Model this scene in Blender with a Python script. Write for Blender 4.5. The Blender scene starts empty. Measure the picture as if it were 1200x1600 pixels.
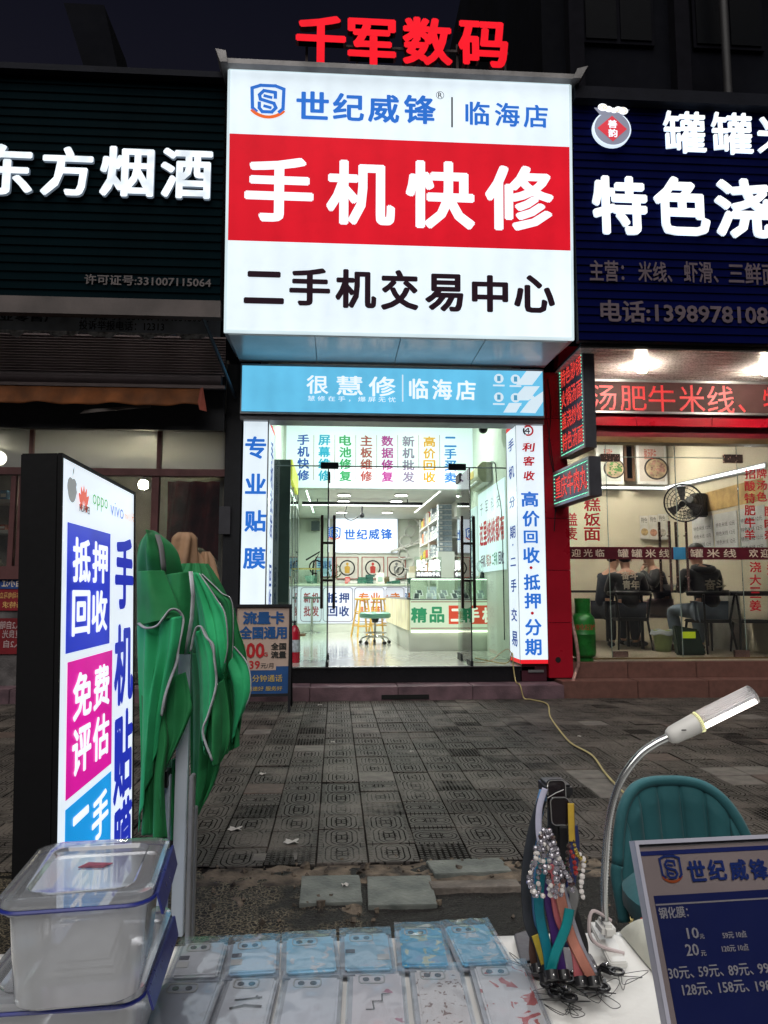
import bpy, bmesh, math, random
from mathutils import Vector, Matrix, Euler
SC = bpy.context.scene
COL = SC.collection
random.seed(7)
rad = math.radians
# ------------------------------------------------------------ camera, world, light, exposure
H = 1.28; YAW = rad(3.72); PITCH = rad(6.2); FPX = 1150.0
cd = bpy.data.cameras.new('camera'); cam = bpy.data.objects.new('camera', cd); COL.objects.link(cam)
cd.sensor_fit = 'HORIZONTAL'; cd.sensor_width = 36; cd.lens = FPX/1200*36; cd.clip_end = 400; cd.clip_start = .05
FW = Vector((math.sin(YAW)*math.cos(PITCH), math.cos(YAW)*math.cos(PITCH), math.sin(PITCH)))
RT = Vector((math.cos(YAW), -math.sin(YAW), 0)); UP = RT.cross(FW); CP = Vector((0, 0, H))
cam.matrix_world = Matrix(((RT.x, UP.x, -FW.x, 0), (RT.y, UP.y, -FW.y, 0), (RT.z, UP.z, -FW.z, H), (0, 0, 0, 1)))
SC.camera = cam
cd.dof.use_dof = False
wd = bpy.data.worlds.new('World'); SC.world = wd; wd.use_nodes = True
wn = wd.node_tree; bg = wn.nodes['Background']
tc = wn.nodes.new('ShaderNodeTexCoord'); sx = wn.nodes.new('ShaderNodeSeparateXYZ'); cr = wn.nodes.new('ShaderNodeValToRGB')
wn.links.new(tc.outputs['Generated'], sx.inputs[0]); wn.links.new(sx.outputs['Z'], cr.inputs[0]); wn.links.new(cr.outputs[0], bg.inputs[0])
cr.color_ramp.elements[0].position = 0.0; cr.color_ramp.elements[0].color = (.020, .018, .024, 1)
cr.color_ramp.elements[1].position = .75; cr.color_ramp.elements[1].color = (.0028, .0034, .0085, 1)
bg.inputs[1].default_value = 1.0
sl = bpy.data.lights.new('street_glow_fill', 'SUN'); sl.energy = 3.0; sl.angle = rad(60); sl.color = (1.0, .97, .93)  # wide soft lamp added as night fill, stands for street glow behind the camera
so = bpy.data.objects.new('street_glow_fill', sl); COL.objects.link(so); so.rotation_euler = (rad(33), 0, rad(-14))
SC.view_settings.view_transform = 'Standard'; SC.view_settings.look = 'None'
SC.view_settings.exposure = 0; SC.view_settings.gamma = 1; SC.view_settings.use_curve_mapping = False
cy = SC.cycles
cy.use_denoising = True; cy.max_bounces = 7; cy.diffuse_bounces = 3; cy.glossy_bounces = 4; cy.transparent_max_bounces = 24
cy.transmission_bounces = 5; cy.sample_clamp_indirect = 4.0; cy.caustics_reflective = False; cy.caustics_refractive = False
cy.use_light_tree = True

def ray(px, py): return FW + (px-600)/FPX*RT - (py-800)/FPX*UP
def P(px, py, Y):
    d = ray(px, py); return CP + d*(Y/d.y)
def PZ(px, py, z):
    d = ray(px, py); return CP + d*((z-H)/d.z)
def PXp(px, py, X):
    d = ray(px, py); return CP + d*(X/d.x)
def proj(p):
    d = Vector(p)-CP; w = d.dot(FW); return 600+FPX*d.dot(RT)/w, 800-FPX*d.dot(UP)/w, w

# ------------------------------------------------------------ materials
def C(h):
    h = h.lstrip('#'); r = []
    for i in (0, 2, 4):
        c = int(h[i:i+2], 16)/255; r.append(c/12.92 if c <= .04045 else ((c+.055)/1.055)**2.4)
    return (*r, 1)
def newmat(name):
    m = bpy.data.materials.new(name); m.use_nodes = True; nt = m.node_tree
    return m, nt, nt.nodes['Principled BSDF']
def link(nt, a, b): nt.links.new(a, b)
def node(nt, t, **k):
    n = nt.nodes.new(t)
    for a, b in k.items(): setattr(n, a, b)
    return n
def col4(c):
    if isinstance(c, str): return C(c)
    return (*c[:3], 1)
MATS = {}
def pm(name, col, rough=.5, metal=0, var=.12, scale=6, bump=.15, bscale=40, col2=None, spec=.35, wear=0, coat=0, sheen=0):
    """procedural principled: base colour modulated by noise, roughness breakup, bump"""
    if name in MATS: return MATS[name]
    m, nt, b = newmat(name); c = col4(col)
    t = node(nt, 'ShaderNodeTexCoord'); n = node(nt, 'ShaderNodeTexNoise'); n.inputs['Scale'].default_value = scale; n.inputs['Detail'].default_value = 5
    link(nt, t.outputs['Object'], n.inputs['Vector'])
    r = node(nt, 'ShaderNodeValToRGB'); e = r.color_ramp.elements; e[0].position = .32; e[1].position = .68
    d = col4(col2) if col2 else tuple(x*(1-2*var) for x in c[:3])+(1,)
    e[0].color = d; e[1].color = c
    link(nt, n.outputs['Fac'], r.inputs[0]); link(nt, r.outputs[0], b.inputs['Base Color'])
    rr = node(nt, 'ShaderNodeMapRange'); rr.inputs['To Min'].default_value = max(.02, rough-.1*min(1, rough*3)); rr.inputs['To Max'].default_value = min(1, rough+.1*min(1, rough*3))
    n2 = node(nt, 'ShaderNodeTexNoise'); n2.inputs['Scale'].default_value = bscale; n2.inputs['Detail'].default_value = 4
    link(nt, t.outputs['Object'], n2.inputs['Vector']); link(nt, n2.outputs['Fac'], rr.inputs['Value']); link(nt, rr.outputs[0], b.inputs['Roughness'])
    b.inputs['Metallic'].default_value = metal; b.inputs['Specular IOR Level'].default_value = spec; b.inputs['Coat Weight'].default_value = coat
    if sheen: b.inputs['Sheen Weight'].default_value = sheen
    if bump:
        bp = node(nt, 'ShaderNodeBump'); bp.inputs['Strength'].default_value = bump; bp.inputs['Distance'].default_value = .01
        link(nt, n2.outputs['Fac'], bp.inputs['Height']); link(nt, bp.outputs[0], b.inputs['Normal'])
    MATS[name] = m; return m
def em(name, col, s=1.0, uneven=.06, scale=1.5, base=.4, rough=.35, bands=0):
    """lit (backlit) surface"""
    if name in MATS: return MATS[name]
    m, nt, b = newmat(name); c = col4(col)
    b.inputs['Base Color'].default_value = (*[x*base for x in c[:3]], 1); b.inputs['Roughness'].default_value = rough; b.inputs['Specular IOR Level'].default_value = .06
    b.inputs['Emission Color'].default_value = c
    t = node(nt, 'ShaderNodeTexCoord'); n = node(nt, 'ShaderNodeTexNoise'); n.inputs['Scale'].default_value = scale; n.inputs['Detail'].default_value = 1
    link(nt, t.outputs['Object'], n.inputs['Vector'])
    rr = node(nt, 'ShaderNodeMapRange'); rr.inputs['From Min'].default_value = .3; rr.inputs['From Max'].default_value = .7
    rr.inputs['To Min'].default_value = s*(1-uneven); rr.inputs['To Max'].default_value = s*(1+uneven)
    link(nt, n.outputs['Fac'], rr.inputs['Value'])
    if bands:
        # rows of tubes behind the sheet
        wv = node(nt, 'ShaderNodeTexWave', wave_type='BANDS', bands_direction='X'); wv.inputs['Scale'].default_value = bands; wv.inputs['Distortion'].default_value = .6; wv.inputs['Detail'].default_value = 1; link(nt, t.outputs['Object'], wv.inputs['Vector'])
        n5 = node(nt, 'ShaderNodeTexNoise'); n5.inputs['Scale'].default_value = 9; n5.inputs['Detail'].default_value = 6; link(nt, t.outputs['Object'], n5.inputs['Vector'])
        a1 = node(nt, 'ShaderNodeMapRange'); a1.inputs['To Min'].default_value = .955; a1.inputs['To Max'].default_value = 1.0; link(nt, wv.outputs['Fac'], a1.inputs['Value'])
        a2 = node(nt, 'ShaderNodeMapRange'); a2.inputs['From Min'].default_value = .35; a2.inputs['From Max'].default_value = .5; a2.inputs['To Min'].default_value = .965; a2.inputs['To Max'].default_value = 1.0; link(nt, n5.outputs['Fac'], a2.inputs['Value'])
        q1 = node(nt, 'ShaderNodeMath', operation='MULTIPLY'); link(nt, a1.outputs[0], q1.inputs[0]); link(nt, a2.outputs[0], q1.inputs[1])
        q2 = node(nt, 'ShaderNodeMath', operation='MULTIPLY'); link(nt, q1.outputs[0], q2.inputs[0]); link(nt, rr.outputs[0], q2.inputs[1]); link(nt, q2.outputs[0], b.inputs['Emission Strength'])
    else: link(nt, rr.outputs[0], b.inputs['Emission Strength'])
    MATS[name] = m; return m
def glass(name, tint=(.93, .97, .95), rough=.0, refl=1.0, ior=1.5, haze=0.0, bump=0, bscale=30):
    if name in MATS: return MATS[name]
    m = bpy.data.materials.new(name); m.use_nodes = True; nt = m.node_tree; nt.nodes.clear()
    o = node(nt, 'ShaderNodeOutputMaterial'); mx = node(nt, 'ShaderNodeMixShader'); tr = node(nt, 'ShaderNodeBsdfTransparent'); gl = node(nt, 'ShaderNodeBsdfGlossy')
    fr = node(nt, 'ShaderNodeFresnel'); fr.inputs['IOR'].default_value = ior
    tr.inputs[0].default_value = (*tint, 1); gl.inputs['Roughness'].default_value = rough
    mul = node(nt, 'ShaderNodeMath', operation='MULTIPLY'); mul.inputs[1].default_value = refl
    link(nt, fr.outputs[0], mul.inputs[0]); link(nt, mul.outputs[0], mx.inputs[0])
    last = tr.outputs[0]
    if haze:
        df = node(nt, 'ShaderNodeBsdfDiffuse'); df.inputs[0].default_value = (.84, .87, .92, 1); tl = node(nt, 'ShaderNodeBsdfTranslucent'); tl.inputs[0].default_value = (.84, .87, .92, 1); m0 = node(nt, 'ShaderNodeMixShader'); m0.inputs[0].default_value = .5; link(nt, df.outputs[0], m0.inputs[1]); link(nt, tl.outputs[0], m0.inputs[2]); m2 = node(nt, 'ShaderNodeMixShader'); m2.inputs[0].default_value = haze
        link(nt, tr.outputs[0], m2.inputs[1]); link(nt, m0.outputs[0], m2.inputs[2]); last = m2.outputs[0]
    link(nt, last, mx.inputs[1]); link(nt, gl.outputs[0], mx.inputs[2]); link(nt, mx.outputs[0], o.inputs[0])
    if bump:
        t = node(nt, 'ShaderNodeTexCoord'); n = node(nt, 'ShaderNodeTexNoise'); n.inputs['Scale'].default_value = bscale; n.inputs['Detail'].default_value = 3; n.inputs['Distortion'].default_value = 1.2
        link(nt, t.outputs['Object'], n.inputs['Vector'])
        bp = node(nt, 'ShaderNodeBump'); bp.inputs['Strength'].default_value = bump; bp.inputs['Distance'].default_value = .02
        link(nt, n.outputs['Fac'], bp.inputs['Height']); link(nt, bp.outputs[0], gl.inputs['Normal']); link(nt, bp.outputs[0], fr.inputs['Normal'])
    MATS[name] = m; return m

# ------------------------------------------------------------ geometry collector
class MB:
    def __init__(s): s.v = []; s.f = []; s.sm = False
    def add(s, vs, fs):
        o = len(s.v); s.v += [Vector(p) for p in vs]; s.f += [tuple(i+o for i in f) for f in fs]; return s
    def box(s, x0, y0, z0, x1, y1, z1):
        if x0 > x1: x0, x1 = x1, x0
        if y0 > y1: y0, y1 = y1, y0
        if z0 > z1: z0, z1 = z1, z0
        return s.add([(x0,y0,z0),(x1,y0,z0),(x1,y1,z0),(x0,y1,z0),(x0,y0,z1),(x1,y0,z1),(x1,y1,z1),(x0,y1,z1)],
              [(0,3,2,1),(4,5,6,7),(0,1,5,4),(1,2,6,5),(2,3,7,6),(3,0,4,7)])
    def fbox(s, fr, u0, v0, w0, u1, v1, w1):
        """box in a frame: u across, v up, w out of the surface"""
        q = [fr.p(a, b, c) for c in (w0, w1) for a, b in ((u0,v0),(u1,v0),(u1,v1),(u0,v1))]
        return s.add(q, [(0,3,2,1),(4,5,6,7),(0,1,5,4),(1,2,6,5),(2,3,7,6),(3,0,4,7)])
    def prism(s, pts, off):
        n = len(pts); off = Vector(off); a = [Vector(p) for p in pts]
        return s.add(a+[p+off for p in a], [tuple(range(n))[::-1], tuple(range(n, 2*n))]+[(i, (i+1) % n, n+(i+1) % n, n+i) for i in range(n)])
    def poly(s, pts): return s.add(pts, [tuple(range(len(pts)))])
    def cyl(s, a, b, r0, r1=None, n=12, caps=True):
        a = Vector(a); b = Vector(b); r1 = r0 if r1 is None else r1; d = (b-a).normalized()
        x = d.orthogonal().normalized(); y = d.cross(x); vs = []
        for p, r in ((a, r0), (b, r1)):
            for i in range(n):
                t = 2*math.pi*i/n; vs.append(p+x*r*math.cos(t)+y*r*math.sin(t))
        fs = [(i, (i+1) % n, n+(i+1) % n, n+i) for i in range(n)]
        if caps: fs += [tuple(range(n))[::-1], tuple(range(n, 2*n))]
        return s.add(vs, fs)
    def tube(s, pts, r, n=8, flat=None, up=(0, 0, 1)):
        """tube along a path; r may be a list; flat=(w,t) makes a ribbon of oval section"""
        pts = [Vector(p) for p in pts]; k = len(pts); vs = []; prev = None
        for j, p in enumerate(pts):
            d = (pts[min(j+1, k-1)]-pts[max(j-1, 0)])
            d = d.normalized() if d.length > 1e-9 else Vector((0, 0, 1))
            if prev is None:
                x = d.cross(Vector(up)); x = x.normalized() if x.length > 1e-4 else d.orthogonal().normalized()
            else:
                x = prev-d*prev.dot(d); x = x.normalized() if x.length > 1e-6 else d.orthogonal().normalized()
            prev = x; y = d.cross(x); rr = r[j] if isinstance(r, (list, tuple)) else r
            for i in range(n):
                t = 2*math.pi*i/n
                if flat: vs.append(p+x*flat[0]*math.cos(t)+y*flat[1]*math.sin(t))
                else: vs.append(p+x*rr*math.cos(t)+y*rr*math.sin(t))
        fs = [(j*n+i, j*n+(i+1) % n, (j+1)*n+(i+1) % n, (j+1)*n+i) for j in range(k-1) for i in range(n)]
        fs += [tuple(range(n))[::-1], tuple((k-1)*n+i for i in range(n))]
        return s.add(vs, fs)
    def lathe(s, prof, c=(0, 0, 0), n=20, sx=1, sy=1):
        c = Vector(c); vs = []
        for r, z in prof:
            for i in range(n):
                t = 2*math.pi*i/n; vs.append(c+Vector((r*math.cos(t)*sx, r*math.sin(t)*sy, z)))
        fs = [(j*n+i, j*n+(i+1) % n, (j+1)*n+(i+1) % n, (j+1)*n+i) for j in range(len(prof)-1) for i in range(n)]
        fs += [tuple(range(n))[::-1], tuple((len(prof)-1)*n+i for i in range(n))]
        return s.add(vs, fs)
    def ball(s, c, r, n=10, m=7, rot=None):
        c = Vector(c); r = r if isinstance(r, (tuple, list)) else (r, r, r); vs = []
        for j in range(1, m):
            for i in range(n):
                t = 2*math.pi*i/n; q = math.pi*j/m
                p = Vector((r[0]*math.cos(t)*math.sin(q), r[1]*math.sin(t)*math.sin(q), r[2]*math.cos(q)))
                vs.append(c+(rot @ p if rot else p))
        top = Vector((0, 0, r[2])); vs += [c+(rot @ top if rot else top), c-(rot @ top if rot else top)]
        T = len(vs)-2; B = T+1
        fs = [(j*n+i, (j+1)*n+i, (j+1)*n+(i+1) % n, j*n+(i+1) % n) for j in range(m-2) for i in range(n)]
        fs += [(T, i, (i+1) % n) for i in range(n)]+[(B, (m-2)*n+(i+1) % n, (m-2)*n+i) for i in range(n)]
        return s.add(vs, fs)
    def grid(s, fn, nu, nv, thick=0):
        """fn(u,v) 0..1 -> point; optional thickness along -normal"""
        pts = [[Vector(fn(i/nu, j/nv)) for i in range(nu+1)] for j in range(nv+1)]
        W = nu+1; vs = [p for row in pts for p in row]
        fs = [(j*W+i, j*W+i+1, (j+1)*W+i+1, (j+1)*W+i) for j in range(nv) for i in range(nu)]
        if thick:
            N = len(vs); bk = []
            for j in range(nv+1):
                for i in range(nu+1):
                    a = pts[j][min(i+1, nu)]-pts[j][max(i-1, 0)]; b = pts[min(j+1, nv)][i]-pts[max(j-1, 0)][i]
                    nn = a.cross(b); nn = nn.normalized() if nn.length > 1e-12 else Vector((0, -1, 0)); bk.append(pts[j][i]-nn*thick)
            fs2 = [tuple(k+N for k in f[::-1]) for f in fs]
            rim = [i for i in range(W)]+[j*W+nu for j in range(1, nv+1)]+[nv*W+i for i in range(nu-1, -1, -1)]+[j*W for j in range(nv-1, 0, -1)]
            fs3 = [(rim[(k+1) % len(rim)], rim[k], rim[k]+N, rim[(k+1) % len(rim)]+N) for k in range(len(rim))]
            vs = vs+bk; fs = fs+fs2+fs3
        return s.add(vs, fs)
    def build(s, name, mat, parent=None, smooth=False, bevel=0, local=False, kind=None, label=None):
        off = Vector((0, 0, 0))
        if parent is not None and not local: off = OFF.get(root_of(parent).name, Vector((0, 0, 0)))
        me = bpy.data.meshes.new(name); me.from_pydata([tuple(p-off) for p in s.v], [], s.f); me.update()
        if bevel:
            bm = bmesh.new(); bm.from_mesh(me); bmesh.ops.bevel(bm, geom=bm.edges[:], offset=bevel, segments=2, affect='EDGES', clamp_overlap=True); bm.to_mesh(me); bm.free()
        if smooth:
            for p in me.polygons: p.use_smooth = True
            if smooth != 'all':
                try: me.set_sharp_from_angle(angle=rad(40))
                except Exception: pass
        o = bpy.data.objects.new(name, me); COL.objects.link(o)
        if mat: me.materials.append(mat)
        if parent: o.parent = parent
        if kind: o['kind'] = kind
        if label: o['label'] = label
        return o
OFF = {}
def root_of(o):
    while o.parent: o = o.parent
    return o
def thing(name, label, cat, loc=(0, 0, 0), rotz=0, group=None, kind=None):
    o = bpy.data.objects.new(name, None); COL.objects.link(o); o.location = loc; o.rotation_euler = (0, 0, rotz); o.empty_display_size = .1
    o['label'] = label; o['category'] = cat; OFF[o.name] = Vector(loc)
    if group: o['group'] = group
    if kind: o['kind'] = kind
    return o
def struct(name, parent=None):
    o = bpy.data.objects.new(name, None); COL.objects.link(o); o['kind'] = 'structure'; OFF[o.name] = Vector((0, 0, 0)); return o
def dup(root, loc=None, rotz=None, label=None, group=None):
    def cp(o, par):
        c = o.copy(); COL.objects.link(c); c.parent = par
        for ch in list(KIDS(o)): cp(ch, c)
        return c
    r = cp(root, None); OFF[r.name] = Vector(loc if loc is not None else root.location)
    if loc is not None: r.location = loc
    if rotz is not None: r.rotation_euler = (0, 0, rotz)
    if label: r['label'] = label
    if group: r['group'] = group
    return r
def KIDS(o): return [c for c in o.children]
class Frame:
    def __init__(s, o, u=(1, 0, 0), v=(0, 0, 1), n=None):
        s.o = Vector(o); s.u = Vector(u).normalized(); s.v = Vector(v).normalized(); s.n = Vector(n).normalized() if n else s.u.cross(s.v).normalized()
    def p(s, a, b, w=0): return s.o+s.u*a+s.v*b+s.n*w
FY = lambda Y: Frame((0, Y, 0))            # wall facing the street: u = x, v = z, w towards the viewer
def R(x0, y0, x1, y1, Y):
    """pixel rectangle of the photograph as (u0,v0,u1,v1) on the wall at depth Y"""
    xm = (x0+x1)/2; ym = (y0+y1)/2
    return P(x0, ym, Y).x, P(xm, y1, Y).z, P(x1, ym, Y).x, P(xm, y0, Y).z

# ------------------------------------------------------------ lettering
_G = {}
def glyph(body, bold=0, space=1.0, extr=False):
    k = (body, bold, space, extr)
    if k in _G: return _G[k]
    c = bpy.data.curves.new('t', 'FONT'); c.body = body; c.size = 1; c.offset = 0; c.resolution_u = 2; c.space_character = space
    if extr: c.extrude = .5
    o = bpy.data.objects.new('t', c); COL.objects.link(o)
    d = bpy.context.evaluated_depsgraph_get(); d.update(); m = bpy.data.meshes.new_from_object(o.evaluated_get(d))
    vs = [tuple(v.co) for v in m.vertices]; fs = [tuple(p.vertices) for p in m.polygons]; nz = [p.normal.z for p in m.polygons]
    bpy.data.objects.remove(o); bpy.data.curves.remove(c); bpy.data.meshes.remove(m)
    if bold > .003:
        # heavier weight: the outline laid down again in a ring of small shifts, each a hair further out
        V = []; F = []; N = []; ns = 8
        for q in range(ns):
            a = 2*math.pi*(q+.5)/ns; r = bold*1.0; o_ = len(V)
            V += [(x+r*math.cos(a), y+r*math.sin(a)*.85, z+(.00004*q if not extr else (.004*q if z > 0 else 0))) for x, y, z in vs]; F += [tuple(i+o_ for i in f) for f in fs]; N += nz
        vs, fs, nz = V, F, N
    _G[k] = (vs, fs, nz); return _G[k]
def _bb(vs):
    xs = [v[0] for v in vs]; ys = [v[1] for v in vs]; return min(xs), min(ys), max(xs), max(ys)
def text_fit(mb, body, fr, rect, bold=.02, w=.004, space=1.0, mirror=False, slant=0):
    """whole line stretched to a rectangle (u0,v0,u1,v1)"""
    vs, fs, _ = glyph(body, bold, space); 
    if not vs: return mb
    a, b, c, d = _bb(vs); u0, v0, u1, v1 = rect; W = max(c-a, 1e-6); Hh = max(d-b, 1e-6)
    out = []
    for x, y, z in vs:
        t = (x-a)/W; q = (y-b)/Hh
        if mirror: t = 1-t
        out.append(fr.p(u0+t*(u1-u0)+slant*(q-.5)*(v1-v0), v0+q*(v1-v0), w+z*3))
    return mb.add(out, fs)
def text_cells(mb, chars, fr, cells, bold=.03, w=.004):
    """each character in its own em cell (u0,v0,u1,v1)"""
    for ch, (u0, v0, u1, v1) in zip(chars, cells):
        if ch == ' ': continue
        vs, fs, _ = glyph(ch, bold); a, b, c, d = _bb(vs)
        cx = 0 if ord(ch) > 0x2000 else .5-(a+c)/2
        mb.add([fr.p(u0+(x+cx)*(u1-u0), v0+(y+.12)*(v1-v0), w+z*3) for x, y, z in vs], fs)
    return mb
def col_cells(n, u0, v0, u1, v1):
    h = (v1-v0)/n; return [(u0, v1-(i+1)*h, u1, v1-i*h) for i in range(n)]
def row_cells(n, u0, v0, u1, v1):
    h = (u1-u0)/n; return [(u0+i*h, v0, u0+(i+1)*h, v1) for i in range(n)]
def letter3d(ch, fr, rect, depth, face, side, parent, bold=.03, w0=.0, fitbox=True, pname='letter'):
    """a built-up channel letter: lit face plus its return"""
    vs, fs, nz = glyph(ch, bold, 1.0, True); a, b, c, d = _bb(vs); u0, v0, u1, v1 = rect
    if not fitbox: a, b, c, d = 0, -.12, 1, .88
    pts = [fr.p(u0+(x-a)/(c-a)*(u1-u0), v0+(y-b)/(d-b)*(v1-v0), w0+((depth+(z-.5)*.02) if z > 0 else 0)) for x, y, z in vs]
    m1 = MB(); m1.add(pts, [f for f, n in zip(fs, nz) if n > .9]); o = m1.build(pname, face, parent)
    m2 = MB(); m2.add(pts, [f for f, n in zip(fs, nz) if n <= .9]); m2.build('letter_return', side, o)
    return o
def say(body, name, fr, rect, mat, parent, bold=.02, w=.004, **k):
    mb = MB(); text_fit(mb, body, fr, rect, bold, w, **k); return mb.build(name, mat, parent)
def plate(name, fr, rect, mat, parent, w0=0, w1=.003, bevel=0):
    mb = MB(); u0, v0, u1, v1 = rect; mb.fbox(fr, u0, v0, w0, u1, v1, w1); return mb.build(name, mat, parent, bevel=bevel)
def skin_body(joints, edges, name, mat, parent, sub=1, root=0):
    me = bpy.data.meshes.new(name); me.from_pydata([j[0] for j in joints], edges, [])
    o = bpy.data.objects.new(name, me); COL.objects.link(o)
    o.modifiers.new('s', 'SKIN'); sv = me.skin_vertices[0].data
    for i, j in enumerate(joints):
        r = j[1]; sv[i].radius = r if isinstance(r, tuple) else (r, r); sv[i].use_root = (i == root)
    ss = o.modifiers.new('ss', 'SUBSURF'); ss.levels = sub; ss.render_levels = sub
    d = bpy.context.evaluated_depsgraph_get(); d.update(); m = bpy.data.meshes.new_from_object(o.evaluated_get(d))
    for p in m.polygons: p.use_smooth = True
    bpy.data.objects.remove(o); q = bpy.data.objects.new(name, m); COL.objects.link(q); m.materials.clear(); m.materials.append(mat)
    if parent: q.parent = parent
    return q
# ------------------------------------------------------------ ground, pavement, kerb
YF = 9.3      # shop fronts
def M_tile():
    m, nt, b = newmat('paving_tile_relief')
    t = node(nt, 'ShaderNodeTexCoord'); mp = node(nt, 'ShaderNodeVectorMath', operation='ADD'); mp.inputs[1].default_value = (.125, .125, 0)
    link(nt, t.outputs['Object'], mp.inputs[0])
    dv = node(nt, 'ShaderNodeVectorMath', operation='SCALE'); dv.inputs['Scale'].default_value = 4.0; link(nt, mp.outputs[0], dv.inputs[0])
    fl = node(nt, 'ShaderNodeVectorMath', operation='FLOOR'); link(nt, dv.outputs[0], fl.inputs[0])
    fr = node(nt, 'ShaderNodeVectorMath', operation='FRACTION'); link(nt, dv.outputs[0], fr.inputs[0])
    sx = node(nt, 'ShaderNodeSeparateXYZ'); link(nt, fr.outputs[0], sx.inputs[0])
    def M(op, a, b=None, c=None, clamp=False):
        n = node(nt, 'ShaderNodeMath', operation=op); n.use_clamp = clamp
        for i, q in enumerate((a, b, c)):
            if q is None: continue
            if isinstance(q, (int, float)): n.inputs[i].default_value = q
            else: link(nt, q, n.inputs[i])
        return n.outputs[0]
    x = M('SUBTRACT', sx.outputs[0], .5); y = M('SUBTRACT', sx.outputs[1], .5)
    ax = M('ABSOLUTE', x); ay = M('ABSOLUTE', y)
    # two ovals one above the other, rings round the pair
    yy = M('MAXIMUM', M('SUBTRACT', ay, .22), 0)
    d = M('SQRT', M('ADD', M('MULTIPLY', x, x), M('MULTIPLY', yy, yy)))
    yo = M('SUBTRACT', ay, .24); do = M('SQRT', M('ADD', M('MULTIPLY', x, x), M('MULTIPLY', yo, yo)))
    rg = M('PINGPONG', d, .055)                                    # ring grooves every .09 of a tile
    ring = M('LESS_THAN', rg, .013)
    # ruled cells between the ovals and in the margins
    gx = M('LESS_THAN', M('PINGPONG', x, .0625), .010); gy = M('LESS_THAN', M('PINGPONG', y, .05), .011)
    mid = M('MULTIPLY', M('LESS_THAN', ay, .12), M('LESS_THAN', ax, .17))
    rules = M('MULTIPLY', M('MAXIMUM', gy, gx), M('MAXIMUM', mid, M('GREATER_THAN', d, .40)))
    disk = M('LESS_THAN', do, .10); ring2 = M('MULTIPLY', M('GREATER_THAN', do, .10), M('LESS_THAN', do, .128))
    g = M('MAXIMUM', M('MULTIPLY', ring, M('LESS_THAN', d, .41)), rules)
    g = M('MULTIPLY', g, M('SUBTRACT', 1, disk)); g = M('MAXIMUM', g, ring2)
    # a few tiles carry raised studs instead
    oi = node(nt, 'ShaderNodeObjectInfo'); wn_ = node(nt, 'ShaderNodeTexWhiteNoise', noise_dimensions='4D')
    link(nt, fl.outputs[0], wn_.inputs['Vector']); link(nt, M('MULTIPLY', oi.outputs['Random'], 97.0), wn_.inputs['W'])
    rnd = wn_.outputs['Value']
    stud = M('SUBTRACT', 1, M('MULTIPLY', M('GREATER_THAN', M('PINGPONG', x, .0625), .026), M('GREATER_THAN', M('PINGPONG', y, .05), .026)))
    st = M('LESS_THAN', rnd, .06)
    g = M('ADD', M('MULTIPLY', g, M('SUBTRACT', 1, st)), M('MULTIPLY', stud, st))
    n1 = node(nt, 'ShaderNodeTexNoise'); n1.inputs['Scale'].default_value = 90; n1.inputs['Detail'].default_value = 6; link(nt, t.outputs['Object'], n1.inputs['Vector'])
    geo = node(nt, 'ShaderNodeNewGeometry'); n3 = node(nt, 'ShaderNodeTexNoise'); n3.inputs['Scale'].default_value = 1.7; n3.inputs['Detail'].default_value = 7; n3.inputs['Roughness'].default_value = .65
    link(nt, geo.outputs['Position'], n3.inputs['Vector'])
    # worn places lose their relief
    worn = node(nt, 'ShaderNodeMapRange'); worn.inputs['From Min'].default_value = .50; worn.inputs['From Max'].default_value = .66; link(nt, n3.outputs['Fac'], worn.inputs['Value'])
    keep = M('SUBTRACT', 1, M('MULTIPLY', worn.outputs[0], .9))
    n4 = node(nt, 'ShaderNodeTexNoise'); n4.inputs['Scale'].default_value = .55; n4.inputs['Detail'].default_value = 4; link(nt, geo.outputs['Position'], n4.inputs['Vector'])
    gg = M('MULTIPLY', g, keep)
    h = M('ADD', M('MULTIPLY', M('SUBTRACT', 1, gg), 1.0), M('MULTIPLY', n1.outputs['Fac'], .35))
    bp = node(nt, 'ShaderNodeBump'); bp.inputs['Strength'].default_value = 1; bp.inputs['Distance'].default_value = .012; link(nt, h, bp.inputs['Height']); link(nt, bp.outputs[0], b.inputs['Normal'])
    base = node(nt, 'ShaderNodeValToRGB'); e = base.color_ramp.elements; e[0].color = (.016, .0145, .0135, 1); e[1].color = (.088, .075, .065, 1); e[0].position = .0; e[1].position = 1
    mixv = M('SUBTRACT', M('ADD', M('MULTIPLY', rnd, .40), M('ADD', M('MULTIPLY', n3.outputs['Fac'], .5), M('MULTIPLY', n4.outputs['Fac'], .9))), .40); link(nt, M('MULTIPLY', mixv, .95), base.inputs[0])
    dust = node(nt, 'ShaderNodeMix', data_type='RGBA'); link(nt, M('MULTIPLY', worn.outputs[0], .6), dust.inputs['Factor']); link(nt, base.outputs[0], dust.inputs['A']); dust.inputs['B'].default_value = (.12, .10, .085, 1)
    groove_shade = node(nt, 'ShaderNodeMix', data_type='RGBA'); link(nt, M('MULTIPLY', gg, .92), groove_shade.inputs['Factor']); link(nt, dust.outputs['Result'], groove_shade.inputs['A']); groove_shade.inputs['B'].default_value = (.008, .0075, .007, 1)  # occlusion shade of the grooves, painted into the base colour
    link(nt, groove_shade.outputs['Result'], b.inputs['Base Color'])
    link(nt, M('MULTIPLY', M('SUBTRACT', 1, gg), .13), b.inputs['Specular IOR Level'])
    rg_ = node(nt, 'ShaderNodeMapRange'); rg_.inputs['To Min'].default_value = .38; rg_.inputs['To Max'].default_value = .8; link(nt, n1.outputs['Fac'], rg_.inputs['Value']); link(nt, rg_.outputs[0], b.inputs['Roughness'])
    return m
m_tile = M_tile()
m_asph = None
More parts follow.
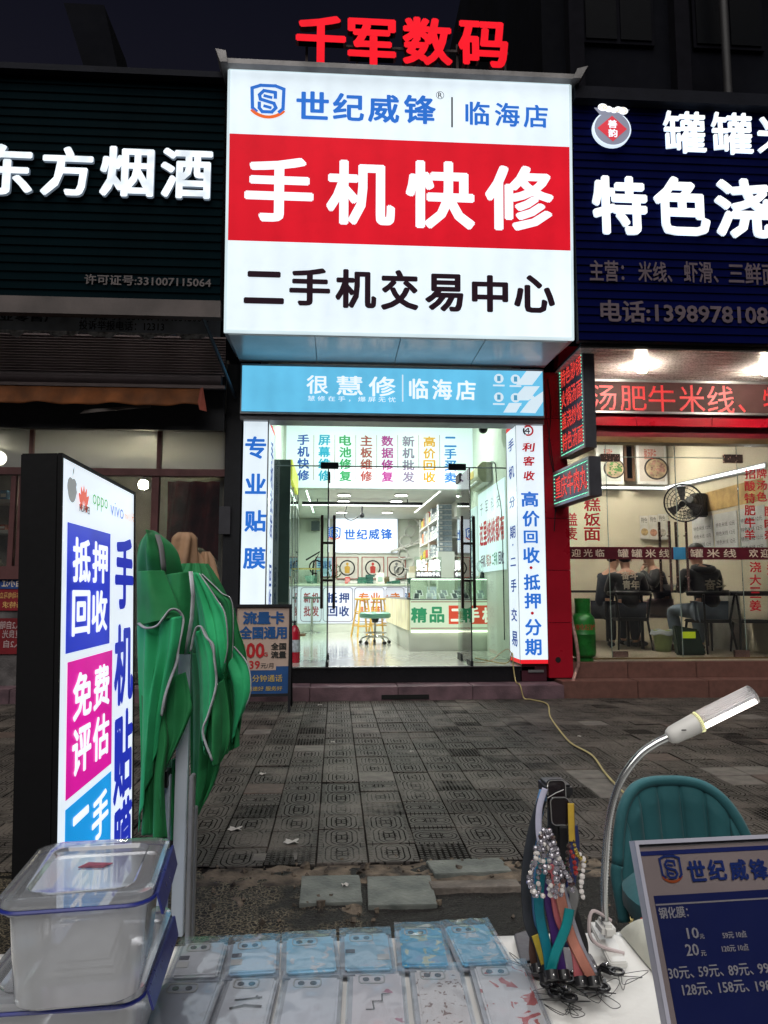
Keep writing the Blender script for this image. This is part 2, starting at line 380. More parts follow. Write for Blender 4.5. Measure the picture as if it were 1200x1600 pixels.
def M_asphalt():
    m, nt, b = newmat('worn_asphalt')
    t = node(nt, 'ShaderNodeTexCoord')
    v = node(nt, 'ShaderNodeTexVoronoi'); v.inputs['Scale'].default_value = 55; v.feature = 'DISTANCE_TO_EDGE'
    nw = node(nt, 'ShaderNodeTexNoise'); nw.inputs['Scale'].default_value = 26; nw.inputs['Detail'].default_value = 3
    link(nt, t.outputs['Object'], nw.inputs['Vector'])
    mixv = node(nt, 'ShaderNodeMix', data_type='VECTOR'); mixv.inputs['Factor'].default_value = .045; link(nt, t.outputs['Object'], mixv.inputs['A']); link(nt, nw.outputs['Color'], mixv.inputs['B']); link(nt, mixv.outputs['Result'], v.inputs['Vector'])
    n = node(nt, 'ShaderNodeTexNoise'); n.inputs['Scale'].default_value = 3.2; n.inputs['Detail'].default_value = 8; n.inputs['Roughness'].default_value = .6; link(nt, t.outputs['Object'], n.inputs['Vector'])
    n2 = node(nt, 'ShaderNodeTexNoise'); n2.inputs['Scale'].default_value = 120; n2.inputs['Detail'].default_value = 6; link(nt, t.outputs['Object'], n2.inputs['Vector'])
    # pale crust left between pits, only in patches (mostly to the left of the slabs)
    sx = node(nt, 'ShaderNodeSeparateXYZ'); link(nt, t.outputs['Object'], sx.inputs[0])
    pr = node(nt, 'ShaderNodeMapRange'); pr.inputs['From Min'].default_value = .35; pr.inputs['From Max'].default_value = -.35; pr.inputs['To Min'].default_value = -.12; pr.inputs['To Max'].default_value = .16
    link(nt, sx.outputs[0], pr.inputs['Value'])
    ad = node(nt, 'ShaderNodeMath', operation='ADD'); link(nt, n.outputs['Fac'], ad.inputs[0]); link(nt, pr.outputs[0], ad.inputs[1])
    pa = node(nt, 'ShaderNodeMapRange'); pa.inputs['From Min'].default_value = .50; pa.inputs['From Max'].default_value = .60; link(nt, ad.outputs[0], pa.inputs['Value'])
    cr_ = node(nt, 'ShaderNodeMapRange'); cr_.inputs['From Min'].default_value = .14; cr_.inputs['From Max'].default_value = .04; link(nt, v.outputs['Distance'], cr_.inputs['Value'])
    mu = node(nt, 'ShaderNodeMath', operation='MULTIPLY'); link(nt, pa.outputs[0], mu.inputs[0]); link(nt, cr_.outputs[0], mu.inputs[1])
    c0 = node(nt, 'ShaderNodeValToRGB'); e = c0.color_ramp.elements; e[0].color = (.003, .003, .003, 1); e[1].color = (.038, .034, .031, 1); e[0].position = .3; e[1].position = .75; link(nt, n2.outputs['Fac'], c0.inputs[0])
    mx = node(nt, 'ShaderNodeMix', data_type='RGBA'); link(nt, mu.outputs[0], mx.inputs['Factor']); link(nt, c0.outputs[0], mx.inputs['A']); mx.inputs['B'].default_value = (.20, .165, .115, 1); link(nt, mx.outputs['Result'], b.inputs['Base Color'])
    a1 = node(nt, 'ShaderNodeMath', operation='ADD'); link(nt, mu.outputs[0], a1.inputs[0]); m3 = node(nt, 'ShaderNodeMath', operation='MULTIPLY'); m3.inputs[1].default_value = 1.3; link(nt, n2.outputs['Fac'], m3.inputs[0]); link(nt, m3.outputs[0], a1.inputs[1])
    bp = node(nt, 'ShaderNodeBump'); bp.inputs['Strength'].default_value = 1; bp.inputs['Distance'].default_value = .016; link(nt, a1.outputs[0], bp.inputs['Height']); link(nt, bp.outputs[0], b.inputs['Normal'])
    b.inputs['Roughness'].default_value = .62; b.inputs['Specular IOR Level'].default_value = .12
    return m
m_asph = M_asphalt()
from mathutils import noise as NZ
def fbm(x, y, s=1.0, o=4):
    return NZ.fractal(Vector((x*s, y*s, 3.1)), 1.0, 2.0, o)
# far base sheet (town ground) under everything
MB().add([(-80, -60, -.12), (80, -60, -.12), (80, 120, -.12), (-80, 120, -.12)], [(0, 1, 2, 3)]).build('ground', pm('ground_dark', (.05, .048, .045), .9), kind='structure')
# broken asphalt lane between the stall and the paving
mb = MB()
mb.grid(lambda u, v: (-4+9*u, -1+4.75*v, -.014+.012*fbm(-4+9*u, -1+4.75*v, 1.6)+.008*fbm(-4+9*u, -1+4.75*v, 9)), 220, 150)
mb.build('road', m_asph, smooth='all', kind='structure')
pave = MB().box(-9, 3.62, -.1, 11, 8.94, -.016).build('pavement', pm('paving_bed', (.012, .011, .010), .9, bump=.5, spec=.05), kind='structure'); OFF['pavement'] = Vector((0, 0, 0))
TS = .25
def tile_mesh(kind):
    bm = bmesh.new(); bmesh.ops.create_cube(bm, size=1); bmesh.ops.scale(bm, vec=(.246, .246, .03), verts=bm.verts); bmesh.ops.translate(bm, vec=(0, 0, -.015), verts=bm.verts)
    bmesh.ops.bevel(bm, geom=[e for e in bm.edges if all(v.co.z > -.01 for v in e.verts)], offset=.004, segments=1, affect='EDGES')
    me = bpy.data.meshes.new('tile'); bm.to_mesh(me); bm.free(); me.materials.append(kind); return me
m_plain = pm('plain_concrete_tile', (.125, .11, .098), .75, var=.25, scale=9, bump=.4, bscale=70)
m_redt = pm('brown_stud_tile', (.075, .05, .04), .7, var=.25, scale=14, bump=.5, bscale=60)
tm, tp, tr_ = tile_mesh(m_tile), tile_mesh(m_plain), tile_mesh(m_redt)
cells = []
for j in range(21):
    for i in range(-36, 43):
        x = i*TS+.04; y = 3.79+j*TS
        px, py, w = proj((x, y, 0))
        if -1500 < px < 2700: cells.append((y, x, px, py))
# tiles hidden by the stall objects are not among the nearest 300 one can see
vis = [c for c in cells if -20 < c[2] < 1220 and not (30 < c[2] < 225 or (c[2] < 350 and c[2] > 225 and c[3] > 1180) or (c[2] > 985 and c[3] > 1240))]
vis.sort(); near = vis[:300]; ns = set((c[0], c[1]) for c in near)
rest = [c for c in cells if (c[0], c[1]) not in ns]
plain_at = [(572, 1213, 'p'), (925, 1214, 'p'), (1140, 1214, 'p'), (1190, 1206, 'p'), (940, 1234, 'p')]
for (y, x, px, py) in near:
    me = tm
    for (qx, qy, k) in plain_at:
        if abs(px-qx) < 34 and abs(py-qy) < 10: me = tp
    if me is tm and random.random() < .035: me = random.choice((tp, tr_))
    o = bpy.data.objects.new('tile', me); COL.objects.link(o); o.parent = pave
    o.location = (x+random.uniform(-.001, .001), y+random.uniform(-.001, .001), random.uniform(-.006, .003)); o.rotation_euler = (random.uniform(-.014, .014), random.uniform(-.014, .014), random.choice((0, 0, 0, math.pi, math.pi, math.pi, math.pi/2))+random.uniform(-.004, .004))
mb = MB(); x_0, y_0 = None, None
for (y, x, px, py) in rest:
    dz = random.uniform(-.004, .003); a = .123; b_ = .119
    mb.add([(x-a, y-a, dz-.005), (x+a, y-a, dz-.005), (x+a, y+a, dz-.005), (x-a, y+a, dz-.005), (x-b_, y-b_, dz), (x+b_, y-b_, dz), (x+b_, y+b_, dz), (x-b_, y+b_, dz)],
           [(4, 5, 6, 7), (0, 1, 5, 4), (1, 2, 6, 5), (2, 3, 7, 6), (3, 0, 4, 7)])
o0 = Vector((.04, 3.79, 0)); mb.v = [p-o0 for p in mb.v]
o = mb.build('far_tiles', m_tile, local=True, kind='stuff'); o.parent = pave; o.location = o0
# raised dark gutter strip of ribbed tiles next to the step is part of the far tiles; cement patches along the broken edge
def patch(name, x0, y0, x1, y1, z, mat, amp=.012, parent=None, nu=30, nv=12):
    def f(u, v):
        x = x0+(x1-x0)*u; y = y0+(y1-y0)*v
        ex = min(u, 1-u)*2; ey = min(v, 1-v)*2; ed = min(1, 5*ex)*min(1, 4*ey)
        x += .03*fbm(x*3, y*3, 2)*(1-ed); y += .05*fbm(x*5+9, y*2, 2)*(1-ed)
        return (x, y, z-.03*(1-ed)+amp*fbm(x, y, 14))
    g = MB().grid(f, nu, nv); return g.build(name, mat, parent, smooth='all')
m_cem = pm('cement_mortar', (.15, .118, .088), .85, spec=.1, var=.3, scale=12, bump=.9, bscale=90, col2=(.035, .03, .026))
m_slab = pm('grey_stone_slab', (.125, .130, .118), .6, spec=.15, var=.22, scale=7, bump=.5, bscale=45, col2=(.05, .056, .052))
patch('mortar', -.9, 3.42, 2.6, 3.70, -.012, m_cem, .014, pave, 110, 14)
patch('mortar', .02, 3.10, .12, 3.5, -.012, m_cem, .012, pave, 12, 20)
patch('mortar', -.53, 3.12, -.36, 3.62, -.02, m_cem, .02, pave, 14, 20)
def slab(px, py, w, d, rz, tilt, z=.004, h=.022, mat=m_slab):
    c = PZ(px, py, 0); g = MB(); n = 9
    poly = []
    for i in range(4*n):
        s_, t = divmod(i, n); t /= n
        a = [(-1+2*t, -1), (1, -1+2*t), (1-2*t, 1), (-1, 1-2*t)][s_]
        q = 1+.018*fbm(a[0]*4+px, a[1]*4, 1.5); poly.append((a[0]*w/2*q, a[1]*d/2*q, 0))
    g.prism([(p[0], p[1], -h) for p in poly], (0, 0, h)); o = g.build('stone_slab', mat, pave, local=True, bevel=.003)
    o.location = (c.x, c.y, z); o.rotation_euler = (tilt[0], tilt[1], rz)
slab(517, 1388, .262, .30, .01, (0, .006), .0); slab(626, 1391, .285, .31, -.03, (.004, -.008), .003)
slab(732, 1353, .37, .17, .10, (.008, .02), .002, .03, m_slab); slab(742, 1382, .40, .09, .05, (-.02, .02), .004, .03, pm('brown_stone', (.12, .10, .085), .8, var=.3, scale=8, bump=.8))
slab(430, 1337, .22, .1, 0, (0, 0), -.004, .02, tp.materials[0])
# rubble and crumbs along the broken edge
rn_ = random.Random(77); mb = MB()
for _ in range(260):
    x = rn_.uniform(-.9, 2.4); y = rn_.choice((rn_.gauss(3.62, .06), rn_.uniform(2.7, 3.6))); s = rn_.uniform(.003, .011)*(1.8 if rn_.random() < .08 else 1)
    rot = Euler((rn_.random()*3, rn_.random()*3, rn_.random()*3)).to_matrix(); c = Vector((x, y, s*.4-.008+.012*fbm(x, y, 1.6)))
    mb.add([c+rot @ Vector((a*s*rn_.uniform(.6, 1.2), b_*s*rn_.uniform(.6, 1.2), d*s*rn_.uniform(.4, .9))) for a in (-1, 1) for b_ in (-1, 1) for d in (-1, 1)], [(0, 1, 3, 2), (4, 6, 7, 5), (0, 4, 5, 1), (2, 3, 7, 6), (0, 2, 6, 4), (1, 5, 7, 3)])
mb.build('rubble', m_cem, kind='stuff')
# litter: paper scraps and leaves
lit = MB()
for (px, py, s) in [(455, 1316, .03), (410, 1210, .02), (500, 1102, .02), (643, 1175, .012), (367, 1296, .03), (520, 1160, .014), (905, 1151, .014), (1120, 1108, .02), (1066, 1142, .02), (539, 1384, .012)]:
    c = PZ(px, py, 0)
    lit.grid(lambda u, v: (c.x+s*(u-.5)*2.2+s*.3*math.sin(9*v), c.y+s*(v-.5)*1.6, .006+.006*math.sin(7*u+5*v+px)), 4, 4, .0015)
lit.build('litter', pm('scrap_paper', (.42, .4, .37), .7, bump=.2), kind='stuff')
# step along the shop fronts
m_step = pm('stone_step', (.14, .082, .096), .62, var=.3, scale=5, bump=.5, bscale=60, col2=(.06, .036, .044))  # pink spill of the red sign is painted into the stone colour
m_step2 = pm('red_granite_step', (.13, .060, .047), .5, var=.14, scale=14, bump=.25, bscale=90)
st = struct('kerb')
x = -5.2
for i, w in enumerate([1.45, 1.1, 1.2, 1.15, 1.05, .9, 1.12]):
    MB().box(x+.003, 8.93, -.03, x+w-.003, 9.32+.0, .155+random.uniform(-.002, .002)).build('stone', m_step, st, bevel=.006); x += w
MB().box(.55, 8.921, .012, 1.12, 8.931, .062).build('drain_opening', pm('black_void', (.006, .006, .006), .9, bump=0), st)
x = x
for i, w in enumerate([.95, .9, 1.1, 1.0, 1.2]):
    MB().box(x+.003, 9.02, -.03, x+w-.003, 9.32, .19).build('stone', m_step2, st, bevel=.006)
    MB().box(x+.003, 9.322, .0, x+w-.003, 9.47, .39).build('stone', m_step2, st, bevel=.006); x += w
g = MB()
# ------------------------------------------------------------ outside: buildings, signs
def UV(fr, px, py):
    d = ray(px, py); t = (fr.o-CP).dot(fr.n)/d.dot(fr.n); q = CP+d*t-fr.o; return q.dot(fr.u), q.dot(fr.v)
def RF(fr, x0, y0, x1, y1):
    xm = (x0+x1)/2; ym = (y0+y1)/2
    return UV(fr, x0, ym)[0], UV(fr, xm, y1)[1], UV(fr, x1, ym)[0], UV(fr, xm, y0)[1]
W_ = em('lit_white', (.76, .86, .93), 1.0, .07, .9, bands=1.1)
m_dark = pm('dark_steel', (.009, .010, .014), .55, var=.2)
m_alu = pm('aluminium', (.42, .43, .44), .35, .9, var=.08, bump=.05)
m_redline = em('lit_red_edge', (.80, .02, .03), .9)
E_blue = em('lit_blue', '#2a6cc8', .95, .04); E_red = em('lit_red', (.72, .010, .024), 1.0, .08, bands=1.1, base=.05); E_blk = em('lit_black_print', '#2a1a24', .6, 0)
E_or = em('lit_orange', '#e8682a', .9, 0); E_wh2 = em('lit_white_print', (.80, .88, .95), 1.1, .03); E_dkblue = em('lit_navy_print', '#1d3f96', .8, 0)
# --- buildings behind
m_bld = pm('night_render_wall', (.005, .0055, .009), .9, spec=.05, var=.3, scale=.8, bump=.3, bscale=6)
m_win = pm('dark_window_glass', (.002, .0025, .004), .5, var=.1, bump=0, spec=.03)
b = thing('building', 'dark multi-storey block above the navy noodle shop sign', 'building', (6, 12, 0))
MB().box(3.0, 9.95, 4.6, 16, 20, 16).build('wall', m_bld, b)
for i, x in enumerate([3.6, 5.3, 7.0, 8.7]):
    for z in (6.4, 9.4, 12.4):
        f = MB(); f.box(x, 9.90, z, x+1.1, 9.96, z+1.6); f = f.build('window', pm('window_frame_dark', (.005, .005, .008), .8, spec=.03), b)
        MB().box(x+.05, 9.88, z+.06, x+.52, 9.905, z+1.54).build('pane', m_win, f); MB().box(x+.58, 9.88, z+.06, x+1.05, 9.905, z+1.54).build('pane', m_win, f)
for x in (3.35, 4.95, 6.6, 8.35): MB().box(x, 9.75, 4.6, x+.22, 9.97, 16).build('pilaster', pm('pilaster_grey', (.008, .0078, .011), .9, spec=.03), b)
for x in (4.1, 6.0, 7.8):
    MB().prism([(x, 9.6, 6.5), (x+1.0, 9.6, 7.9), (x+1.0, 9.6, 8.05), (x-.1, 9.6, 6.5)], (0, .3, 0)).build('stair_flight', pm('pilaster_grey', (.008, .0078, .011), .9, spec=.03), b)
MB().cyl((5.62, 9.6, 4.6), (5.62, 9.6, 16), .06).build('drainpipe', pm('pvc_pipe_grey', (.02, .019, .021), .6), b, smooth=True)
b = thing('building', 'dark low block behind the green tobacco shop sign', 'building', (-4, 12, 0))
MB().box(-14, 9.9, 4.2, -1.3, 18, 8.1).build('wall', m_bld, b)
MB().box(-14, 9.5, 7.75, -1.3, 9.92, 7.95).build('eave', m_bld, b)
MB().prism([(-3.5, 10.6, 8.1), (-3.1, 10.6, 8.1), (-3.6, 10.6, 10.2), (-4.2, 10.6, 10.2)], (0, 1.2, 0)).build('roof_chimney', m_bld, b)
b = thing('building', 'phone shop block with a dark wall behind the big white sign', 'building', (.7, 10, 0))
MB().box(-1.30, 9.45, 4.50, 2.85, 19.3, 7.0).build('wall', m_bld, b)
# --- big fascia light box (leans a little towards the street at the top)
fr = Frame((-1.262, 8.2, 4.245), (1, 0, 0), (0, -.16, 3.06)); SW, SH = 3.998, 3.064
t = thing('fascia_sign', 'large white and red light box sign for phone repair', 'shop sign', (.74, 8.2, 4.25))
g = MB(); g.fbox(fr, -.03, -.03, -1.05, SW+.03, SH+.03, -.03); g.build('casing', pm('casing_white_steel', (.45, .46, .48), .4, .3, var=.1), t)
g = MB()
for a, b_, c, d in ((-.03, -.03, SW+.03, -.0), (-.03, SH, SW+.03, SH+.03), (-.03, 0, 0, SH), (SW, 0, SW+.03, SH)): g.fbox(fr, a, b_, -.03, c, d, .012)
g.build('edge_trim', em('edge_glow', (.75, .9, .95), .75, .1), t)
vb0 = UV(fr, 624, 383.5)[1]; vb1 = UV(fr, 624, 219)[1]
plate('white_panel', fr, (0, 0, SW, vb0), W_, t, -.03, 0); plate('red_band', fr, (0, vb0, SW, vb1), E_red, t, -.03, 0); plate('white_panel', fr, (0, vb1, SW, SH), W_, t, -.03, 0)
g = MB(); text_cells(g, '手机快修', fr, row_cells(4, *[a+b_ for a, b_ in zip(RF(fr, 368, 246, 880, 362), (0, 0, 0, 0))]), .032)
# characters are spaced wider than an em: place each in its own box
g = MB()
for ch, (x0, x1, y0, y1) in zip('手机快修', [(382, 490, 246, 347), (510, 617, 251, 352), (634, 742, 252, 358), (758, 865, 259, 361)]): text_fit(g, ch, fr, RF(fr, x0, y0, x1, y1), .034)
g.build('lettering', E_wh2, t)
g = MB()
for ch, (x0, x1, y0, y1) in zip('二手机交易中心', [(381, 444, 424, 475), (452, 516, 419, 478), (524, 588, 421, 482), (595, 654, 422, 485), (664, 724, 428, 487), (737, 794, 430, 488), (803, 867, 430, 489)]): text_fit(g, ch, fr, RF(fr, x0, y0, x1, y1), .036)
g.build('lettering', E_blk, t)
g = MB()
for ch, (x0, x1, y0, y1) in zip('世纪威锋', [(463, 514, 143, 187), (520, 569, 146, 189), (575, 624, 148, 192), (631, 681, 149, 194)]): text_fit(g, ch, fr, RF(fr, x0, y0, x1, y1), .03)
g.build('lettering', E_blue, t); g = MB()
for ch, (x0, x1, y0, y1) in zip('临海店', [(727, 765, 159, 196), (773, 812, 161, 198), (818, 856, 164, 200)]): text_fit(g, ch, fr, RF(fr, x0, y0, x1, y1), .024)
g.build('lettering', E_blue, t)
def ring(mb, fr, cx, cy, r, w, a0=0, a1=360, n=24, z=.004, sy=1):
    pts = []
    for i in range(n+1):
        a = rad(a0+(a1-a0)*i/n); pts.append((a,))
    for i in range(n):
        q = []
        for rr, a in ((r, pts[i][0]), (r, pts[i+1][0]), (r-w, pts[i+1][0]), (r-w, pts[i][0])): q.append(fr.p(cx+rr*math.cos(a), cy+rr*math.sin(a)*sy, z))
        mb.poly(q[::-1])
    return mb
def stroke(mb, fr, pts, w, z=.004):
    for (a, b_) in zip(pts[:-1], pts[1:]):
        A = Vector((a[0], a[1])); B = Vector((b_[0], b_[1])); d = (B-A).normalized(); n = Vector((-d.y, d.x))*w/2; A = A-d*w*.35; B = B+d*w*.35
        mb.poly([fr.p(*(A-n), z), fr.p(*(B-n), z), fr.p(*(B+n), z), fr.p(*(A+n), z)]); z += .0003
    return mb
def shield_logo(fr, rect, mat, mat2, parent, z=.004):
    """two-stroke shield with an S inside and an arc beneath"""
    u0, v0, u1, v1 = rect; W = u1-u0; Hh = v1-v0
    q = lambda a, b_: (u0+a*W, v0+b_*Hh)
    g = MB(); w = W*.1
    stroke(g, fr, [q(.05, .36), q(.03, .9), q(.28, .98), q(.72, .98), q(.97, .9), q(.95, .36), q(.84, .27)], w, z); stroke(g, fr, [q(.05, .36), q(.16, .27)], w, z)
    stroke(g, fr, [q(.72, .66), q(.72, .80), q(.38, .84), q(.25, .72), q(.28, .6), q(.68, .50), q(.74, .38), q(.62, .26), q(.34, .26), q(.25, .36), q(.25, .5)], w, z)
    stroke(g, fr, [q(.40, .70), q(.6, .66)], w*.9, z); stroke(g, fr, [q(.40, .42), q(.58, .38)], w*.9, z)
    g.build('logo', mat, parent)
    g = MB(); ring(g, fr, u0+.5*W, v0+.62*Hh, .66*W, w*1.05, 218, 322, 14, z, sy=.92*Hh/W/1.12); g.build('logo_arc', mat2, parent)
shield_logo(fr, RF(fr, 392, 133, 445, 190), E_blue, E_or, t)
g = MB(); c = UV(fr, 687.5, 149); ring(g, fr, c[0], c[1], .048, .006); a = RF(fr, 684.5, 145, 691, 153); text_fit(g, 'R', fr, a, .01)
a = RF(fr, 705, 152, 707.5, 199); g.fbox(fr, a[0], a[1], .001, a[2], a[3], .004); g.build('lettering', pm('print_grey', (.05, .05, .06), .5), t)
g = MB(); g.box(-1.33, 7.93, 7.31, 2.83, 8.3, 7.37); g.prism([(-1.36, 7.9, 7.30), (-1.28, 7.9, 7.30), (-1.30, 7.9, 7.44), (-1.42, 7.9, 7.46)], (0, .5, 0)); g.prism([(2.75, 7.9, 7.30), (2.84, 7.9, 7.30), (2.93, 7.9, 7.46), (2.80, 7.9, 7.42)], (0, .5, 0))
g.build('rain_flashing', pm('weathered_flashing', (.23, .22, .22), .5, .3, var=.3, scale=3, bump=.2), t)
# underside panels seen from the street
for i in range(4):
    x0 = -1.25+i*.99
    MB().box(x0+.004, 8.24, 4.20, x0+.986, 9.24, 4.215).build('soffit_panel', pm('soffit_laminate', (.80, .84, .86), .22, 0, var=.12, scale=2, bump=.05, bscale=12, spec=.6), t, bevel=.003)
# --- rooftop red channel letters
t = thing('rooftop_letters', 'four red glowing channel letters standing on top of the white sign', 'shop sign', (.7, 8.35, 7.4))
f2 = FY(8.3); redf = em('neon_red_face', (.98, .0, .014), 1.0, .1, 4, base=.03); reds = pm('letter_return_red', (.12, .01, .015), .4, bump=0)
for ch, q in zip('千军数码', [(462, 24, 540.6, 101.5), (543, 29, 619, 102), (629, 27, 707, 102), (716, 33, 794, 105)]):
    letter3d(ch, f2, RF(f2, *q), .09, redf, reds, t, .040, w0=-.09)
g = MB()
for z in (7.55, 7.95): g.box(-.45, 8.40, z, 2.1, 8.43, z+.03)
for x in (-.42, .2, .8, 1.45, 2.05): g.box(x, 8.43, 7.2, x+.03, 8.46, 8.08)
g.build('support_rail', pm('rusty_rail', (.05, .03, .03), .7), t)
# --- blue header light box over the door
f3 = FY(9.16); t = thing('header_sign', 'sky-blue light box over the glass doors of the phone shop', 'shop sign', (.74, 9.2, 3.9))
x0, z0, x1, z1 = RF(f3, 378, 576, 848, 646)
hb = em('lit_sky_blue', '#66bfe6', 1.02, .07, 2, bands=1.4)
MB().box(x0-.02, 9.163, z0-.03, x1+.02, 9.45, z1+.03).build('casing', m_alu, t)
plate('blue_panel', f3, (x0, z0, x1, z1), hb, t, 0, .012)
def hsay(s, q, b_=.02, **k):
    return say(s, 'lettering', f3, RF(f3, *q), E_wh2, t, b_, .016, **k)
for ch, q in zip('很慧修', [(479, 587, 513, 616), (526, 588, 567, 618), (576, 589, 618, 620)]): hsay(ch, q, .017)
for ch, q in zip('临海店', [(639, 592, 669, 624), (675, 593, 706, 625), (712, 595, 743, 626)]): hsay(ch, q, .022)
hsay('慧修在手，爆屏无忧', (481, 620, 618, 628), .0, space=1.5)
g = MB(); a = RF(f3, 628, 586, 630, 628); g.fbox(f3, *a[:2], .013, *a[2:], .016)
disc_ic = [(779, 592), (805, 593), (779, 621), (805, 622)]
for (px, py) in disc_ic:
    c = UV(f3, px, py); g.poly([f3.p(c[0]+.062*math.cos(-a_*math.pi/10), c[1]+.062*math.sin(-a_*math.pi/10), .016) for a_ in range(20)][::-1])
    a = RF(f3, px-9, py+9.5, px+9, py+12); g.fbox(f3, *a[:2], .013, *a[2:], .016)
g.build('icon_print', em('pale_blue_print', '#d9edf8', .95, 0), t); g = MB()
c = UV(f3, 828, 622); g.fbox(f3, c[0]-.05, c[1]-.02, .013, c[0]+.05, c[1]+.025, .016)
for q in ([(822, 573), (848, 575), (848, 578), (831, 602), (806, 602)], [(819, 604), (843, 604), (826, 626), (799, 626)], [(848, 612), (848, 628), (836, 646), (812, 645), (826, 627)], [(795, 630), (815, 630), (806, 645), (786, 645)]):
    pts = [UV(f3, *p) for p in q]; g.poly([f3.p(min(a_, x1), max(z0, min(b_, z1)), .0145) for a_, b_ in pts][::-1])
g.build('stripe_print', em('pale_blue_print', '#d9edf8', .95, 0), t)
g = MB()
for (px, py) in disc_ic:
    c = UV(f3, px, py); g = MB(); g.fbox(f3, c[0]-.022, c[1]-.034, .0165, c[0]+.022, c[1]+.034, .018); g.build('icon_glyph', em('icon_blue', '#5aa9d0', .8, 0), t)
MB().box(x0-.02, 9.2, z0-.10, x1+.02, 9.5, z0-.035).build('bottom_rail', pm('rail_grey', (.2, .2, .21), .4, .5), t)
# --- column light boxes either side of the door
def column_box(label, fx0, fx1, side, txt_front, ztop, zbot, Yf, Yb):
    t = thing('column_light_box', label, 'light box', ((fx0+fx1)/2, Yf, zbot))
    MB().box(fx0+.006, Yf+.01, zbot+.006, fx1-.006, Yb, ztop-.006).build('casing', m_alu, t)
    ff = Frame((0, Yf+.004, 0)); plate('front_panel', ff, (fx0, zbot+.05, fx1, ztop-.05), W_, t, 0, .006)
    plate('red_edge', ff, (fx0, ztop-.05, fx1, ztop), m_redline, t, 0, .007); plate('red_edge', ff, (fx0, zbot, fx1, zbot+.05), m_redline, t, 0, .007)
    if side > 0: fs = Frame((fx1-.002, Yf, 0), (0, 1, 0), (0, 0, 1)); w = Yb-Yf      # faces +x
    else: fs = Frame((fx0+.002, Yb, 0), (0, -1, 0), (0, 0, 1)); w = Yb-Yf
    plate('side_panel', fs, (.006, zbot+.05, w, ztop-.05), W_, t, 0, .006); plate('red_edge', fs, (0.006, ztop-.05, w, ztop), m_redline, t, 0, .007); plate('red_edge', fs, (.006, zbot, w, zbot+.05), m_redline, t, 0, .007)
    g = MB(); ex = fx1 if side > 0 else fx0; g.box(ex-.006, Yf-.008, zbot, ex+.010 if side > 0 else ex-.010, Yf+.006, ztop); g.build('corner_trim', m_alu, t)
    return t, ff, fs
Lx0 = P(378, 800, 9.3).x; Lx1 = P(417, 800, 9.3).x; Rx0 = P(810, 850, 9.3).x; Rx1 = P(852, 850, 9.3).x
zt = 3.50
t, ff, fs = column_box('lit white column with blue characters left of the shop doors', Lx0, Lx1, 1, '', zt, .55, 9.3, 10.2)
for ch, q in zip('专业贴膜', [(383, 682, 416, 717), (383, 740, 416, 772), (382, 797, 416, 831), (380, 855, 415, 889)]): say(ch, 'lettering', ff, RF(ff, *q), E_blue, t, .034, .008)
g = MB(); text_cells(g, '手机批发·回收', fs, col_cells(7, .35, 1.0, .75, 3.3), .03, .008); g.build('lettering', E_dkblue, t)
MB().box(Lx0+.01, 9.33, .35, Lx1-.01, 10.2, .55).build('base', m_dark, t)
t, ff, fs = column_box('lit white column with blue and red characters right of the shop doors', Rx0, Rx1, -1, '', zt, .38, 9.3, 9.85)
E_dred = em('lit_deep_red', '#b3202c', .85, 0)
def lv(s, spec, mat, b_=.032):
    g = MB()
    for ch, q in zip(s, spec): text_fit(g, ch, ff, RF(ff, *q), b_, .008)
    g.build('lettering', mat, t)
lv('高价回收', [(814, 768, 841, 792), (816, 798, 843, 823), (818, 829, 840, 849), (817, 855, 843, 880)], E_blue)
lv('抵押', [(818, 897, 844, 922), (819, 926, 845, 951)], E_blue); lv('分期', [(820, 967, 846, 993), (820, 998, 846, 1024)], E_blue)
for q in [(827, 885, 832, 889), (829, 956, 834, 960)]:
    g = MB(); c = UV(ff, (q[0]+q[2])/2, (q[1]+q[3])/2); g.lathe([(.02, 0), (.02, .003)], (0, 0, 0), 12); g.v = [ff.p(c[0]+p.x, c[1]+p.y, .006+p.z) for p in g.v]; g.build('dot', E_dred, t)
g = MB()
for ch, q in zip('利客收', [(816, 692, 835, 706), (817, 713, 835, 728), (818, 736, 835, 751)]): text_fit(g, ch, ff, RF(ff, *q), .034, .008, slant=.15)
g.build('lettering', E_dred, t)
c = UV(ff, 825, 673); g = MB(); ring(g, ff, c[0], c[1], .072, .022, -120, 140, 18, .008); g.build('logo', E_dred, t)
g = MB(); ring(g, ff, c[0], c[1], .072, .022, 150, 235, 8, .008); stroke(g, ff, [(c[0]-.0, c[1]+.03), (c[0]-.045, c[1]-.01), (c[0]+.02, c[1]-.01)], .014, .008); stroke(g, ff, [(c[0]+.005, c[1]+.03), (c[0]+.005, c[1]-.04)], .014, .009); g.build('logo', E_blk, t)
g = MB()
for s_, q in zip('手机分期·一二手交易', range(9)): pass
fsay = [('手', 686, 704), ('机', 728, 748), ('分', 776, 794), ('期', 822, 842), ('·', 848, 856), ('二', 872, 885), ('手', 905, 925), ('交', 950, 970), ('易', 985, 1008)]
for ch, ya, yb in fsay:
    v1 = UV(fs, 800, ya)[1]; v0 = UV(fs, 800, yb)[1]; text_fit(g, ch, fs, (.12, v0, .43, v1) if ch != '·' else (.25, v0+.02, .31, v1-.02), .03, .008)
g.build('lettering', E_dkblue, t)
g = MB(); g.box(Rx0+.02, 9.34, .155, Rx1-.01, 9.9, .375); g.build('base', pm('maroon_base', (.05, .012, .02), .4), t)
MB().box(Rx0+.1, 9.325, .27, Rx1-.05, 9.342, .30).build('base_trim', m_alu, t)
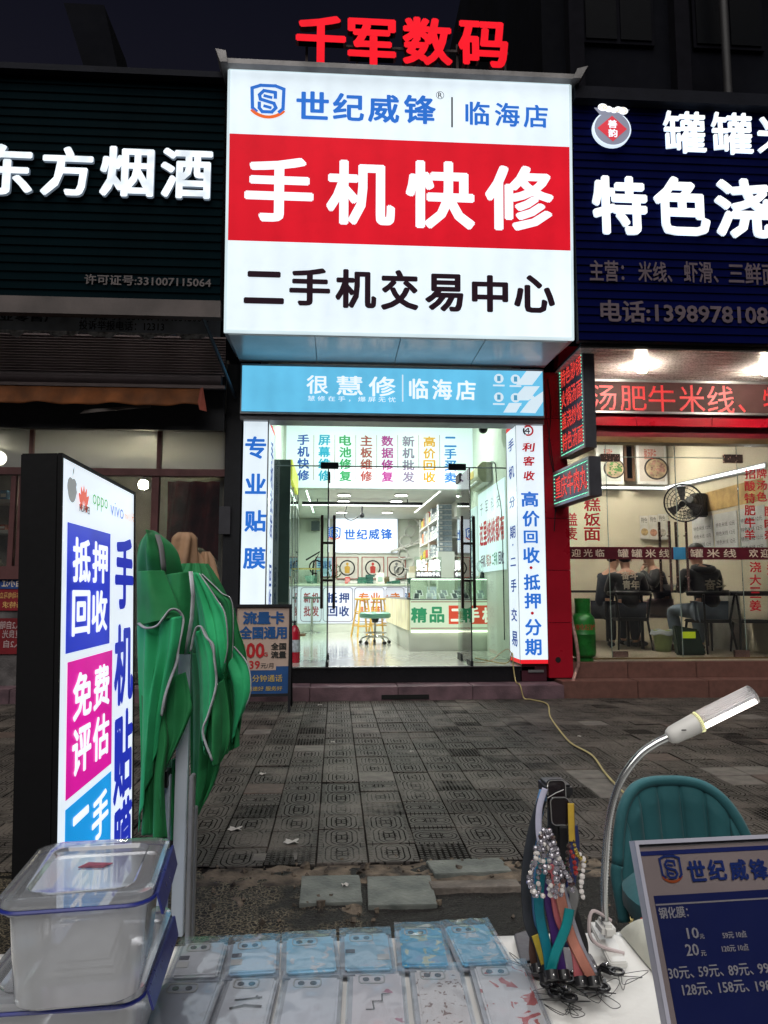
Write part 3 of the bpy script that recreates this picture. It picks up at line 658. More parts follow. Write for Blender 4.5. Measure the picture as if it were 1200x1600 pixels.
# dark steel post left of the shop
t = thing('steel_post', 'dark steel post between the tobacco shop windows and the lit column', 'post', (-1.35, 9.5, 0))
MB().box(-1.42, 9.34, .15, Lx0-.03, 9.8, 4.2).build('post', m_dark, t); MB().box(-1.47, 9.30, 2.0, -1.33, 9.345, 2.35).build('switch_box', pm('box_grey_dark', (.05, .05, .06), .6), t)
# --- green slatted sign (left neighbour)
def slatted(name_label, x0, x1, Yp, z0, z1, n, mat, cat, nm):
    t = thing(nm, name_label, cat, ((x0+x1)/2, Yp, z0)); h = (z1-z0)/n
    MB().box(x0, Yp+.02, z0, x1, Yp+.12, z1).build('backing', m_dark, t)
    first = None
    for i in range(n):
        z = z0+i*h
        if first is None:
            g = MB(); g.prism([(x0, Yp-.008, z+.006), (x0, Yp+.018, z+.004), (x0, Yp+.018, z+h-.004), (x0, Yp+.006, z+h-.004)], (x1-x0, 0, 0)); first = g.build('slat', mat, t)
        else:
            o = first.copy(); COL.objects.link(o); o.parent = t; o.location = first.location+Vector((0, 0, i*h))
    return t
m_green = pm('green_slat', (.0005, .0058, .0082), .7, .0, spec=.015, var=.15, scale=1.2, bump=.08, bscale=3)
gx1 = -1.36
t = slatted('dark green slatted fascia with white lit characters of the tobacco shop', -7.5, gx1, 8.3, 4.60, 7.32, 26, m_green, 'shop sign', 'slatted_sign')
f4 = FY(8.285); wf = em('letter_white_face', (.80, .88, .95), 1.05, .25, 6); wr = em('letter_white_return', (.4, .5, .62), .25, .1, 3)
for ch, q in zip('东方烟酒', [(-36, 228, 54, 307), (66, 232, 147, 309), (158, 232, 242, 310), (252, 235, 333, 313)]): letter3d(ch, f4, RF(f4, *q), .04, wf, wr, t, .032)
say('许可证号:331007115064', 'lettering', f4, RF(f4, 132, 431, 330, 447), pm('print_grey_pink', (.11, .09, .09), .6), t, .02, .004)
MB().box(-7.5, 8.22, 4.40, gx1+.02, 8.34, 4.595).build('bottom_trim', pm('bottom_trim_beige', (.10, .08, .076), .6, var=.25, scale=2, bump=.1), t)
MB().box(-7.5, 8.2, 7.325, gx1+.02, 8.45, 7.40).build('top_trim', pm('top_trim_dark', (.010, .011, .017), .6, spec=.05), t)
# --- navy slatted sign (noodle shop)
m_navy = pm('navy_slat', (.0014, .0030, .040), .7, 0, spec=.015, var=.12, scale=1, bump=.06, bscale=3)
t = slatted('navy blue slatted fascia with white lit characters and a pot emblem', 2.80, 9.0, 8.12, 4.19, 7.12, 29, m_navy, 'shop sign', 'slatted_sign')
f5 = FY(8.105); nf = em('neon_white_face', (.95, .98, 1.0), 1.15, .12, 8); nr = em('neon_white_return', (.75, .87, 1.0), 1.0, .03)
for ch, q in zip('罐罐米', [(1036, 176, 1101, 240), (1111, 178, 1174, 242), (1182, 182, 1246, 244)]): letter3d(ch, f5, RF(f5, *q), .03, nf, nr, t, .010)
for ch, q in zip('特色浇', [(925, 277, 1010, 367), (1021, 278, 1107, 368), (1116, 281, 1204, 373)]): letter3d(ch, f5, RF(f5, *q), .03, nf, nr, t, .034)
pk = pm('print_dusty_pink', (.11, .078, .098), .6)
for s_, q in [('主营：', (921, 407, 975, 440)), ('米线、', (997, 409, 1050, 441)), ('虾滑、', (1068, 409, 1122, 442)), ('三鲜面', (1138, 411, 1215, 445))]: say(s_, 'lettering', f5, RF(f5, *q), pk, t, .02, .004)
say('电话:13989781083', 'lettering', f5, RF(f5, 938, 472, 1216, 506), pk, t, .026, .004)
MB().box(2.80, 8.0, 7.125, 9.0, 8.3, 7.28).build('top_trim', pm('top_trim_dark', (.010, .011, .017), .6, spec=.05), t)
# pot emblem: round jar, flared rim, red diamond, two curls of steam
fe = FY(8.09); cx, cz = UV(fe, 954, 205); k = 8.1/1150
g = MB(); g.lathe([(33*k, 0), (33*k, .05)], (0, 0, 0), 30); g.v = [fe.p(cx+p.x, cz+p.y*.95, p.z) for p in g.v]; g.build('emblem_rim', nr, t)
g = MB(); g.lathe([(30.5*k, .05), (30.5*k, .056)], (0, 0, 0), 30); g.v = [fe.p(cx+p.x, cz+p.y*.95, p.z) for p in g.v]; g.build('emblem_body', em('emblem_grey', (.22, .23, .30), 1.0, .1), t)
g = MB(); g.prism([fe.p(cx-30*k, cz+36*k, .05), fe.p(cx-20*k, cz+24*k, .05), fe.p(cx+20*k, cz+24*k, .05), fe.p(cx+31*k, cz+35*k, .05)][::-1], (0, -.008, 0)); g.build('emblem_neck', em('emblem_grey', (.22, .23, .30), 1.0, .1), t)
g = MB(); g.prism([fe.p(cx-26*k, cz-1*k, .06), fe.p(cx, cz-24*k, .06), fe.p(cx+25*k, cz-1*k, .06), fe.p(cx, cz+22*k, .06)], (0, -.004, 0)); g.build('emblem_diamond', em('emblem_red', (.65, .05, .07), .9, .1), t)
g = MB(); text_fit(g, '善', fe, (cx-8*k, cz-.5*k, cx+8*k, cz+14*k), .03, .068); text_fit(g, '韵', fe, (cx-8*k, cz-17*k, cx+8*k, cz-2*k), .03, .068); g.build('lettering', E_wh2, t)
g = MB()
for (ax, ay, r, zz_) in [(-16, 36, 8.5, .070), (-6, 33, 7, .0704), (3, 31, 6, .0708), (11, 33, 7, .0712), (19, 31, 8.5, .0716)]: g.poly([fe.p(cx+(ax+r*math.cos(-q_*.314))*k, cz+(ay+r*.8*math.sin(-q_*.314))*k, zz_) for q_ in range(20)][::-1])
g.build('emblem_steam', nf, t)
g = MB()
for (ax, ay, r, a0, a1) in [(-15, 35, 5.5, -20, 210), (-13, 35, 3, 120, 330), (8, 32, 4, 200, 400), (19, 31, 5.5, -60, 120)]: ring(g, fe, cx+ax*k, cz+ay*k, r*k, 1.1*k, a0, a1, 14, .074)
g.build('emblem_steam_line', em('steam_gold', (.7, .42, .15), .9, 0), t)
# ------------------------------------------------------------ noodle shop on the right
m_red = pm('red_cladding', (.36, .007, .02), .3, .1, var=.12, scale=1.5, bump=.04, bscale=4)
m_dred = pm('maroon_beam', (.16, .01, .02), .4, var=.15)
YG = 9.75; Y2 = 9.6
nfloor = struct('noodle_shop_floor'); MB().box(2.95, 9.48, .10, 6.4, 14, .386).build('floor', pm('beige_floor', (.36, .31, .24), .3, var=.12, scale=3, bump=.03), nfloor)
m_nw = pm('cream_wall', (.60, .54, .41), .7, var=.06, scale=2, bump=.08)
nwall = struct('noodle_shop_walls')
MB().box(2.90, YG+.05, .388, 2.97, 13.6, 4.3).build('wall', pm('grey_wall_inside', (.20, .2, .2), .6), nwall)
MB().box(2.9, 13.5, .388, 6.4, 13.6, 4.3).build('wall', m_nw, nwall)
MB().box(6.25, YG-.3, .388, 6.4, 13.6, 4.3).build('wall', m_nw, nwall)
MB().box(2.97, YG+.05, 4.1, 6.25, 13.5, 4.2).build('ceiling', pm('dark_ceiling', (.16, .16, .16), .7), nwall)
MB().box(6.4, 9.3, -.05, 9.5, 9.9, 4.3).build('wall', m_dred, nwall)
# red pillar of cladding panels
t = thing('clad_pillar', 'red metal clad pillar between the phone shop and the noodle shop', 'pillar', (2.9, 9.3, .19))
px1 = P(890, 850, 9.3).x
zz = [.2, P(870, 973, 9.3).z, P(870, 891, 9.3).z, P(870, 810, 9.3).z, P(870, 654, 9.3).z, 4.16]
MB().box(Rx1+.012, 9.32, .2, px1-.01, 9.74, 4.15).build('core', m_dark, t)
for a, b_ in zip(zz[:-1], zz[1:]): MB().box(Rx1+.008, 9.29, a+.003, px1, 9.74, b_-.003).build('panel', m_red, t, bevel=.002)
g = MB(); c = P(872, 1031, 9.29); g.cyl((c.x, 9.286, c.z), (c.x, 9.291, c.z), .035, n=16); g.build('cable_hole', pm('black_void', (.006, .006, .006), .9, bump=0), t)
# beams over the glass, brass header
t = thing('lintel', 'red clad beam above the noodle shop glass', 'beam', (4.6, 9.7, 3.5))
za, zb, zc, zd, ze, zf = [P(1050, y, Y2).z for y in (584, 598, 650, 668, 683, 692)]
x = px1
while x < 8: MB().box(x+.003, Y2-.02, zb, min(8.6, x+1.05)-.003, 9.80, za+.35).build('panel', m_red, t); MB().box(x+.003, Y2-.06, zd, min(8.6, x+1.05)-.003, 9.80, zc).build('panel', m_red, t, bevel=.002); x += 1.05
MB().box(px1, Y2+.03, zc, 8.6, 9.8, zb).build('core', m_dred, t); MB().box(px1, Y2+.02, ze, 8.6, 9.8, zd-.002).build('panel', m_dred, t)
m_brass = pm('brass_trim', (.34, .24, .12), .35, .8, var=.2, scale=2, bump=.05)
MB().box(px1, Y2+.0, zf, 8.6, 9.8, ze-.002).build('header_rail', m_brass, t)
# LED board
def led(name, on, off, scale, s=2.2):
    m, nt, b = newmat(name); t_ = node(nt, 'ShaderNodeTexCoord'); v = node(nt, 'ShaderNodeVectorMath', operation='SCALE'); v.inputs['Scale'].default_value = scale
    link(nt, t_.outputs['Object'], v.inputs[0]); f = node(nt, 'ShaderNodeVectorMath', operation='FRACTION'); link(nt, v.outputs[0], f.inputs[0])
    su = node(nt, 'ShaderNodeVectorMath', operation='SUBTRACT'); su.inputs[1].default_value = (.5, .5, .5); link(nt, f.outputs[0], su.inputs[0])
    sp = node(nt, 'ShaderNodeSeparateXYZ'); link(nt, su.outputs[0], sp.inputs[0])
    ab = [node(nt, 'ShaderNodeMath', operation='ABSOLUTE') for _ in range(3)]
    for i in range(3): link(nt, sp.outputs[i], ab[i].inputs[0])
    mx = node(nt, 'ShaderNodeMath', operation='MAXIMUM')
    a = ab[0] if 'x' in name else ab[1]
    link(nt, a.outputs[0], mx.inputs[0]); link(nt, ab[2].outputs[0], mx.inputs[1])
    lt = node(nt, 'ShaderNodeMath', operation='LESS_THAN'); lt.inputs[1].default_value = .33; link(nt, mx.outputs[0], lt.inputs[0])
    ms = node(nt, 'ShaderNodeMath', operation='MULTIPLY'); ms.inputs[1].default_value = s; link(nt, lt.outputs[0], ms.inputs[0])
    b.inputs['Emission Color'].default_value = (*on, 1); link(nt, ms.outputs[0], b.inputs['Emission Strength']); b.inputs['Base Color'].default_value = (*off, 1)
    return m
ledx = led('led_red_x', (1, .03, .04), (.10, .01, .01), 62, 1.5); ledy = led('led_red_y', (1, .07, .05), (.3, .02, .03), 48, 1.6)
t = thing('scrolling_led_board', 'long red dot matrix board over the noodle shop glass', 'LED sign', (4.5, 9.5, 3.8))
fl_ = FY(Y2-.10); MB().box(px1+.28, Y2-.1, zc+.01, 8.4, Y2+.0, zb-.005).build('housing', pm('led_smoked_face', (.06, .03, .03), .5, spec=.05, var=.1, bump=0), t)
MB().box(px1+.27, Y2-.115, zb-.03, 8.4, Y2-.05, zb+.002).build('frame', m_alu, t); MB().box(px1+.27, Y2-.115, zc, 8.4, Y2-.05, zc+.03).build('frame', m_alu, t)
g = MB()
for ch, q in zip('汤肥牛米线、特', [(924, 601, 963, 641), (969, 603, 1010, 642), (1013, 602, 1055, 644), (1061, 602, 1101, 645), (1105, 603, 1147, 646), (1154, 632, 1165, 645), (1192, 606, 1235, 648)]): text_fit(g, ch, fl_, RF(fl_, *q), .004, .004)
g.build('led_text', ledx, t)
# soffit planks and lamps under the navy sign
so_ = struct('soffit')
m_pl = pm('white_soffit_plank', (.62, .60, .58), .28, .1, var=.05, scale=2, bump=.04)
for i in range(13):
    y = 8.26+i*.104; MB().box(2.86, y+.006, 4.145, 8.8, y+.098, 4.165).build('plank', m_pl, so_, bevel=.004)
MB().box(2.86, 8.22, 4.17, 8.8, 9.62, 4.19).build('backing', m_dark, so_)
bulb_e = em('bulb_glow', (1.0, .88, .72), 300, 0); m_wp = pm('white_plastic', (.7, .69, .66), .4, bump=0)
for i, (px, py) in enumerate([(1003, 573), (1199, 577)]):
    c = P(px, py, 8.85)
    t = thing('ceiling_bulb', ['bare bulb under the navy sign nearer the hanging LED boards', 'bare bulb under the navy sign at the photo edge'][i], 'light bulb', (c.x, c.y, c.z), group='bulbs under the navy fascia')
    MB().lathe([(.055, 4.145-c.z), (.055, 4.12-c.z), (.03, 4.11-c.z), (.03, .06)], n=14).build('lamp_holder', m_wp, t, local=True, smooth=True)
    MB().lathe([(.028, .07), (.04, .045), (.062, .03), (.066, -.02), (.066, -.05), (.05, -.07), (.012, -.078)], n=16).build('bulb', bulb_e, t, local=True, smooth=True)
# hanging LED boards that stick out from the pillar
def hang(label, A, B, hz, rows, side, margin):
    u = Vector((B.x-A.x, B.y-A.y, 0)); L = u.length; f = Frame((A.x, A.y, A.z), u, (0, 0, 1)); t = thing('hanging_led_board', label, 'LED sign', A)
    g = MB(); g.fbox(f, 0, 0, -.14, L, hz, -.003); g.build('housing', pm('dark_aluminium', (.10, .10, .115), .4, .6), t)
    g = MB(); g.fbox(f, 0, 0, -.002, L, .03, .012); g.fbox(f, 0, hz-.03, -.002, L, hz, .012); g.fbox(f, 0, .03, -.002, .025, hz-.03, .012); g.fbox(f, L-.025, .03, -.002, L, hz-.03, .012); g.build('frame', m_alu, t)
    plate('face', f, (.025, .03, L-.025, hz-.03), pm('led_board_face', (.20, .17, .22), .25, var=.2, scale=3, bump=0), t, -.002, .002)
    g = MB(); n = len(rows); hh = (hz-2*margin)/n
    for i, s in enumerate(rows):
        v1 = hz-margin-i*hh-.02; text_fit(g, s, f, (margin+.02, v1-hh+.05, L-margin-.01, v1), .018, .006)
    g.build('led_text', ledy, t)
    g = MB(); k = 0
    P_ = []
    m_ = .045
    nu = int((L-2*m_)/.042); nv = int((hz-2*m_)/.042)
    for i in range(nu+1): P_ += [(m_+i*(L-2*m_)/nu, m_), (m_+i*(L-2*m_)/nu, hz-m_)]
    for i in range(1, nv): P_ += [(m_, m_+i*(hz-2*m_)/nv), (L-m_, m_+i*(hz-2*m_)/nv)]
    for (a, b_) in P_: g.fbox(f, a-.006, b_-.006, .003, a+.006, b_+.006, .009)
    g.build('led_dot_border', em('led_green', (.25, .95, .6), 1.5, .3, 30), t, kind='stuff')
    return t, f, L
A = P(877, 718, 9.3); B = P(915, 696, 8.47)
hang('tall LED board with four rows of red characters hung off the red pillar', A, B, P(872, 575, 9.3).z-A.z, ['特色砂锅', '火锅汤面', '盖浇炒饭', '特色汤面'], 0, .05)
A = P(866, 793, 9.3); B = P(922, 771, 8.1)
hang('short wide LED board under the tall one', A, B, P(864, 739, 9.3).z-A.z, ['重庆牛肉丸'], 0, .06)
# glass front
t = thing('noodle_shopfront', 'noodle shop glass front with maroon sticker band and red lettering', 'shopfront', (4.6, YG, .39))
gz0 = .392; gz1 = zf
xs = [px1+.01] + [P(p_, 850, YG).x for p_ in (951, 1060, 1158)] + [8.5]
gm = glass('shop_glass_warm', (.95, .96, .94), refl=1.6)
for a, b_ in zip(xs[:-1], xs[1:]): MB().box(a+.004, YG, gz0+.012, b_-.004, YG+.012, gz1).build('glass_pane', gm, t)
eg = pm('glass_edge_green', (.25, .33, .30), .2, bump=0)
for x in xs[1:-1]: MB().box(x-.0035, YG-.001, gz0+.01, x+.0035, YG+.013, gz1).build('pane_edge', eg, t)
MB().box(px1, YG-.03, gz0-.002, 8.5, YG+.04, gz0+.014).build('sill_rail', m_brass, t)
zt_ = P(1060, 715, YG).z; MB().box(xs[1], YG-.002, zt_-.004, xs[3], YG+.014, zt_+.004).build('pane_edge', eg, t)
mc = pm('rose_steel', (.45, .30, .26), .25, .9, bump=.02)
for q in [(939, 709, 969, 721), (1132, 710, 1161, 723), (958, 1018, 982, 1027), (1149, 1016, 1172, 1027)]:
    a = R(*q, YG-.02); MB().box(a[0], YG-.02, a[1], a[2], YG+.03, a[3]).build('patch_fitting', mc, t, bevel=.003)
for px in (1039, 1047.5, 1065, 1074):
    x = P(px, 870, YG-.06).x; z1 = P(px, 814, YG-.06).z; z0 = P(px, 924, YG-.06).z; yo = YG-.06 if px in (1047.5, 1074) else YG+.08
    g = MB(); g.cyl((x, yo, z0), (x, yo, z1), .018, n=12)
    for z in (z0+.2, z1-.2): g.cyl((x, yo, z), (x, YG+.01, z), .01, n=8)
    g.build('handle', mc, t, smooth=True)
fb = FY(YG-.004); a = RF(fb, 888, 855, 1215, 874); plate('sticker_band', fb, (px1+.01, a[1], 8.4, a[3]), pm('maroon_sticker', (.10, .008, .018), .45, bump=0), t, 0, .002)
cream = pm('sticker_cream', (.75, .66, .52), .5, bump=0)
for s_, q in [('迎光临', (893, 858, 944, 870)), ('罐罐米线', (965, 858, 1046, 871)), ('罐米线', (1078, 858, 1150, 871)), ('欢迎', (1170, 858, 1202, 871))]: say(s_, 'lettering', fb, RF(fb, *q), cream, t, .012, .004, space=1.45)
a = RF(fb, 1052, 855, 1071, 874); plate('push_sign', fb, a, pm('push_sign_blue', (.06, .30, .55), .4, bump=0), t, .003, .005)
rs = pm('red_vinyl', (.52, .015, .03), .45, bump=0)
for s_, x0, x1, ys in [('糕饭面', 912, 938, (777, 846)), ('饭', 925, 937, (732, 772)), ('盖麦', 886, 902, (800, 845))]:
    g = MB(); n = len(s_); h = (ys[1]-ys[0])/n
    for i, ch in enumerate(s_): text_fit(g, ch, fb, RF(fb, x0, ys[0]+i*h+1, x1, ys[0]+(i+1)*h-1), .024, .004)
    g.build('lettering', rs, t)
cols = [('招酸特肥牛羊', 1163, 1180, 731, 845), ('牌汤色', 1182, 1198, 731, 785), ('肠肉杂', 1194, 1211, 790, 845), ('浇大三姜', 1171, 1189, 876, 956), ('头', 1198, 1210, 876, 900)]
for s_, x0, x1, y0, y1 in cols:
    g = MB(); n = len(s_); h = (y1-y0)/n
    for i, ch in enumerate(s_): text_fit(g, ch, fb, RF(fb, x0, y0+i*h+1.5, x1, y0+(i+1)*h-1.5), .022, .004)
    g.build('lettering', rs, t)
# interior: fill panels added out of view to light the room, strips, posters, fan
for i, (x, y) in enumerate([(4.3, 10.7), (5.3, 12.4), (3.6, 12.6)]):
    t = thing('unseen_fill_panel', ['added ceiling fill panel out of view near the noodle shop doors', 'added ceiling fill panel out of view at the back right of the noodle shop', 'added ceiling fill panel out of view at the back left of the noodle shop'][i], 'ceiling light', (x, y, 4.09))
    MB().box(-.3, -.15, -.02, .3, .15, .01).build('housing', m_wp, t, local=True); MB().box(-.28, -.13, -.026, .28, .13, -.021).build('diffuser', em('fill_panel_warm', (1, .94, .83), 120, 0), t, local=True)
strip = em('led_strip_white', (.95, .98, 1), 3.5, 0)
t = thing('strip_light', 'white LED strip along the noodle shop back wall', 'strip light', (4.6, 13.4, 3)); za_ = P(1000, 763, 13.4).z
MB().box(3.0, 13.45, za_, P(1063, 760, 13.4).x, 13.48, za_+.035).build('strip', strip, t); MB().box(3.0, 13.47, za_-.02, 6.2, 13.5, za_+.05).build('channel', m_alu, t)
t = thing('strip_light', 'white LED strip rising along the noodle shop side wall', 'strip light', (6.2, 11.5, 3))
MB().prism([(6.20, 13.4, za_), (6.20, 10.2, P(1200, 724, 10.2).z-.05), (6.20, 10.2, P(1200, 724, 10.2).z-.01), (6.20, 13.4, za_+.035)], (.02, 0, 0)).build('strip', strip, t)
MB().prism([(6.225, 13.4, za_-.02), (6.225, 10.2, P(1200, 724, 10.2).z-.08), (6.225, 10.2, P(1200, 724, 10.2).z+.02), (6.225, 13.4, za_+.06)], (.02, 0, 0)).build('channel', m_alu, t)
def bowl_poster(label, q, tint, greens):
    f = FY(13.3); a = RF(f, *q); t = thing('food_poster', label, 'poster', ((a[0]+a[2])/2, 13.3, a[1]))
    plate('frame', f, a, m_wp, t, 0, .05); plate('print', f, (a[0]+.05, a[1]+.05, a[2]-.05, a[3]-.05), pm('poster_print_'+tint[0], tint[1], .5, var=.15, scale=3, bump=0), t, .051, .053)
    cx = (a[0]+a[2])/2+.08; cz = a[1]+(a[3]-a[1])*.36; r = (a[2]-a[0])*.40
    for rr, mt, w, in ((r, pm('bowl_black', (.03, .025, .025), .3, bump=0), .055), (r*.86, pm('broth', (.50, .38, .24), .4, var=.3, scale=8, bump=0), .057)):
        g = MB(); g.poly([f.p(cx+rr*math.cos(-k*math.pi/14), cz+rr*.92*math.sin(-k*math.pi/14), w) for k in range(28)][::-1]); g.build('bowl_print', mt, t)
    g = MB(); rn = random.Random(5)
    for _ in range(34):
        a_ = rn.uniform(0, 6.28); d_ = r*.7*math.sqrt(rn.random()); s_ = r*rn.uniform(.07, .16); g.poly([f.p(cx+d_*math.cos(a_)+s_*math.cos(k*1.05+a_), cz+d_*math.sin(a_)*.9+s_*.7*math.sin(k*1.05+a_), .059+_*.0002) for k in range(6)])
    g.build('garnish_print', greens, t)
    say('酸汤肥牛', 'lettering', f, (a[0]+.15, a[3]-.35, a[2]-.2, a[3]-.15), pm('poster_text_red', (.45, .06, .03), .5, bump=0), t, .01, .056)
gr_ = pm('herb_green', (.10, .28, .06), .5, var=.4, scale=9, bump=0); mt_ = pm('sliced_meat', (.55, .30, .24), .5, var=.4, scale=9, bump=0)
bowl_poster('framed poster of a vegetable noodle bowl by the hanging boards', (930, 690, 972, 757), ('a', (.55, .58, .52)), gr_)
bowl_poster('framed poster of a meat noodle bowl near the middle of the back wall', (993, 690, 1040, 757), ('b', (.58, .52, .46)), mt_)
t = thing('dark_window', 'dark narrow window strip between the two bowl posters', 'window', (5.0, 13.4, 3)); f = FY(13.42)
for q in [(974, 688, 990, 752), (1042, 688, 1056, 752)]: a = RF(f, *q); plate('frame', f, a, pm('wood_frame_brown', (.12, .06, .03), .5), t, 0, .04); plate('pane', f, (a[0]+.05, a[1]+.05, a[2]-.05, a[3]-.05), m_win, t, .041, .045)
for i, (q, c_, lab) in enumerate([((1000, 806, 1013, 842), (.6, .42, .2), 'small food card at the left end of the row on the back wall'), ((1014, 805, 1027, 843), (.62, .3, .2), 'small food card with an orange dish on the back wall'), ((1028, 803, 1041, 843), (.55, .5, .42), 'small pale food card beside the yellow one'), ((1042, 802, 1054, 842), (.65, .50, .08), 'small yellow food card at the right end of the row')]):
    f = FY(13.45); a = RF(f, *q); t = thing('menu_card', lab, 'menu card', (a[0], 13.45, a[1]), group='food cards on the noodle shop wall'); plate('card', f, a, pm('card_white', (.65, .62, .56), .6), t, 0, .01)
    g = MB(); cx = (a[0]+a[2])/2; cz = a[1]+.13; g.poly([f.p(cx+.07*math.cos(-k*.524), cz+.07*math.sin(-k*.524), .012) for k in range(12)][::-1]); g.build('dish_print', pm('dish%s' % 'abcd'[i], c_, .5, var=.3, scale=20), t)
    say('特色', 'lettering', f, (a[0]+.02, a[3]-.13, a[2]-.02, a[3]-.03), pm('print_black', (.02, .02, .02), .5, bump=0), t, .0, .012)
# right wall notice and lettering
fw = Frame((6.245, 13.5, 0), (0, -1, 0), (0, 0, 1))
t = thing('wall_menu', 'pale menu sheets on the noodle shop side wall', 'menu board', (6.2, 11.6, 1.9))
for k, (u0, u1) in enumerate([(1.0, 1.7), (1.75, 2.45), (2.5, 3.2)]):
    plate('sheet', fw, (u0, 1.85, u1, 2.55), pm('sheet_grey', (.55, .56, .56), .5, var=.1, scale=5), t, 0, .01)
    for r_ in range(4): say('特色米线 12元', 'lettering', fw, (u0+.06, 2.4-r_*.14-.07, u1-.06, 2.4-r_*.14), pm('print_black', (.02, .02, .02), .5, bump=0), t, .0, .013)
plate('sheet', fw, (1.2, 2.62, 3.2, 2.95), pm('sheet_amber', (.55, .36, .14), .6, var=.25, scale=4), t, 0, .01)
say('人间烟火', 'lettering', fw, (.55, 2.55, 1.1, 2.75), pm('print_black', (.02, .02, .02), .5, bump=0), t, .02, .013)
t = thing('wall_fan', 'black oscillating fan mounted on the noodle shop side wall', 'fan', (6.1, 11.6, 2.55)); mk = pm('black_plastic', (.015, .015, .017), .35, bump=0)
c = P(1068, 787, 12.0); c2 = P(1090, 788, 12.0)
MB().box(c2.x-.12, 11.9, c2.z-.22, c2.x+.13, 12.05, c2.z+.18).build('bracket', mk, t, bevel=.02); MB().cyl((c.x+.05, 11.9, c.z+.05), (c2.x, 12, c2.z), .07).build('motor', mk, t, smooth=True)
n_ = Vector((-.55, -.6, -.25)).normalized(); X = n_.orthogonal().normalized(); Yv = n_.cross(X); cc = Vector((c.x-.12, 11.75, c.z-.02)); g = MB()
for r_ in (.08, .14, .20, .26, .31): g.tube([cc+n_*(.07*(1-(r_/.31)**2))+(X*math.cos(a*math.pi/12)+Yv*math.sin(a*math.pi/12))*r_ for a in range(25)], .006, 5)
for a in range(20):
    d = X*math.cos(a*math.pi/10)+Yv*math.sin(a*math.pi/10); g.tube([cc+n_*.08+d*.05, cc+n_*.05+d*.2, cc+d*.31], .0035, 4)
g.build('cage', mk, t)
g = MB()
for a in range(3):
    d = X*math.cos(a*2.1)+Yv*math.sin(a*2.1); e_ = n_.cross(d); g.poly([cc+d*.04-e_*.02, cc+d*.27-e_*.09+n_*.02, cc+d*.28+e_*.07-n_*.02, cc+d*.06+e_*.04])
g.build('blade', pm('blade_grey', (.08, .08, .09), .3, bump=0), t)
g = MB(); g.tube([cc+(X*math.cos(a*math.pi/14)+Yv*math.sin(a*math.pi/14))*.315 for a in range(29)], .014, 6); g.cyl(cc-n_*.05, cc+n_*.09, .05); g.build('rim', mk, t)
# gas cylinder and hose
c = P(911, 985, 9.52); s = .92
t = thing('gas_cylinder', 'green gas cylinder standing on the step outside the noodle shop glass', 'gas cylinder', (c.x, 9.52, .392))
mg = pm('green_enamel', (.018, .17, .028), .3, .1, var=.25, scale=8, bump=.12, bscale=30, col2=(.014, .09, .02))
MB().lathe([(.12, 0), (.125, .03), (.11, .04), (.15, .07), (.157, .10), (.157, .34), (.160, .345), (.157, .35), (.157, .50), (.145, .56), (.10, .61), (.05, .635)], n=28).build('tank', mg, t, local=True, smooth=True)
MB().lathe([(.095, .60), (.098, .80), (.102, .805), (.102, .79), (.09, .60)], n=20).build('collar', mg, t, local=True, smooth=True)
MB().cyl((0, 0, .63), (0, 0, .74), .03).build('valve', pm('brass_valve', (.5, .36, .15), .3, .9), t, local=True)
g = MB(); vs, fs, _ = glyph('液化石油气', .01); bb = _bb(vs)
g.add([(.1585*math.sin(((x-bb[0])/(bb[2]-bb[0])-.5)*1.9), -.1585*math.cos(((x-bb[0])/(bb[2]-bb[0])-.5)*1.9), .40+(y-bb[1])/(bb[3]-bb[1])*.075) for x, y, z in vs], fs); g.build('lettering', rs, t, local=True)
t = thing('gas_hose', 'pinkish flexible hose hanging in front of the green gas cylinder', 'hose', (2.98, 9.35, .2))
hp = [P(886, 800, 9.5), P(888, 900, 9.48), P(892, 960, 9.4), P(900, 1000, 9.3), P(904, 1035, 9.29), P(899, 1052, 9.29), P(894, 1070, 9.03)]
def smooth_path(p, k=6):
    out = []; n = len(p)
    for i in range(n-1):
        p0 = p[max(i-1, 0)]; p1 = p[i]; p2 = p[i+1]; p3 = p[min(i+2, n-1)]
        for j in range(k):
            t_ = j/k; out.append(.5*((2*p1)+(p2-p0)*t_+(2*p0-5*p1+4*p2-p3)*t_*t_+(3*p1-p0-3*p2+p3)*t_**3))
    out.append(p[-1]); return out
MB().tube(smooth_path(hp), .022, 8).build('hose', pm('hose_pink', (.38, .22, .19), .6, var=.3, scale=20), t, smooth=True)
# furniture and people
m_chair = pm('black_lacquer', (.012, .012, .014), .3, bump=0)
def dchair(label, x, y, rz):
    t = thing('dining_chair', label, 'chair', (x, y, .388), rz, 'black chairs in the noodle shop')
    MB().box(-.24, -.22, .44, .24, .24, .49).build('seat', m_chair, t, local=True, bevel=.015)
    for sx in (-1, 1):
        for sy in (-1, 1): g = MB(); g.cyl((sx*.26, sy*.25-(.03 if sy < 0 else 0), 0), (sx*.215, sy*.2, .46), .014, .02, 8); g.build('leg', m_chair, t, local=True, smooth=True)
        g = MB(); g.cyl((sx*.215, -.2, .46), (sx*.27, -.26, .86), .018, .015, 8); g.build('back_post', m_chair, t, local=True, smooth=True)
    g = MB(); g.tube([Vector((-.31+.62*i/12, -.27-.07*math.sin(math.pi*i/12)+.10, .86)) if False else Vector((.33*math.cos(math.pi*(1+i/12)), .02+.30*math.sin(math.pi*(1+i/12)), .87)) for i in range(13)], .03, 8, flat=(.018, .035)); g.build('backrest', m_chair, t, local=True, smooth=True)
    return t
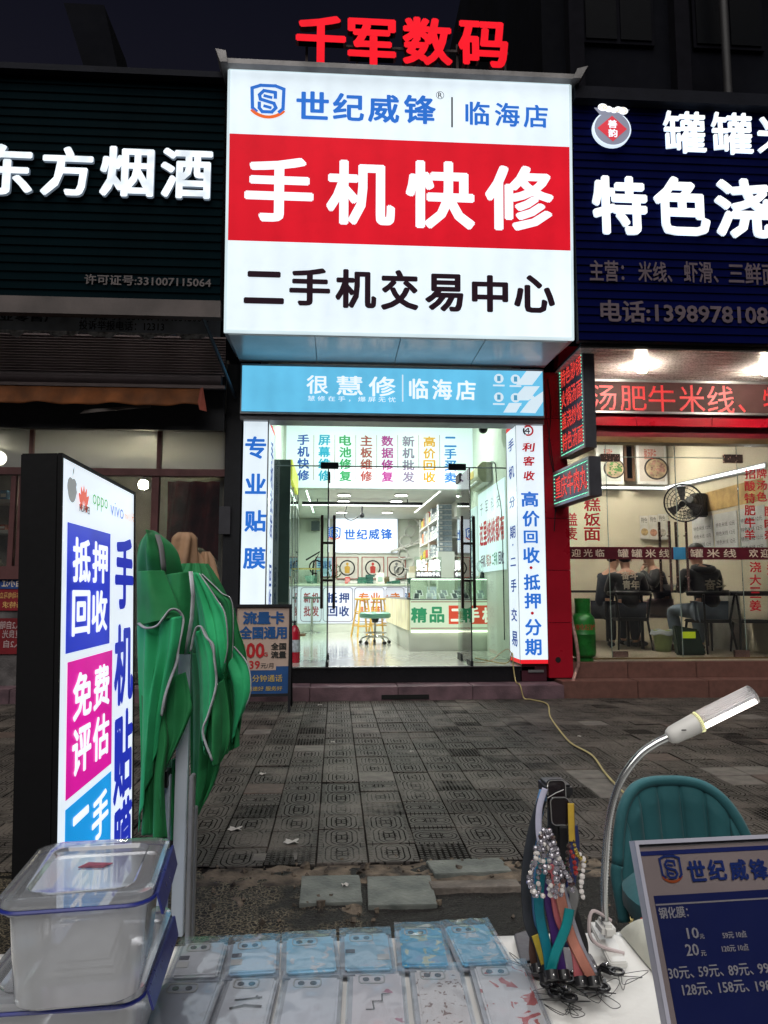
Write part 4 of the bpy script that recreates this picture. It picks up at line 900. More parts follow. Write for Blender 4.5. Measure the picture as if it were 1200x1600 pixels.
def dtable(label, x, y, w=1.1, d=.65):
    t = thing('dining_table', label, 'table', (x, y, .388)); MB().box(-w/2, -d/2, .88, w/2, d/2, .92).build('tabletop', m_chair, t, local=True, bevel=.004)
    for sx in (-1, 1):
        for sy in (-1, 1): MB().box(sx*(w/2-.06)-.02, sy*(d/2-.06)-.02, 0, sx*(w/2-.06)+.02, sy*(d/2-.06)+.02, .88).build('leg', m_chair, t, local=True)
skin = pm('skin', (.48, .27, .19), .5, var=.06, scale=6, bump=.05)
def rotz(v, a): c_, s_ = math.cos(a), math.sin(a); return (v[0]*c_-v[1]*s_, v[0]*s_+v[1]*c_, v[2])
def person(label, x, y, rz, s, top, leg, hair, arms, bare=False, hood=False, shoe=(.02, .02, .02), lean=.08):
    """seated figure facing +y before rotation"""
    t = thing('person', label, 'person', (x, y, .388), rz); t.scale = (s, s, s)
    J = [((0, 0, .50), (.14, .11)), ((0, .01, .66), (.13, .10)), ((0, .03+lean*.4, .84), (.155, .105)), ((0, .04+lean, .96), (.11, .08)), ((0, .06+lean, 1.04), .052), ((0, .09+lean*1.1, 1.12), .075), ((0, .10+lean*1.1, 1.20), .088), ((0, .09+lean*1.1, 1.26), .075)]
    E_ = [(0, 1), (1, 2), (2, 3), (3, 4), (4, 5), (5, 6), (6, 7)]
    sets = {'L': [], 'R': []}
    for k, sx in (('L', -1), ('R', 1)):
        a = arms[k]; b0 = len(J)
        J += [((sx*.18, .03+lean, .945), .062), (a[0], .047), (a[1], .030), (a[2], (.035, .018))]; E_ += [(3, b0), (b0, b0+1), (b0+1, b0+2), (b0+2, b0+3)]
        b1 = len(J)
        J += [((sx*.10, .04, .49), .095), ((sx*.16, .44, .50), .062), ((sx*.15, .40, .26), .055), ((sx*.15, .36, .07), .036), ((sx*.16, .48, .03), (.04, .025))]; E_ += [(0, b1), (b1, b1+1), (b1+1, b1+2), (b1+2, b1+3), (b1+3, b1+4)]
        sets[k] = (b0, b1)
    skin_body(J, E_, 'body', skin, t)
    def sub(idx, grow, name, mat):
        mp = {j: i for i, j in enumerate(idx)}; jj = []
        for j in idx:
            r = J[j][1]; r = (r, r) if not isinstance(r, tuple) else r; jj.append((J[j][0], (r[0]+grow, r[1]+grow)))
        ee = [(mp[a], mp[b_]) for a, b_ in E_ if a in mp and b_ in mp]; return skin_body(jj, ee, name, mat, t)
    L, R_ = sets['L'], sets['R']
    sub([0, 1, 2, 3, L[0], L[0]+1, R_[0], R_[0]+1]+([] if bare == 'arms' else [L[0]+2, R_[0]+2]), .022, 'jacket', top)
    sub([0, L[1], L[1]+1, R_[1], R_[1]+1]+([] if bare else [L[1]+2, L[1]+3, R_[1]+2, R_[1]+3]), .016, 'trousers', leg)
    g = MB(); hy = .09+lean*1.1
    g.ball((0, hy-.012, 1.225), (.093, .105, .10), 14, 10); g.v = [p if not (p.y > hy+.045 and p.z < 1.26) else Vector((p.x*.9, hy+.045, max(p.z, 1.2))) for p in g.v]; g.build('hair', hair, t, local=True, smooth='all')
    g = MB(); g.ball((0, hy+.095, 1.175), (.013, .02, .02), 6, 5); g.ball((-.088, hy, 1.18), (.012, .02, .03), 6, 5); g.ball((.088, hy, 1.18), (.012, .02, .03), 6, 5); g.build('face_detail', skin, t, local=True, smooth='all')
    g = MB()
    for sx in (-1, 1): g.ball((sx*.032, hy+.083, 1.20), (.011, .006, .006), 6, 4)
    g.ball((0, hy+.085, 1.135), (.022, .006, .005), 6, 4); g.build('eyes_and_mouth', pm('dark_features', (.05, .02, .018), .4, bump=0), t, local=True)
    for k in ('L', 'R'):
        w = Vector(arms[k][1]); h = Vector(arms[k][2]); d = (h-w).normalized(); sd = d.cross(Vector((0, 0, 1))); sd = sd.normalized() if sd.length > .1 else Vector((1, 0, 0)); g = MB(); pn = sd.cross(d)
        for f_, ln in ((-1.5, .055), (-.5, .066), (.5, .062), (1.5, .048)):
            p0 = h+sd*.013*f_; g.tube([p0, p0+d*ln*.5-pn*.006, p0+d*ln*.8-pn*.022, p0+d*ln*.85-pn*.036], [.0085, .008, .0075, .006], 6)
        p0 = w+(h-w)*.5+sd*.028; g.tube([p0, p0+sd*.02+d*.02, p0+sd*.022+d*.045-pn*.012], [.010, .009, .007], 6); g.build('hand', skin, t, local=True, smooth='all')
    g = MB()
    for sx in (-1, 1): g.ball((sx*.158, .435, .035), (.048, .125, .042), 10, 6)
    g.v = [Vector((p.x, p.y, max(p.z, 0))) for p in g.v]; g.build('shoes', pm('shoe%.2f' % shoe[0], shoe, .6), t, local=True, smooth='all')
    if hood:
        g = MB(); g.tube([Vector((.11*math.cos(a), -.03+lean+.07*math.sin(a), 1.0+.02*math.sin(a))) for a in [math.pi*2*i/12 for i in range(13)]], .042, 8); g.build('hood', top, t, local=True, smooth='all')
    return t
blk = pm('black_fabric', (.014, .014, .017), .85, var=.2, bump=.3, sheen=.2); navyf = pm('dark_navy_fabric', (.018, .022, .035), .85, bump=.3); jean = pm('pale_jeans', (.16, .21, .27), .8, var=.2, bump=.3); pink = pm('pink_shorts', (.50, .36, .36), .75, bump=.3)
hb_ = pm('black_hair', (.012, .010, .010), .45, bump=.5, bscale=200); hl = pm('light_brown_hair', (.20, .13, .075), .5, bump=.5, bscale=200)
AR = {'L': ((-.25, .12, .74), (-.10, .34, .78), (-.07, .42, .79)), 'R': ((.25, .12, .74), (.10, .34, .78), (.07, .42, .79))}
def face_px(px, Y): return P(px, 900, Y).x
Tp = person('person in a black hooded jacket seated with their back to the glass on the right', face_px(1104, 10.7), 10.7, rad(12), 1.24, blk, jean, hb_, AR, hood=True, shoe=(.10, .05, .03))
Tp.scale = (1.24*1.12, 1.24, 1.24)
fbk = Frame((Tp.location.x, 10.7, .388), (math.cos(rad(12)), math.sin(rad(12)), 0), (0, 0, 1))
g = MB(); text_fit(g, '奋斗', fbk, RF(fbk, 1086, 905, 1119, 922), .03, .21); bp_ = g.build('back_print', cream, Tp, local=False)
# back print is authored in world space; undo the parent's scale and turn
o = bp_; o.matrix_parent_inverse = (Matrix.Translation(Tp.location) @ Matrix.Rotation(rad(12), 4, 'Z') @ Matrix.Diagonal((1.24*1.12, 1.24, 1.24, 1))).inverted() @ Matrix.Translation(Tp.location)
AR2 = {'L': ((-.27, .16, .78), (-.05, .28, .98), (-.02, .24, 1.06)), 'R': ((.25, .12, .74), (.10, .34, .78), (.07, .42, .79))}
person('person with light brown hair and pink shorts raising a hand to the mouth', face_px(1036, 12.2), 12.2, rad(75), 1.27, blk, pink, hl, AR2, bare=True, shoe=(.5, .5, .5))
Tq = person('person in a black jacket seated with their back to the glass on the left', face_px(982, 11.5), 11.5, rad(-8), 1.2, blk, navyf, hb_, AR)
fbk = Frame((Tq.location.x, 11.5, .388), (math.cos(rad(-8)), math.sin(rad(-8)), 0), (0, 0, 1))
g = MB(); text_fit(g, '奋斗', fbk, RF(fbk, 966, 893, 991, 906), .03, .2); text_fit(g, '青年', fbk, RF(fbk, 968, 907, 994, 921), .03, .2); bq_ = g.build('back_print', cream, Tq)
o = bq_; o.matrix_parent_inverse = (Matrix.Translation(Tq.location) @ Matrix.Rotation(rad(-8), 4, 'Z') @ Matrix.Diagonal((1.2, 1.2, 1.2, 1))).inverted() @ Matrix.Translation(Tq.location)
person('person in dark clothes sitting sideways behind the left glass pane', face_px(942, 12.1), 12.1, rad(-80), 1.22, navyf, navyf, hb_, AR)
for q_ in (0,): pass
dtable('black dining table between the seated people', face_px(1060, 11.6), 11.75, 1.5, .7); dtable('black dining table at the left of the noodle shop', face_px(950, 11.9), 12.9, 1.0, .7)
for i, (x_, y_, l_) in enumerate([(5.35, 11.6, 'white noodle bowl on the table in front of the hooded jacket'), (4.75, 11.75, 'white noodle bowl at the left end of the longer table'), (3.95, 12.8, 'white noodle bowl on the smaller table')]):
    t = thing('noodle_bowl', l_, 'bowl', (x_, y_, .388+.921)); MB().lathe([(.04, 0), (.05, .01), (.10, .06), (.115, .09), (.108, .09), (.09, .055), (.03, .02)], n=20).build('bowl_shell', m_wp, t, local=True, smooth=True); MB().lathe([(.0, .07), (.098, .072)], n=18).build('broth', pm('broth', (.50, .38, .24), .4), t, local=True)
dchair('black chair under the person in the hooded jacket', face_px(1104, 10.7), 10.72, rad(12)); dchair('empty black chair with a curved back at the right', face_px(1172, 10.6), 10.6, rad(-15))
dchair('black chair under the person with the four-character jacket', face_px(982, 11.5), 11.5, rad(-8))
c = P(1036, 1002, 11.0)
t = thing('bucket', 'pale green plastic bucket with a bag liner on the noodle shop floor', 'bucket', (c.x, 11.0, .388)); mb_ = pm('bucket_green', (.45, .55, .22), .4, bump=.05)
MB().lathe([(.11, 0), (.15, .30), (.158, .30), (.158, .315), (.146, .315), (.106, .01)], n=22).build('tub', mb_, t, local=True, smooth=True)
MB().grid(lambda u, v: ((.155+.03*v)*math.cos(u*6.28), (.155+.03*v)*math.sin(u*6.28), .32-.07*v+.012*math.sin(u*31)), 40, 3, .002).build('bag_liner', pm('bag_blueish', (.55, .62, .66), .3), t, local=True, smooth='all')
c = P(1078, 1000, 10.35)
t = thing('shopping_bag', 'dark green printed bag leaning on the floor by the jeans', 'bag', (c.x, 10.35, .388)); MB().add([(-.2, -.08, 0), (.2, -.08, 0), (.2, .08, 0), (-.2, .08, 0), (-.24, -.05, .42), (.12, -.04, .36), (.12, .04, .36), (-.24, .05, .42)], [(0, 3, 2, 1), (4, 5, 6, 7), (0, 1, 5, 4), (1, 2, 6, 5), (2, 3, 7, 6), (3, 0, 4, 7)]).build('bag_body', pm('bag_green', (.02, .05, .035), .4), t, local=True, bevel=.02)
MB().box(-.15, -.094, .24, .04, -.078, .33).build('yellow_patch', em('yellow_painted_glow', (.5, .62, .02), .5, 0), t, local=True)  # shine of the patch is painted in as glow
c = P(1169, 925, 11.4)
t = thing('chopstick_holder', 'wooden box of black chopsticks on the noodle shop ledge', 'chopstick holder', (c.x, 11.4, c.z-.0)); MB().box(-.09, -.06, -.05, .09, .06, .16).build('box', pm('pale_wood', (.45, .27, .12), .5, var=.2), t, local=True, bevel=.004)
g = MB(); rn = random.Random(3)
for _ in range(14): a = rn.uniform(-.07, .07); b_ = rn.uniform(-.04, .04); g.cyl((a, b_, .0), (a*1.6, b_*1.6, .30+rn.uniform(0, .06)), .006, n=5)
g.build('chopsticks', mk, t, local=True)
MB().box(c.x-.5, 11.1, .388, c.x+.7, 11.75, c.z-.05).build('counter', pm('counter_white_tile', (.55, .54, .5), .4), None); o = bpy.data.objects['counter']; o['label'] = 'white tiled counter behind the empty chair in the noodle shop'; o['category'] = 'counter'
# ------------------------------------------------------------ tobacco shop on the left
YT = 9.4
t = thing('notice_banner', 'dim white banner with dark text under the green fascia', 'banner', (-3, 8.6, 4.2)); f = FY(8.75)
a = RF(f, 0, 489, 350, 522); plate('cloth', f, (-6, a[1], -1.42, a[3]+.2), pm('dirty_banner', (.45, .50, .58), .6, var=.25, scale=3, bump=.1), t, 0, .01)
pb = pm('print_navy_dark', (.02, .025, .035), .5, bump=0)
say('许可证号：331007440403150017', 'lettering', f, RF(f, 125, 491, 330, 502), pb, t, .014, .012); say('投诉举报电话：12313', 'lettering', f, RF(f, 124, 502, 257, 517), pb, t, .016, .012); say('业零售厂', 'lettering', f, RF(f, 0, 490, 92, 503), pb, t, .024, .012)
g = MB(); g.cyl((-1.55, 8.3, 4.42), (-1.30, 9.3, 3.75), .022, n=8); g.build('brace', pm('brace_blue_grey', (.10, .14, .18), .4, .5), t)
# torn lower edge of the banner
g = MB(); rn = random.Random(2); n = 60
g.grid(lambda u, v: (-6+4.5*u, 8.738-.03*v*abs(math.sin(u*40)), a[1]+.02-(.05+.03*math.sin(u*55)+.02*math.sin(u*131))*v), 90, 3, .003); g.build('torn_edge', pm('torn_paper', (.75, .74, .74), .7, var=.4, scale=20), t)
# roller shutter housing: horizontal laths
t = thing('roller_shutter', 'brown horizontal shutter laths above the tobacco shop awning', 'shutter', (-3.5, 9.2, 3.7)); f = FY(9.2); zA = P(200, 523, 9.2).z; zB = P(200, 586, 9.2).z; n = 15
m_sh = pm('shutter_brown', (.36, .27, .27), .55, .2, var=.2, scale=2)
first = None; h = (zA-zB)/n
for i in range(n):
    if first is None: g = MB(); g.prism([(-6.5, 9.19, zB+.004), (-6.5, 9.21, zB+.002), (-6.5, 9.215, zB+h-.003), (-6.5, 9.205, zB+h-.003)], (5.08, 0, 0)); first = g.build('slat', m_sh, t)
    else: o = first.copy(); COL.objects.link(o); o.parent = t; o.location = first.location+Vector((0, .0, i*h))
MB().box(-6.5, 9.22, 3.3, -1.42, 9.3, 4.4).build('backing', m_dark, t)
# awning: rolled casing and faded orange valance
t = thing('awning', 'rolled awning with a faded orange fabric valance and torn corner', 'awning', (-3.5, 8.9, 3.5)); Ya = 8.95
zc1 = P(200, 580, Ya).z; zc0 = P(200, 603, Ya).z
MB().cyl((-6.5, Ya+.1, (zc0+zc1)/2), (P(345, 595, Ya).x, Ya+.1, (zc0+zc1)/2), (zc1-zc0)/2, n=16).build('casing', pm('awning_casing', (.10, .075, .08), .5, .3), t, smooth=True)
MB().box(-6.5, Ya-.03, zc0-.02, P(352, 605, Ya).x, Ya+.04, zc0+.02).build('front_bar', pm('awning_bar', (.13, .10, .10), .45, .4), t)
zv0 = P(200, 634, Ya).z; xr = P(316, 610, Ya).x
m_or = pm('faded_orange_fabric', (.28, .09, .025), .8, var=.3, scale=4, bump=.3, col2=(.13, .05, .02))
MB().grid(lambda u, v: (-6.5+(xr+6.5)*u, Ya-.01+.05*math.sin(u*70)*v*(1-.3*v)-.06*v, (zc0-.02)*(1-v)+(zv0+.012*math.sin(u*34))*v), 140, 8, .004).build('valance', m_or, t, smooth='all')
p = [P(313, 607, Ya-.05), P(317, 605, Ya-.05), P(323, 643, Ya-.05), P(312, 640, Ya-.08), P(309, 628, Ya-.06)]
MB().prism(p, (0, .006, 0)).build('torn_corner', pm('torn_red', (.35, .08, .05), .7), t)
MB().prism([P(125, 646, Ya), P(132, 640, Ya), P(235, 632, Ya), P(235, 636, Ya)], (0, .02, 0)).build('loose_batten', pm('batten', (.12, .10, .09), .6), t)
# window wall
t = thing('window_wall', 'brown framed glass front of the tobacco shop', 'shopfront', (-3.6, YT, 0)); mf = pm('brown_window_frame', (.13, .055, .055), .45, .1, var=.15)
f = FY(YT)
def fb(q, d=.06, w0=0): a = RF(f, *q); MB().box(a[0], YT-d, a[1], a[2], YT+.04, a[3]).build('frame_bar', mf, t)
x_l = -7.0; x_r = -1.42
z_t0 = P(200, 652, YT).z; z_t1 = P(200, 645, YT).z; MB().box(x_l, YT-.05, z_t0, x_r, YT+.04, z_t1).build('frame_bar', mf, t)
z_m0 = P(200, 744, YT).z; z_m1 = P(200, 733, YT).z; MB().box(x_l, YT-.06, z_m0, x_r, YT+.04, z_m1).build('frame_bar', mf, t)
for px in (51, 250): fb((px-3, 652, px+3, 733), .045)
fb((16, 744, 24, 895), .045); fb((29, 744, 35, 895), .045); fb((234, 744, 245, 1040), .045)
z_s = P(20, 895, YT).z; a = RF(f, -5, 885, 36, 905); MB().box(x_l, YT-.07, a[1], P(180, 895, YT).x, YT+.04, a[3]).build('frame_bar', mf, t)
gd = glass('dusty_glass', (.72, .72, .70), .1, refl=.6, haze=.30); gc = glass('shop_glass_left', (.85, .87, .86), 0, refl=.9, haze=.03)
xe = [x_l]+[P(px, 690, YT).x for px in (51, 250)]+[x_r]
for a_, b_ in zip(xe[:-1], xe[1:]): MB().box(a_+.03, YT, z_m1, b_-.02, YT+.008, z_t0).build('transom_pane', gd, t)
xe = [x_l]+[P(px, 800, YT).x for px in (20, 32)]+[P(239, 800, YT).x, x_r]
for i, (a_, b_) in enumerate(zip(xe[:-1], xe[1:])): MB().box(a_+.03, YT+.0, z_s if i < 2 else .3, b_-.03, YT+.008, z_m0).build('pane', gc, t)
# low wall with mirrored adverts under the window
wl = thing('low_wall', 'low wall under the tobacco shop window', 'wall', (-5, 9.4, 0)); MB().box(x_l, YT-.02, -.02, P(60, 950, YT).x, YT+.1, z_s-.11).build('wall_body', pm('rough_plaster_grey', (.12, .11, .11), .8, var=.3, scale=6, bump=.6), wl)
def sheet(label, q, colr, txts, tc=(.7, .6, .5)):
    ff = FY(YT-.03); a = RF(ff, *q); s = thing('advert_sheet', label, 'poster', (a[0], YT-.03, a[1])); plate('sheet', ff, a, pm('ad_'+label[:12].replace(' ', '_'), colr, .5, var=.15, scale=4, bump=.1), s, 0, .006)
    for tx, r in txts: say(tx, 'lettering', ff, RF(ff, *r), pm('ad_print_%.1f' % tc[0], tc, .5, bump=0), s, .02, .009, mirror=True)
sheet('blue advert sheet at the top under the tobacco window', (-30, 902, 36, 920), (.02, .06, .22), [('白小江', (3, 906, 34, 917))])
sheet('red advert sheet with an orange strip under the tobacco window', (-30, 921, 36, 954), (.22, .012, .02), [('车动电马立', (0, 925, 32, 935)), ('务特求', (4, 940, 36, 950))], (.6, .35, .12))
sheet('dark red lowest advert sheet with pale mirrored text', (-30, 966, 36, 1022), (.17, .01, .015), [('人2自暗', (0, 970, 34, 983)), ('复良光', (4, 984, 34, 997)), ('人2自', (6, 1000, 34, 1012))], (.42, .3, .3))
# inside
ti = struct('tobacco_shop_room'); mw = pm('dim_wall_grey', (.30, .28, .25), .8, var=.2, scale=1.5)
MB().box(-7, 12.5, .2, -1.4, 12.6, 4.3).build('wall', mw, ti); MB().box(-7, 9.5, .15, -1.4, 12.5, .2).build('floor', pm('dim_floor', (.12, .11, .1), .5), ti)
for i in range(20): MB().box(-7, 9.5+i*.15, 3.28, -1.45, 9.643+i*.15, 3.30).build('ceiling_plank', pm('ceiling_plank_grey', (.36, .37, .33), .5), ti)
MB().box(-1.50, 9.5, .2, -1.42, 12.5, 4.3).build('wall', mw, ti)
c = P(224, 757, 10.6); t = thing('ceiling_bulb', 'warm bulb hanging inside the tobacco shop doorway', 'light bulb', c)
MB().lathe([(.03, .22), (.03, .06), (.035, .05)], n=12).build('lamp_holder', mk, t, local=True); MB().lathe([(.03, .06), (.06, .04), (.07, -.01), (.06, -.05), (.02, -.07)], n=14).build('bulb', em('bulb_dim', (1, .9, .68), 330, 0), t, local=True, smooth=True)
c = P(-2, 716, 10.4); t = thing('globe_lamp', 'round glowing globe lamp at the top of the tobacco window', 'lamp', c); MB().ball((0, 0, 0), .1, 16, 10).build('globe', em('globe_glow', (1, .93, .75), 14, 0), t, local=True, smooth='all'); MB().cyl((0, 0, .1), (0, 0, .4), .01).build('cord', mk, t, local=True)
# red cloth behind the right pane
c0 = P(262, 752, 9.9); c1 = P(350, 890, 9.9)
MB().grid(lambda u, v: (c0.x+(c1.x-c0.x)*u, 9.9+.05*math.sin(u*22+3*v), c0.z+(c1.z-c0.z)*v*(1-.25*(1-u)*u*4)), 50, 10, .004).build('red_cloth', pm('red_cloth', (.17, .008, .015), .7, var=.3, scale=5, bump=.2), None, smooth='all'); o = bpy.data.objects['red_cloth']; o['label'] = 'dark red printed cloth hanging behind the tobacco shop pane'; o['category'] = 'cloth'
# shelves with goods at the far left
t = thing('goods_shelf', 'white shelf unit with boxes and bottles behind the tobacco window', 'shelf', (-4.6, 10.2, .3)); xa = P(-30, 800, 10.1).x; xb = P(30, 800, 10.1).x
zs = [P(10, y, 10.1).z for y in (782, 829, 892)]
for z in zs: MB().box(xa, 9.95, z-.05, xb, 10.3, z).build('shelf_board', pm('shelf_white', (.55, .52, .48), .5), t)
MB().box(xa, 10.31, .5, xb, 10.34, 3).build('back_panel', pm('shelf_back', (.25, .23, .2), .6), t)
rn = random.Random(11)
for zi, z in enumerate(zs):
    x = xa+.15
    while x < xb-.12:
        w = rn.uniform(.06, .12); hgt = rn.uniform(.10, .2); colr = rn.choice([(.05, .25, .3), (.08, .2, .35), (.4, .1, .06), (.45, .4, .3), (.5, .35, .12)])
        b_ = thing('goods_box' if zi < 2 else 'bottle', '%s %s on the %s shelf behind the tobacco window' % ({.05: 'teal', .08: 'blue', .4: 'red', .45: 'cream', .5: 'amber'}[colr[0]], 'carton' if zi < 2 else 'bottle', ['upper', 'middle', 'lowest'][zi]), 'box' if zi < 2 else 'bottle', (x+w/2, 10.08, z), group='goods on the tobacco shop shelves')
        mt = pm('goods_%.2f' % colr[0], colr, .4, var=.3, scale=20)
        if zi < 2: MB().box(-w/2, -.05, 0, w/2, .05, hgt*.7).build('carton', mt, b_, local=True, bevel=.003); MB().box(-w/2+.01, -.052, hgt*.2, w/2-.01, -.0505, hgt*.45).build('label', pm('card_white', (.65, .62, .56), .6), b_, local=True)
        else: MB().lathe([(.03, 0), (.035, .02), (.035, hgt*.7), (.012, hgt*.9), (.012, hgt*1.1)], n=10).build('bottle_body', mt, b_, local=True, smooth=True); MB().cyl((0, 0, hgt*1.1), (0, 0, hgt*1.15), .015, n=8).build('cap', m_dred, b_, local=True)
        x += w+.03
# ------------------------------------------------------------ phone shop interior
ZF = .35; YD = 10.25; XL = -.93; XR = 2.42; ZC = 3.12; YB = 18.6
sh = struct('phone_shop_room')
m_pw = pm('shop_wall_white', (.66, .70, .63), .5, var=.05, scale=2, bump=.05); m_pc = pm('shop_ceiling_white', (.62, .63, .60), .6, var=.04)
m_pf = pm('polished_floor_tile', (.52, .53, .48), .10, var=.08, scale=2.5, bump=.02, bscale=12)
MB().box(XL-.1, 9.75, ZF, XL, YB, 4.42).build('wall', m_pw, sh); MB().box(XR, 9.75, ZF, XR+.1, YB, 4.42).build('wall', m_pw, sh); MB().box(XL, YB, ZF, XR, YB+.1, 3.62).build('wall', m_pw, sh)
MB().box(XL, 12.85, ZC, XR, YB, ZC+.06).build('ceiling', m_pc, sh); MB().box(XL, 9.5, 4.40, XR, 12.9, 4.44).build('ceiling', m_pc, sh)
MB().box(XL-.1, 9.34, ZF-.06, XR+.1, YB, ZF-.012).build('floor_bed', m_dark, sh)
y = 9.36
while y < 18.5:
    x = XL
    while x < XR-.01:
        x1_ = min(x+.8, XR); MB().box(x+.0015, y+.0015, ZF-.02, x1_-.0015, min(y+.8, 18.55)-.0015, ZF).build('floor_tile', m_pf, sh); x += .8
    y += .8
MB().box(Lx1+.0, 9.325, .158, Rx0-.0, 9.36, ZF-.005).build('threshold', pm('black_threshold', (.008, .008, .01), .3, bump=0), sh); MB().box(Lx1, 9.30, ZF-.006, Rx0, 9.38, ZF+.006).build('threshold_strip', m_alu, sh)
# glass doors (leaves swung out to the street), side panes, transom
def gl_door(label, xh, sgn):
    t = thing('glass_door', label, 'door', (xh, YD, ZF), 0, 'open glass doors of the phone shop'); gg = glass('door_glass_green', (.86, .95, .90), refl=1.1)
    z1 = P(515, 733, 9.5).z
    MB().box(xh-.006, 9.27, ZF+.03, xh+.006, YD, z1).build('leaf', gg, t)
    g = MB(); g.box(xh-.008, 9.262, ZF+.03, xh+.008, 9.27, z1); g.build('leaf_edge', pm('door_edge_dark', (.015, .02, .02), .3, bump=0), t)
    MB().box(xh-.018, 9.26, ZF+.008, xh+.018, 9.55, ZF+.07).build('bottom_rail', m_dark, t)
    MB().box(xh-.018, 9.98, ZF+.008, xh+.018, YD+.02, ZF+.10).build('patch_fitting', m_dark, t); MB().box(xh-.018, 9.95, z1-.07, xh+.018, YD+.02, z1+.04).build('patch_fitting', m_dark, t)
    hm = pm('dark_wood_handle', (.018, .010, .008), .3, bump=0)
    zz0 = P(512, 951, 9.45).z; zz1 = P(512, 805, 9.45).z
    g = MB()
    for sx in (-1, 1): g.box(xh+sx*.078-.018, 9.43, zz0, xh+sx*.078+.018, 9.47, zz1)
    for z in (zz0+.30*(zz1-zz0), zz0+.70*(zz1-zz0)): g.box(xh-.062, 9.44, z-.016, xh+.062, 9.46, z+.016)
    g.build('handle', hm, t, bevel=.004)
xhL = P(512, 900, 9.3).x; xhR = P(735, 900, 9.3).x
gl_door('left open glass door leaf seen edge on with dark bar handles', xhL, 1); gl_door('right open glass door leaf with dark bar handles beside the showcase', xhR, -1)
t = thing('shopfront_glazing', 'fixed side panes and transom glass around the phone shop doors', 'shopfront', (.7, YD, ZF)); gg = glass('door_glass_green', (.86, .95, .90), refl=1.1)
ztr = P(515, 728, YD).z
MB().box(XL, YD, ZF, xhL-.01, YD+.012, ztr-.01).build('side_pane', gg, t); MB().box(xhR+.01, YD, ZF, XR, YD+.012, ztr-.01).build('side_pane', gg, t); MB().box(XL, YD, ztr+.01, XR, YD+.012, 3.80).build('transom_pane', gg, t)
MB().box(XL, YD-.002, ztr-.01, XR, YD+.014, ztr+.006).build('pane_edge', eg, t); MB().box(XL, YD-.03, 3.80, XR, YD+.03, 4.40).build('head_rail', m_alu, t)
for x in (xhL, xhR): MB().box(x-.12, YD-.02, ztr-.04, x+.13, YD+.03, ztr+.05).build('patch_fitting', m_dark, t, bevel=.004)
# lamps
disc = em('downlight_disc', (1, 1, .97), 9, 0)
for i, (px, py) in enumerate([(538, 771.5), (627, 771.5), (537, 781), (619, 781), (534, 799), (605, 799)]):
    c = PZ(px, py, ZC)
    side = 'left' if i % 2 == 0 else 'right'; row = ['row just behind the hanging service board', 'middle row', 'rear row by the back sign'][i//2]
    t = thing('downlight', 'round ceiling downlight, %s one of the %s' % (side, row), 'ceiling light', (c.x, c.y, ZC), group='round downlights in the phone shop ceiling')
    MB().lathe([(.13, 0), (.13, -.03), (.12, -.034)], n=24).build('rim', m_wp, t, local=True, smooth=True); MB().lathe([(.118, -.035), (.118, -.037)], n=24).build('diffuser', disc, t, local=True)
    ld = bpy.data.lights.new('downlight_beam', 'AREA'); ld.shape = 'DISK'; ld.size = .22; ld.energy = 38; ld.color = (.97, 1, .92); lo = bpy.data.objects.new('downlight_beam', ld); COL.objects.link(lo); lo.parent = t; lo.location = (0, 0, -.045)
for i, (x, y) in enumerate([(.0, 11.6), (1.5, 11.6)]):
    t = thing('downlight', '%s ceiling downlight in the tall entrance bay above the doors' % ('left', 'right')[i], 'ceiling light', (x, y, 4.4), group='round downlights in the phone shop ceiling')
    MB().lathe([(.13, 0), (.13, -.03), (.12, -.034)], n=24).build('rim', m_wp, t, local=True, smooth=True); MB().lathe([(.118, -.035), (.118, -.037)], n=24).build('diffuser', disc, t, local=True)
    ld = bpy.data.lights.new('downlight_beam', 'AREA'); ld.shape = 'DISK'; ld.size = .22; ld.energy = 64; ld.color = (.97, 1, .92); lo = bpy.data.objects.new('downlight_beam', ld); COL.objects.link(lo); lo.parent = t; lo.location = (0, 0, -.045)
ls = em('line_light', (.96, 1, .98), 4.5, 0)
for lab, a, b_ in (('slanting line light on the ceiling left side', (479, 766), (490, 800)), ('slanting line light on the ceiling right side', (687, 767), (648, 800))):
    A = PZ(*a, ZC-.004); B = PZ(*b_, ZC-.004); t = thing('line_light', lab, 'ceiling light', A); g = MB(); g.cyl(A, B, .02, n=4); g.build('tube', ls, t); g = MB(); g.cyl(A+Vector((0, 0, .01)), B+Vector((0, 0, .01)), .03, n=4); g.build('channel', m_wp, t)
c = PZ(540, 789, ZC-.12); t = thing('track_light', 'black track rail with a lit strip across the ceiling', 'ceiling light', (.7, c.y, ZC-.1)); xa = PZ(472, 788, ZC-.12).x; xb = PZ(662, 788, ZC-.12).x
MB().box(xa, c.y-.03, ZC-.12, xb, c.y+.03, ZC-.06).build('rail', m_dark, t); MB().box(xa, c.y-.028, ZC-.135, xb, c.y+.028, ZC-.121).build('tube', ls, t)
for x in (xa+.3, xb-.3): MB().cyl((x, c.y, ZC-.06), (x, c.y, ZC), .01).build('hanger', m_dark, t)
g = MB(); x = PZ(560, 800, ZC).x; g.cyl((x, c.y, ZC-.14), (x, c.y, ZC-.3), .02); g.ball((x, c.y-.03, ZC-.33), .05, 10, 8); g.tube(smooth_path([Vector((x-.3, c.y, ZC-.14)), Vector((x-.34, c.y, ZC-.35)), Vector((x-.2, c.y, ZC-.42)), Vector((x, c.y, ZC-.3))]), .01, 5); g.build('camera', m_dark, t)
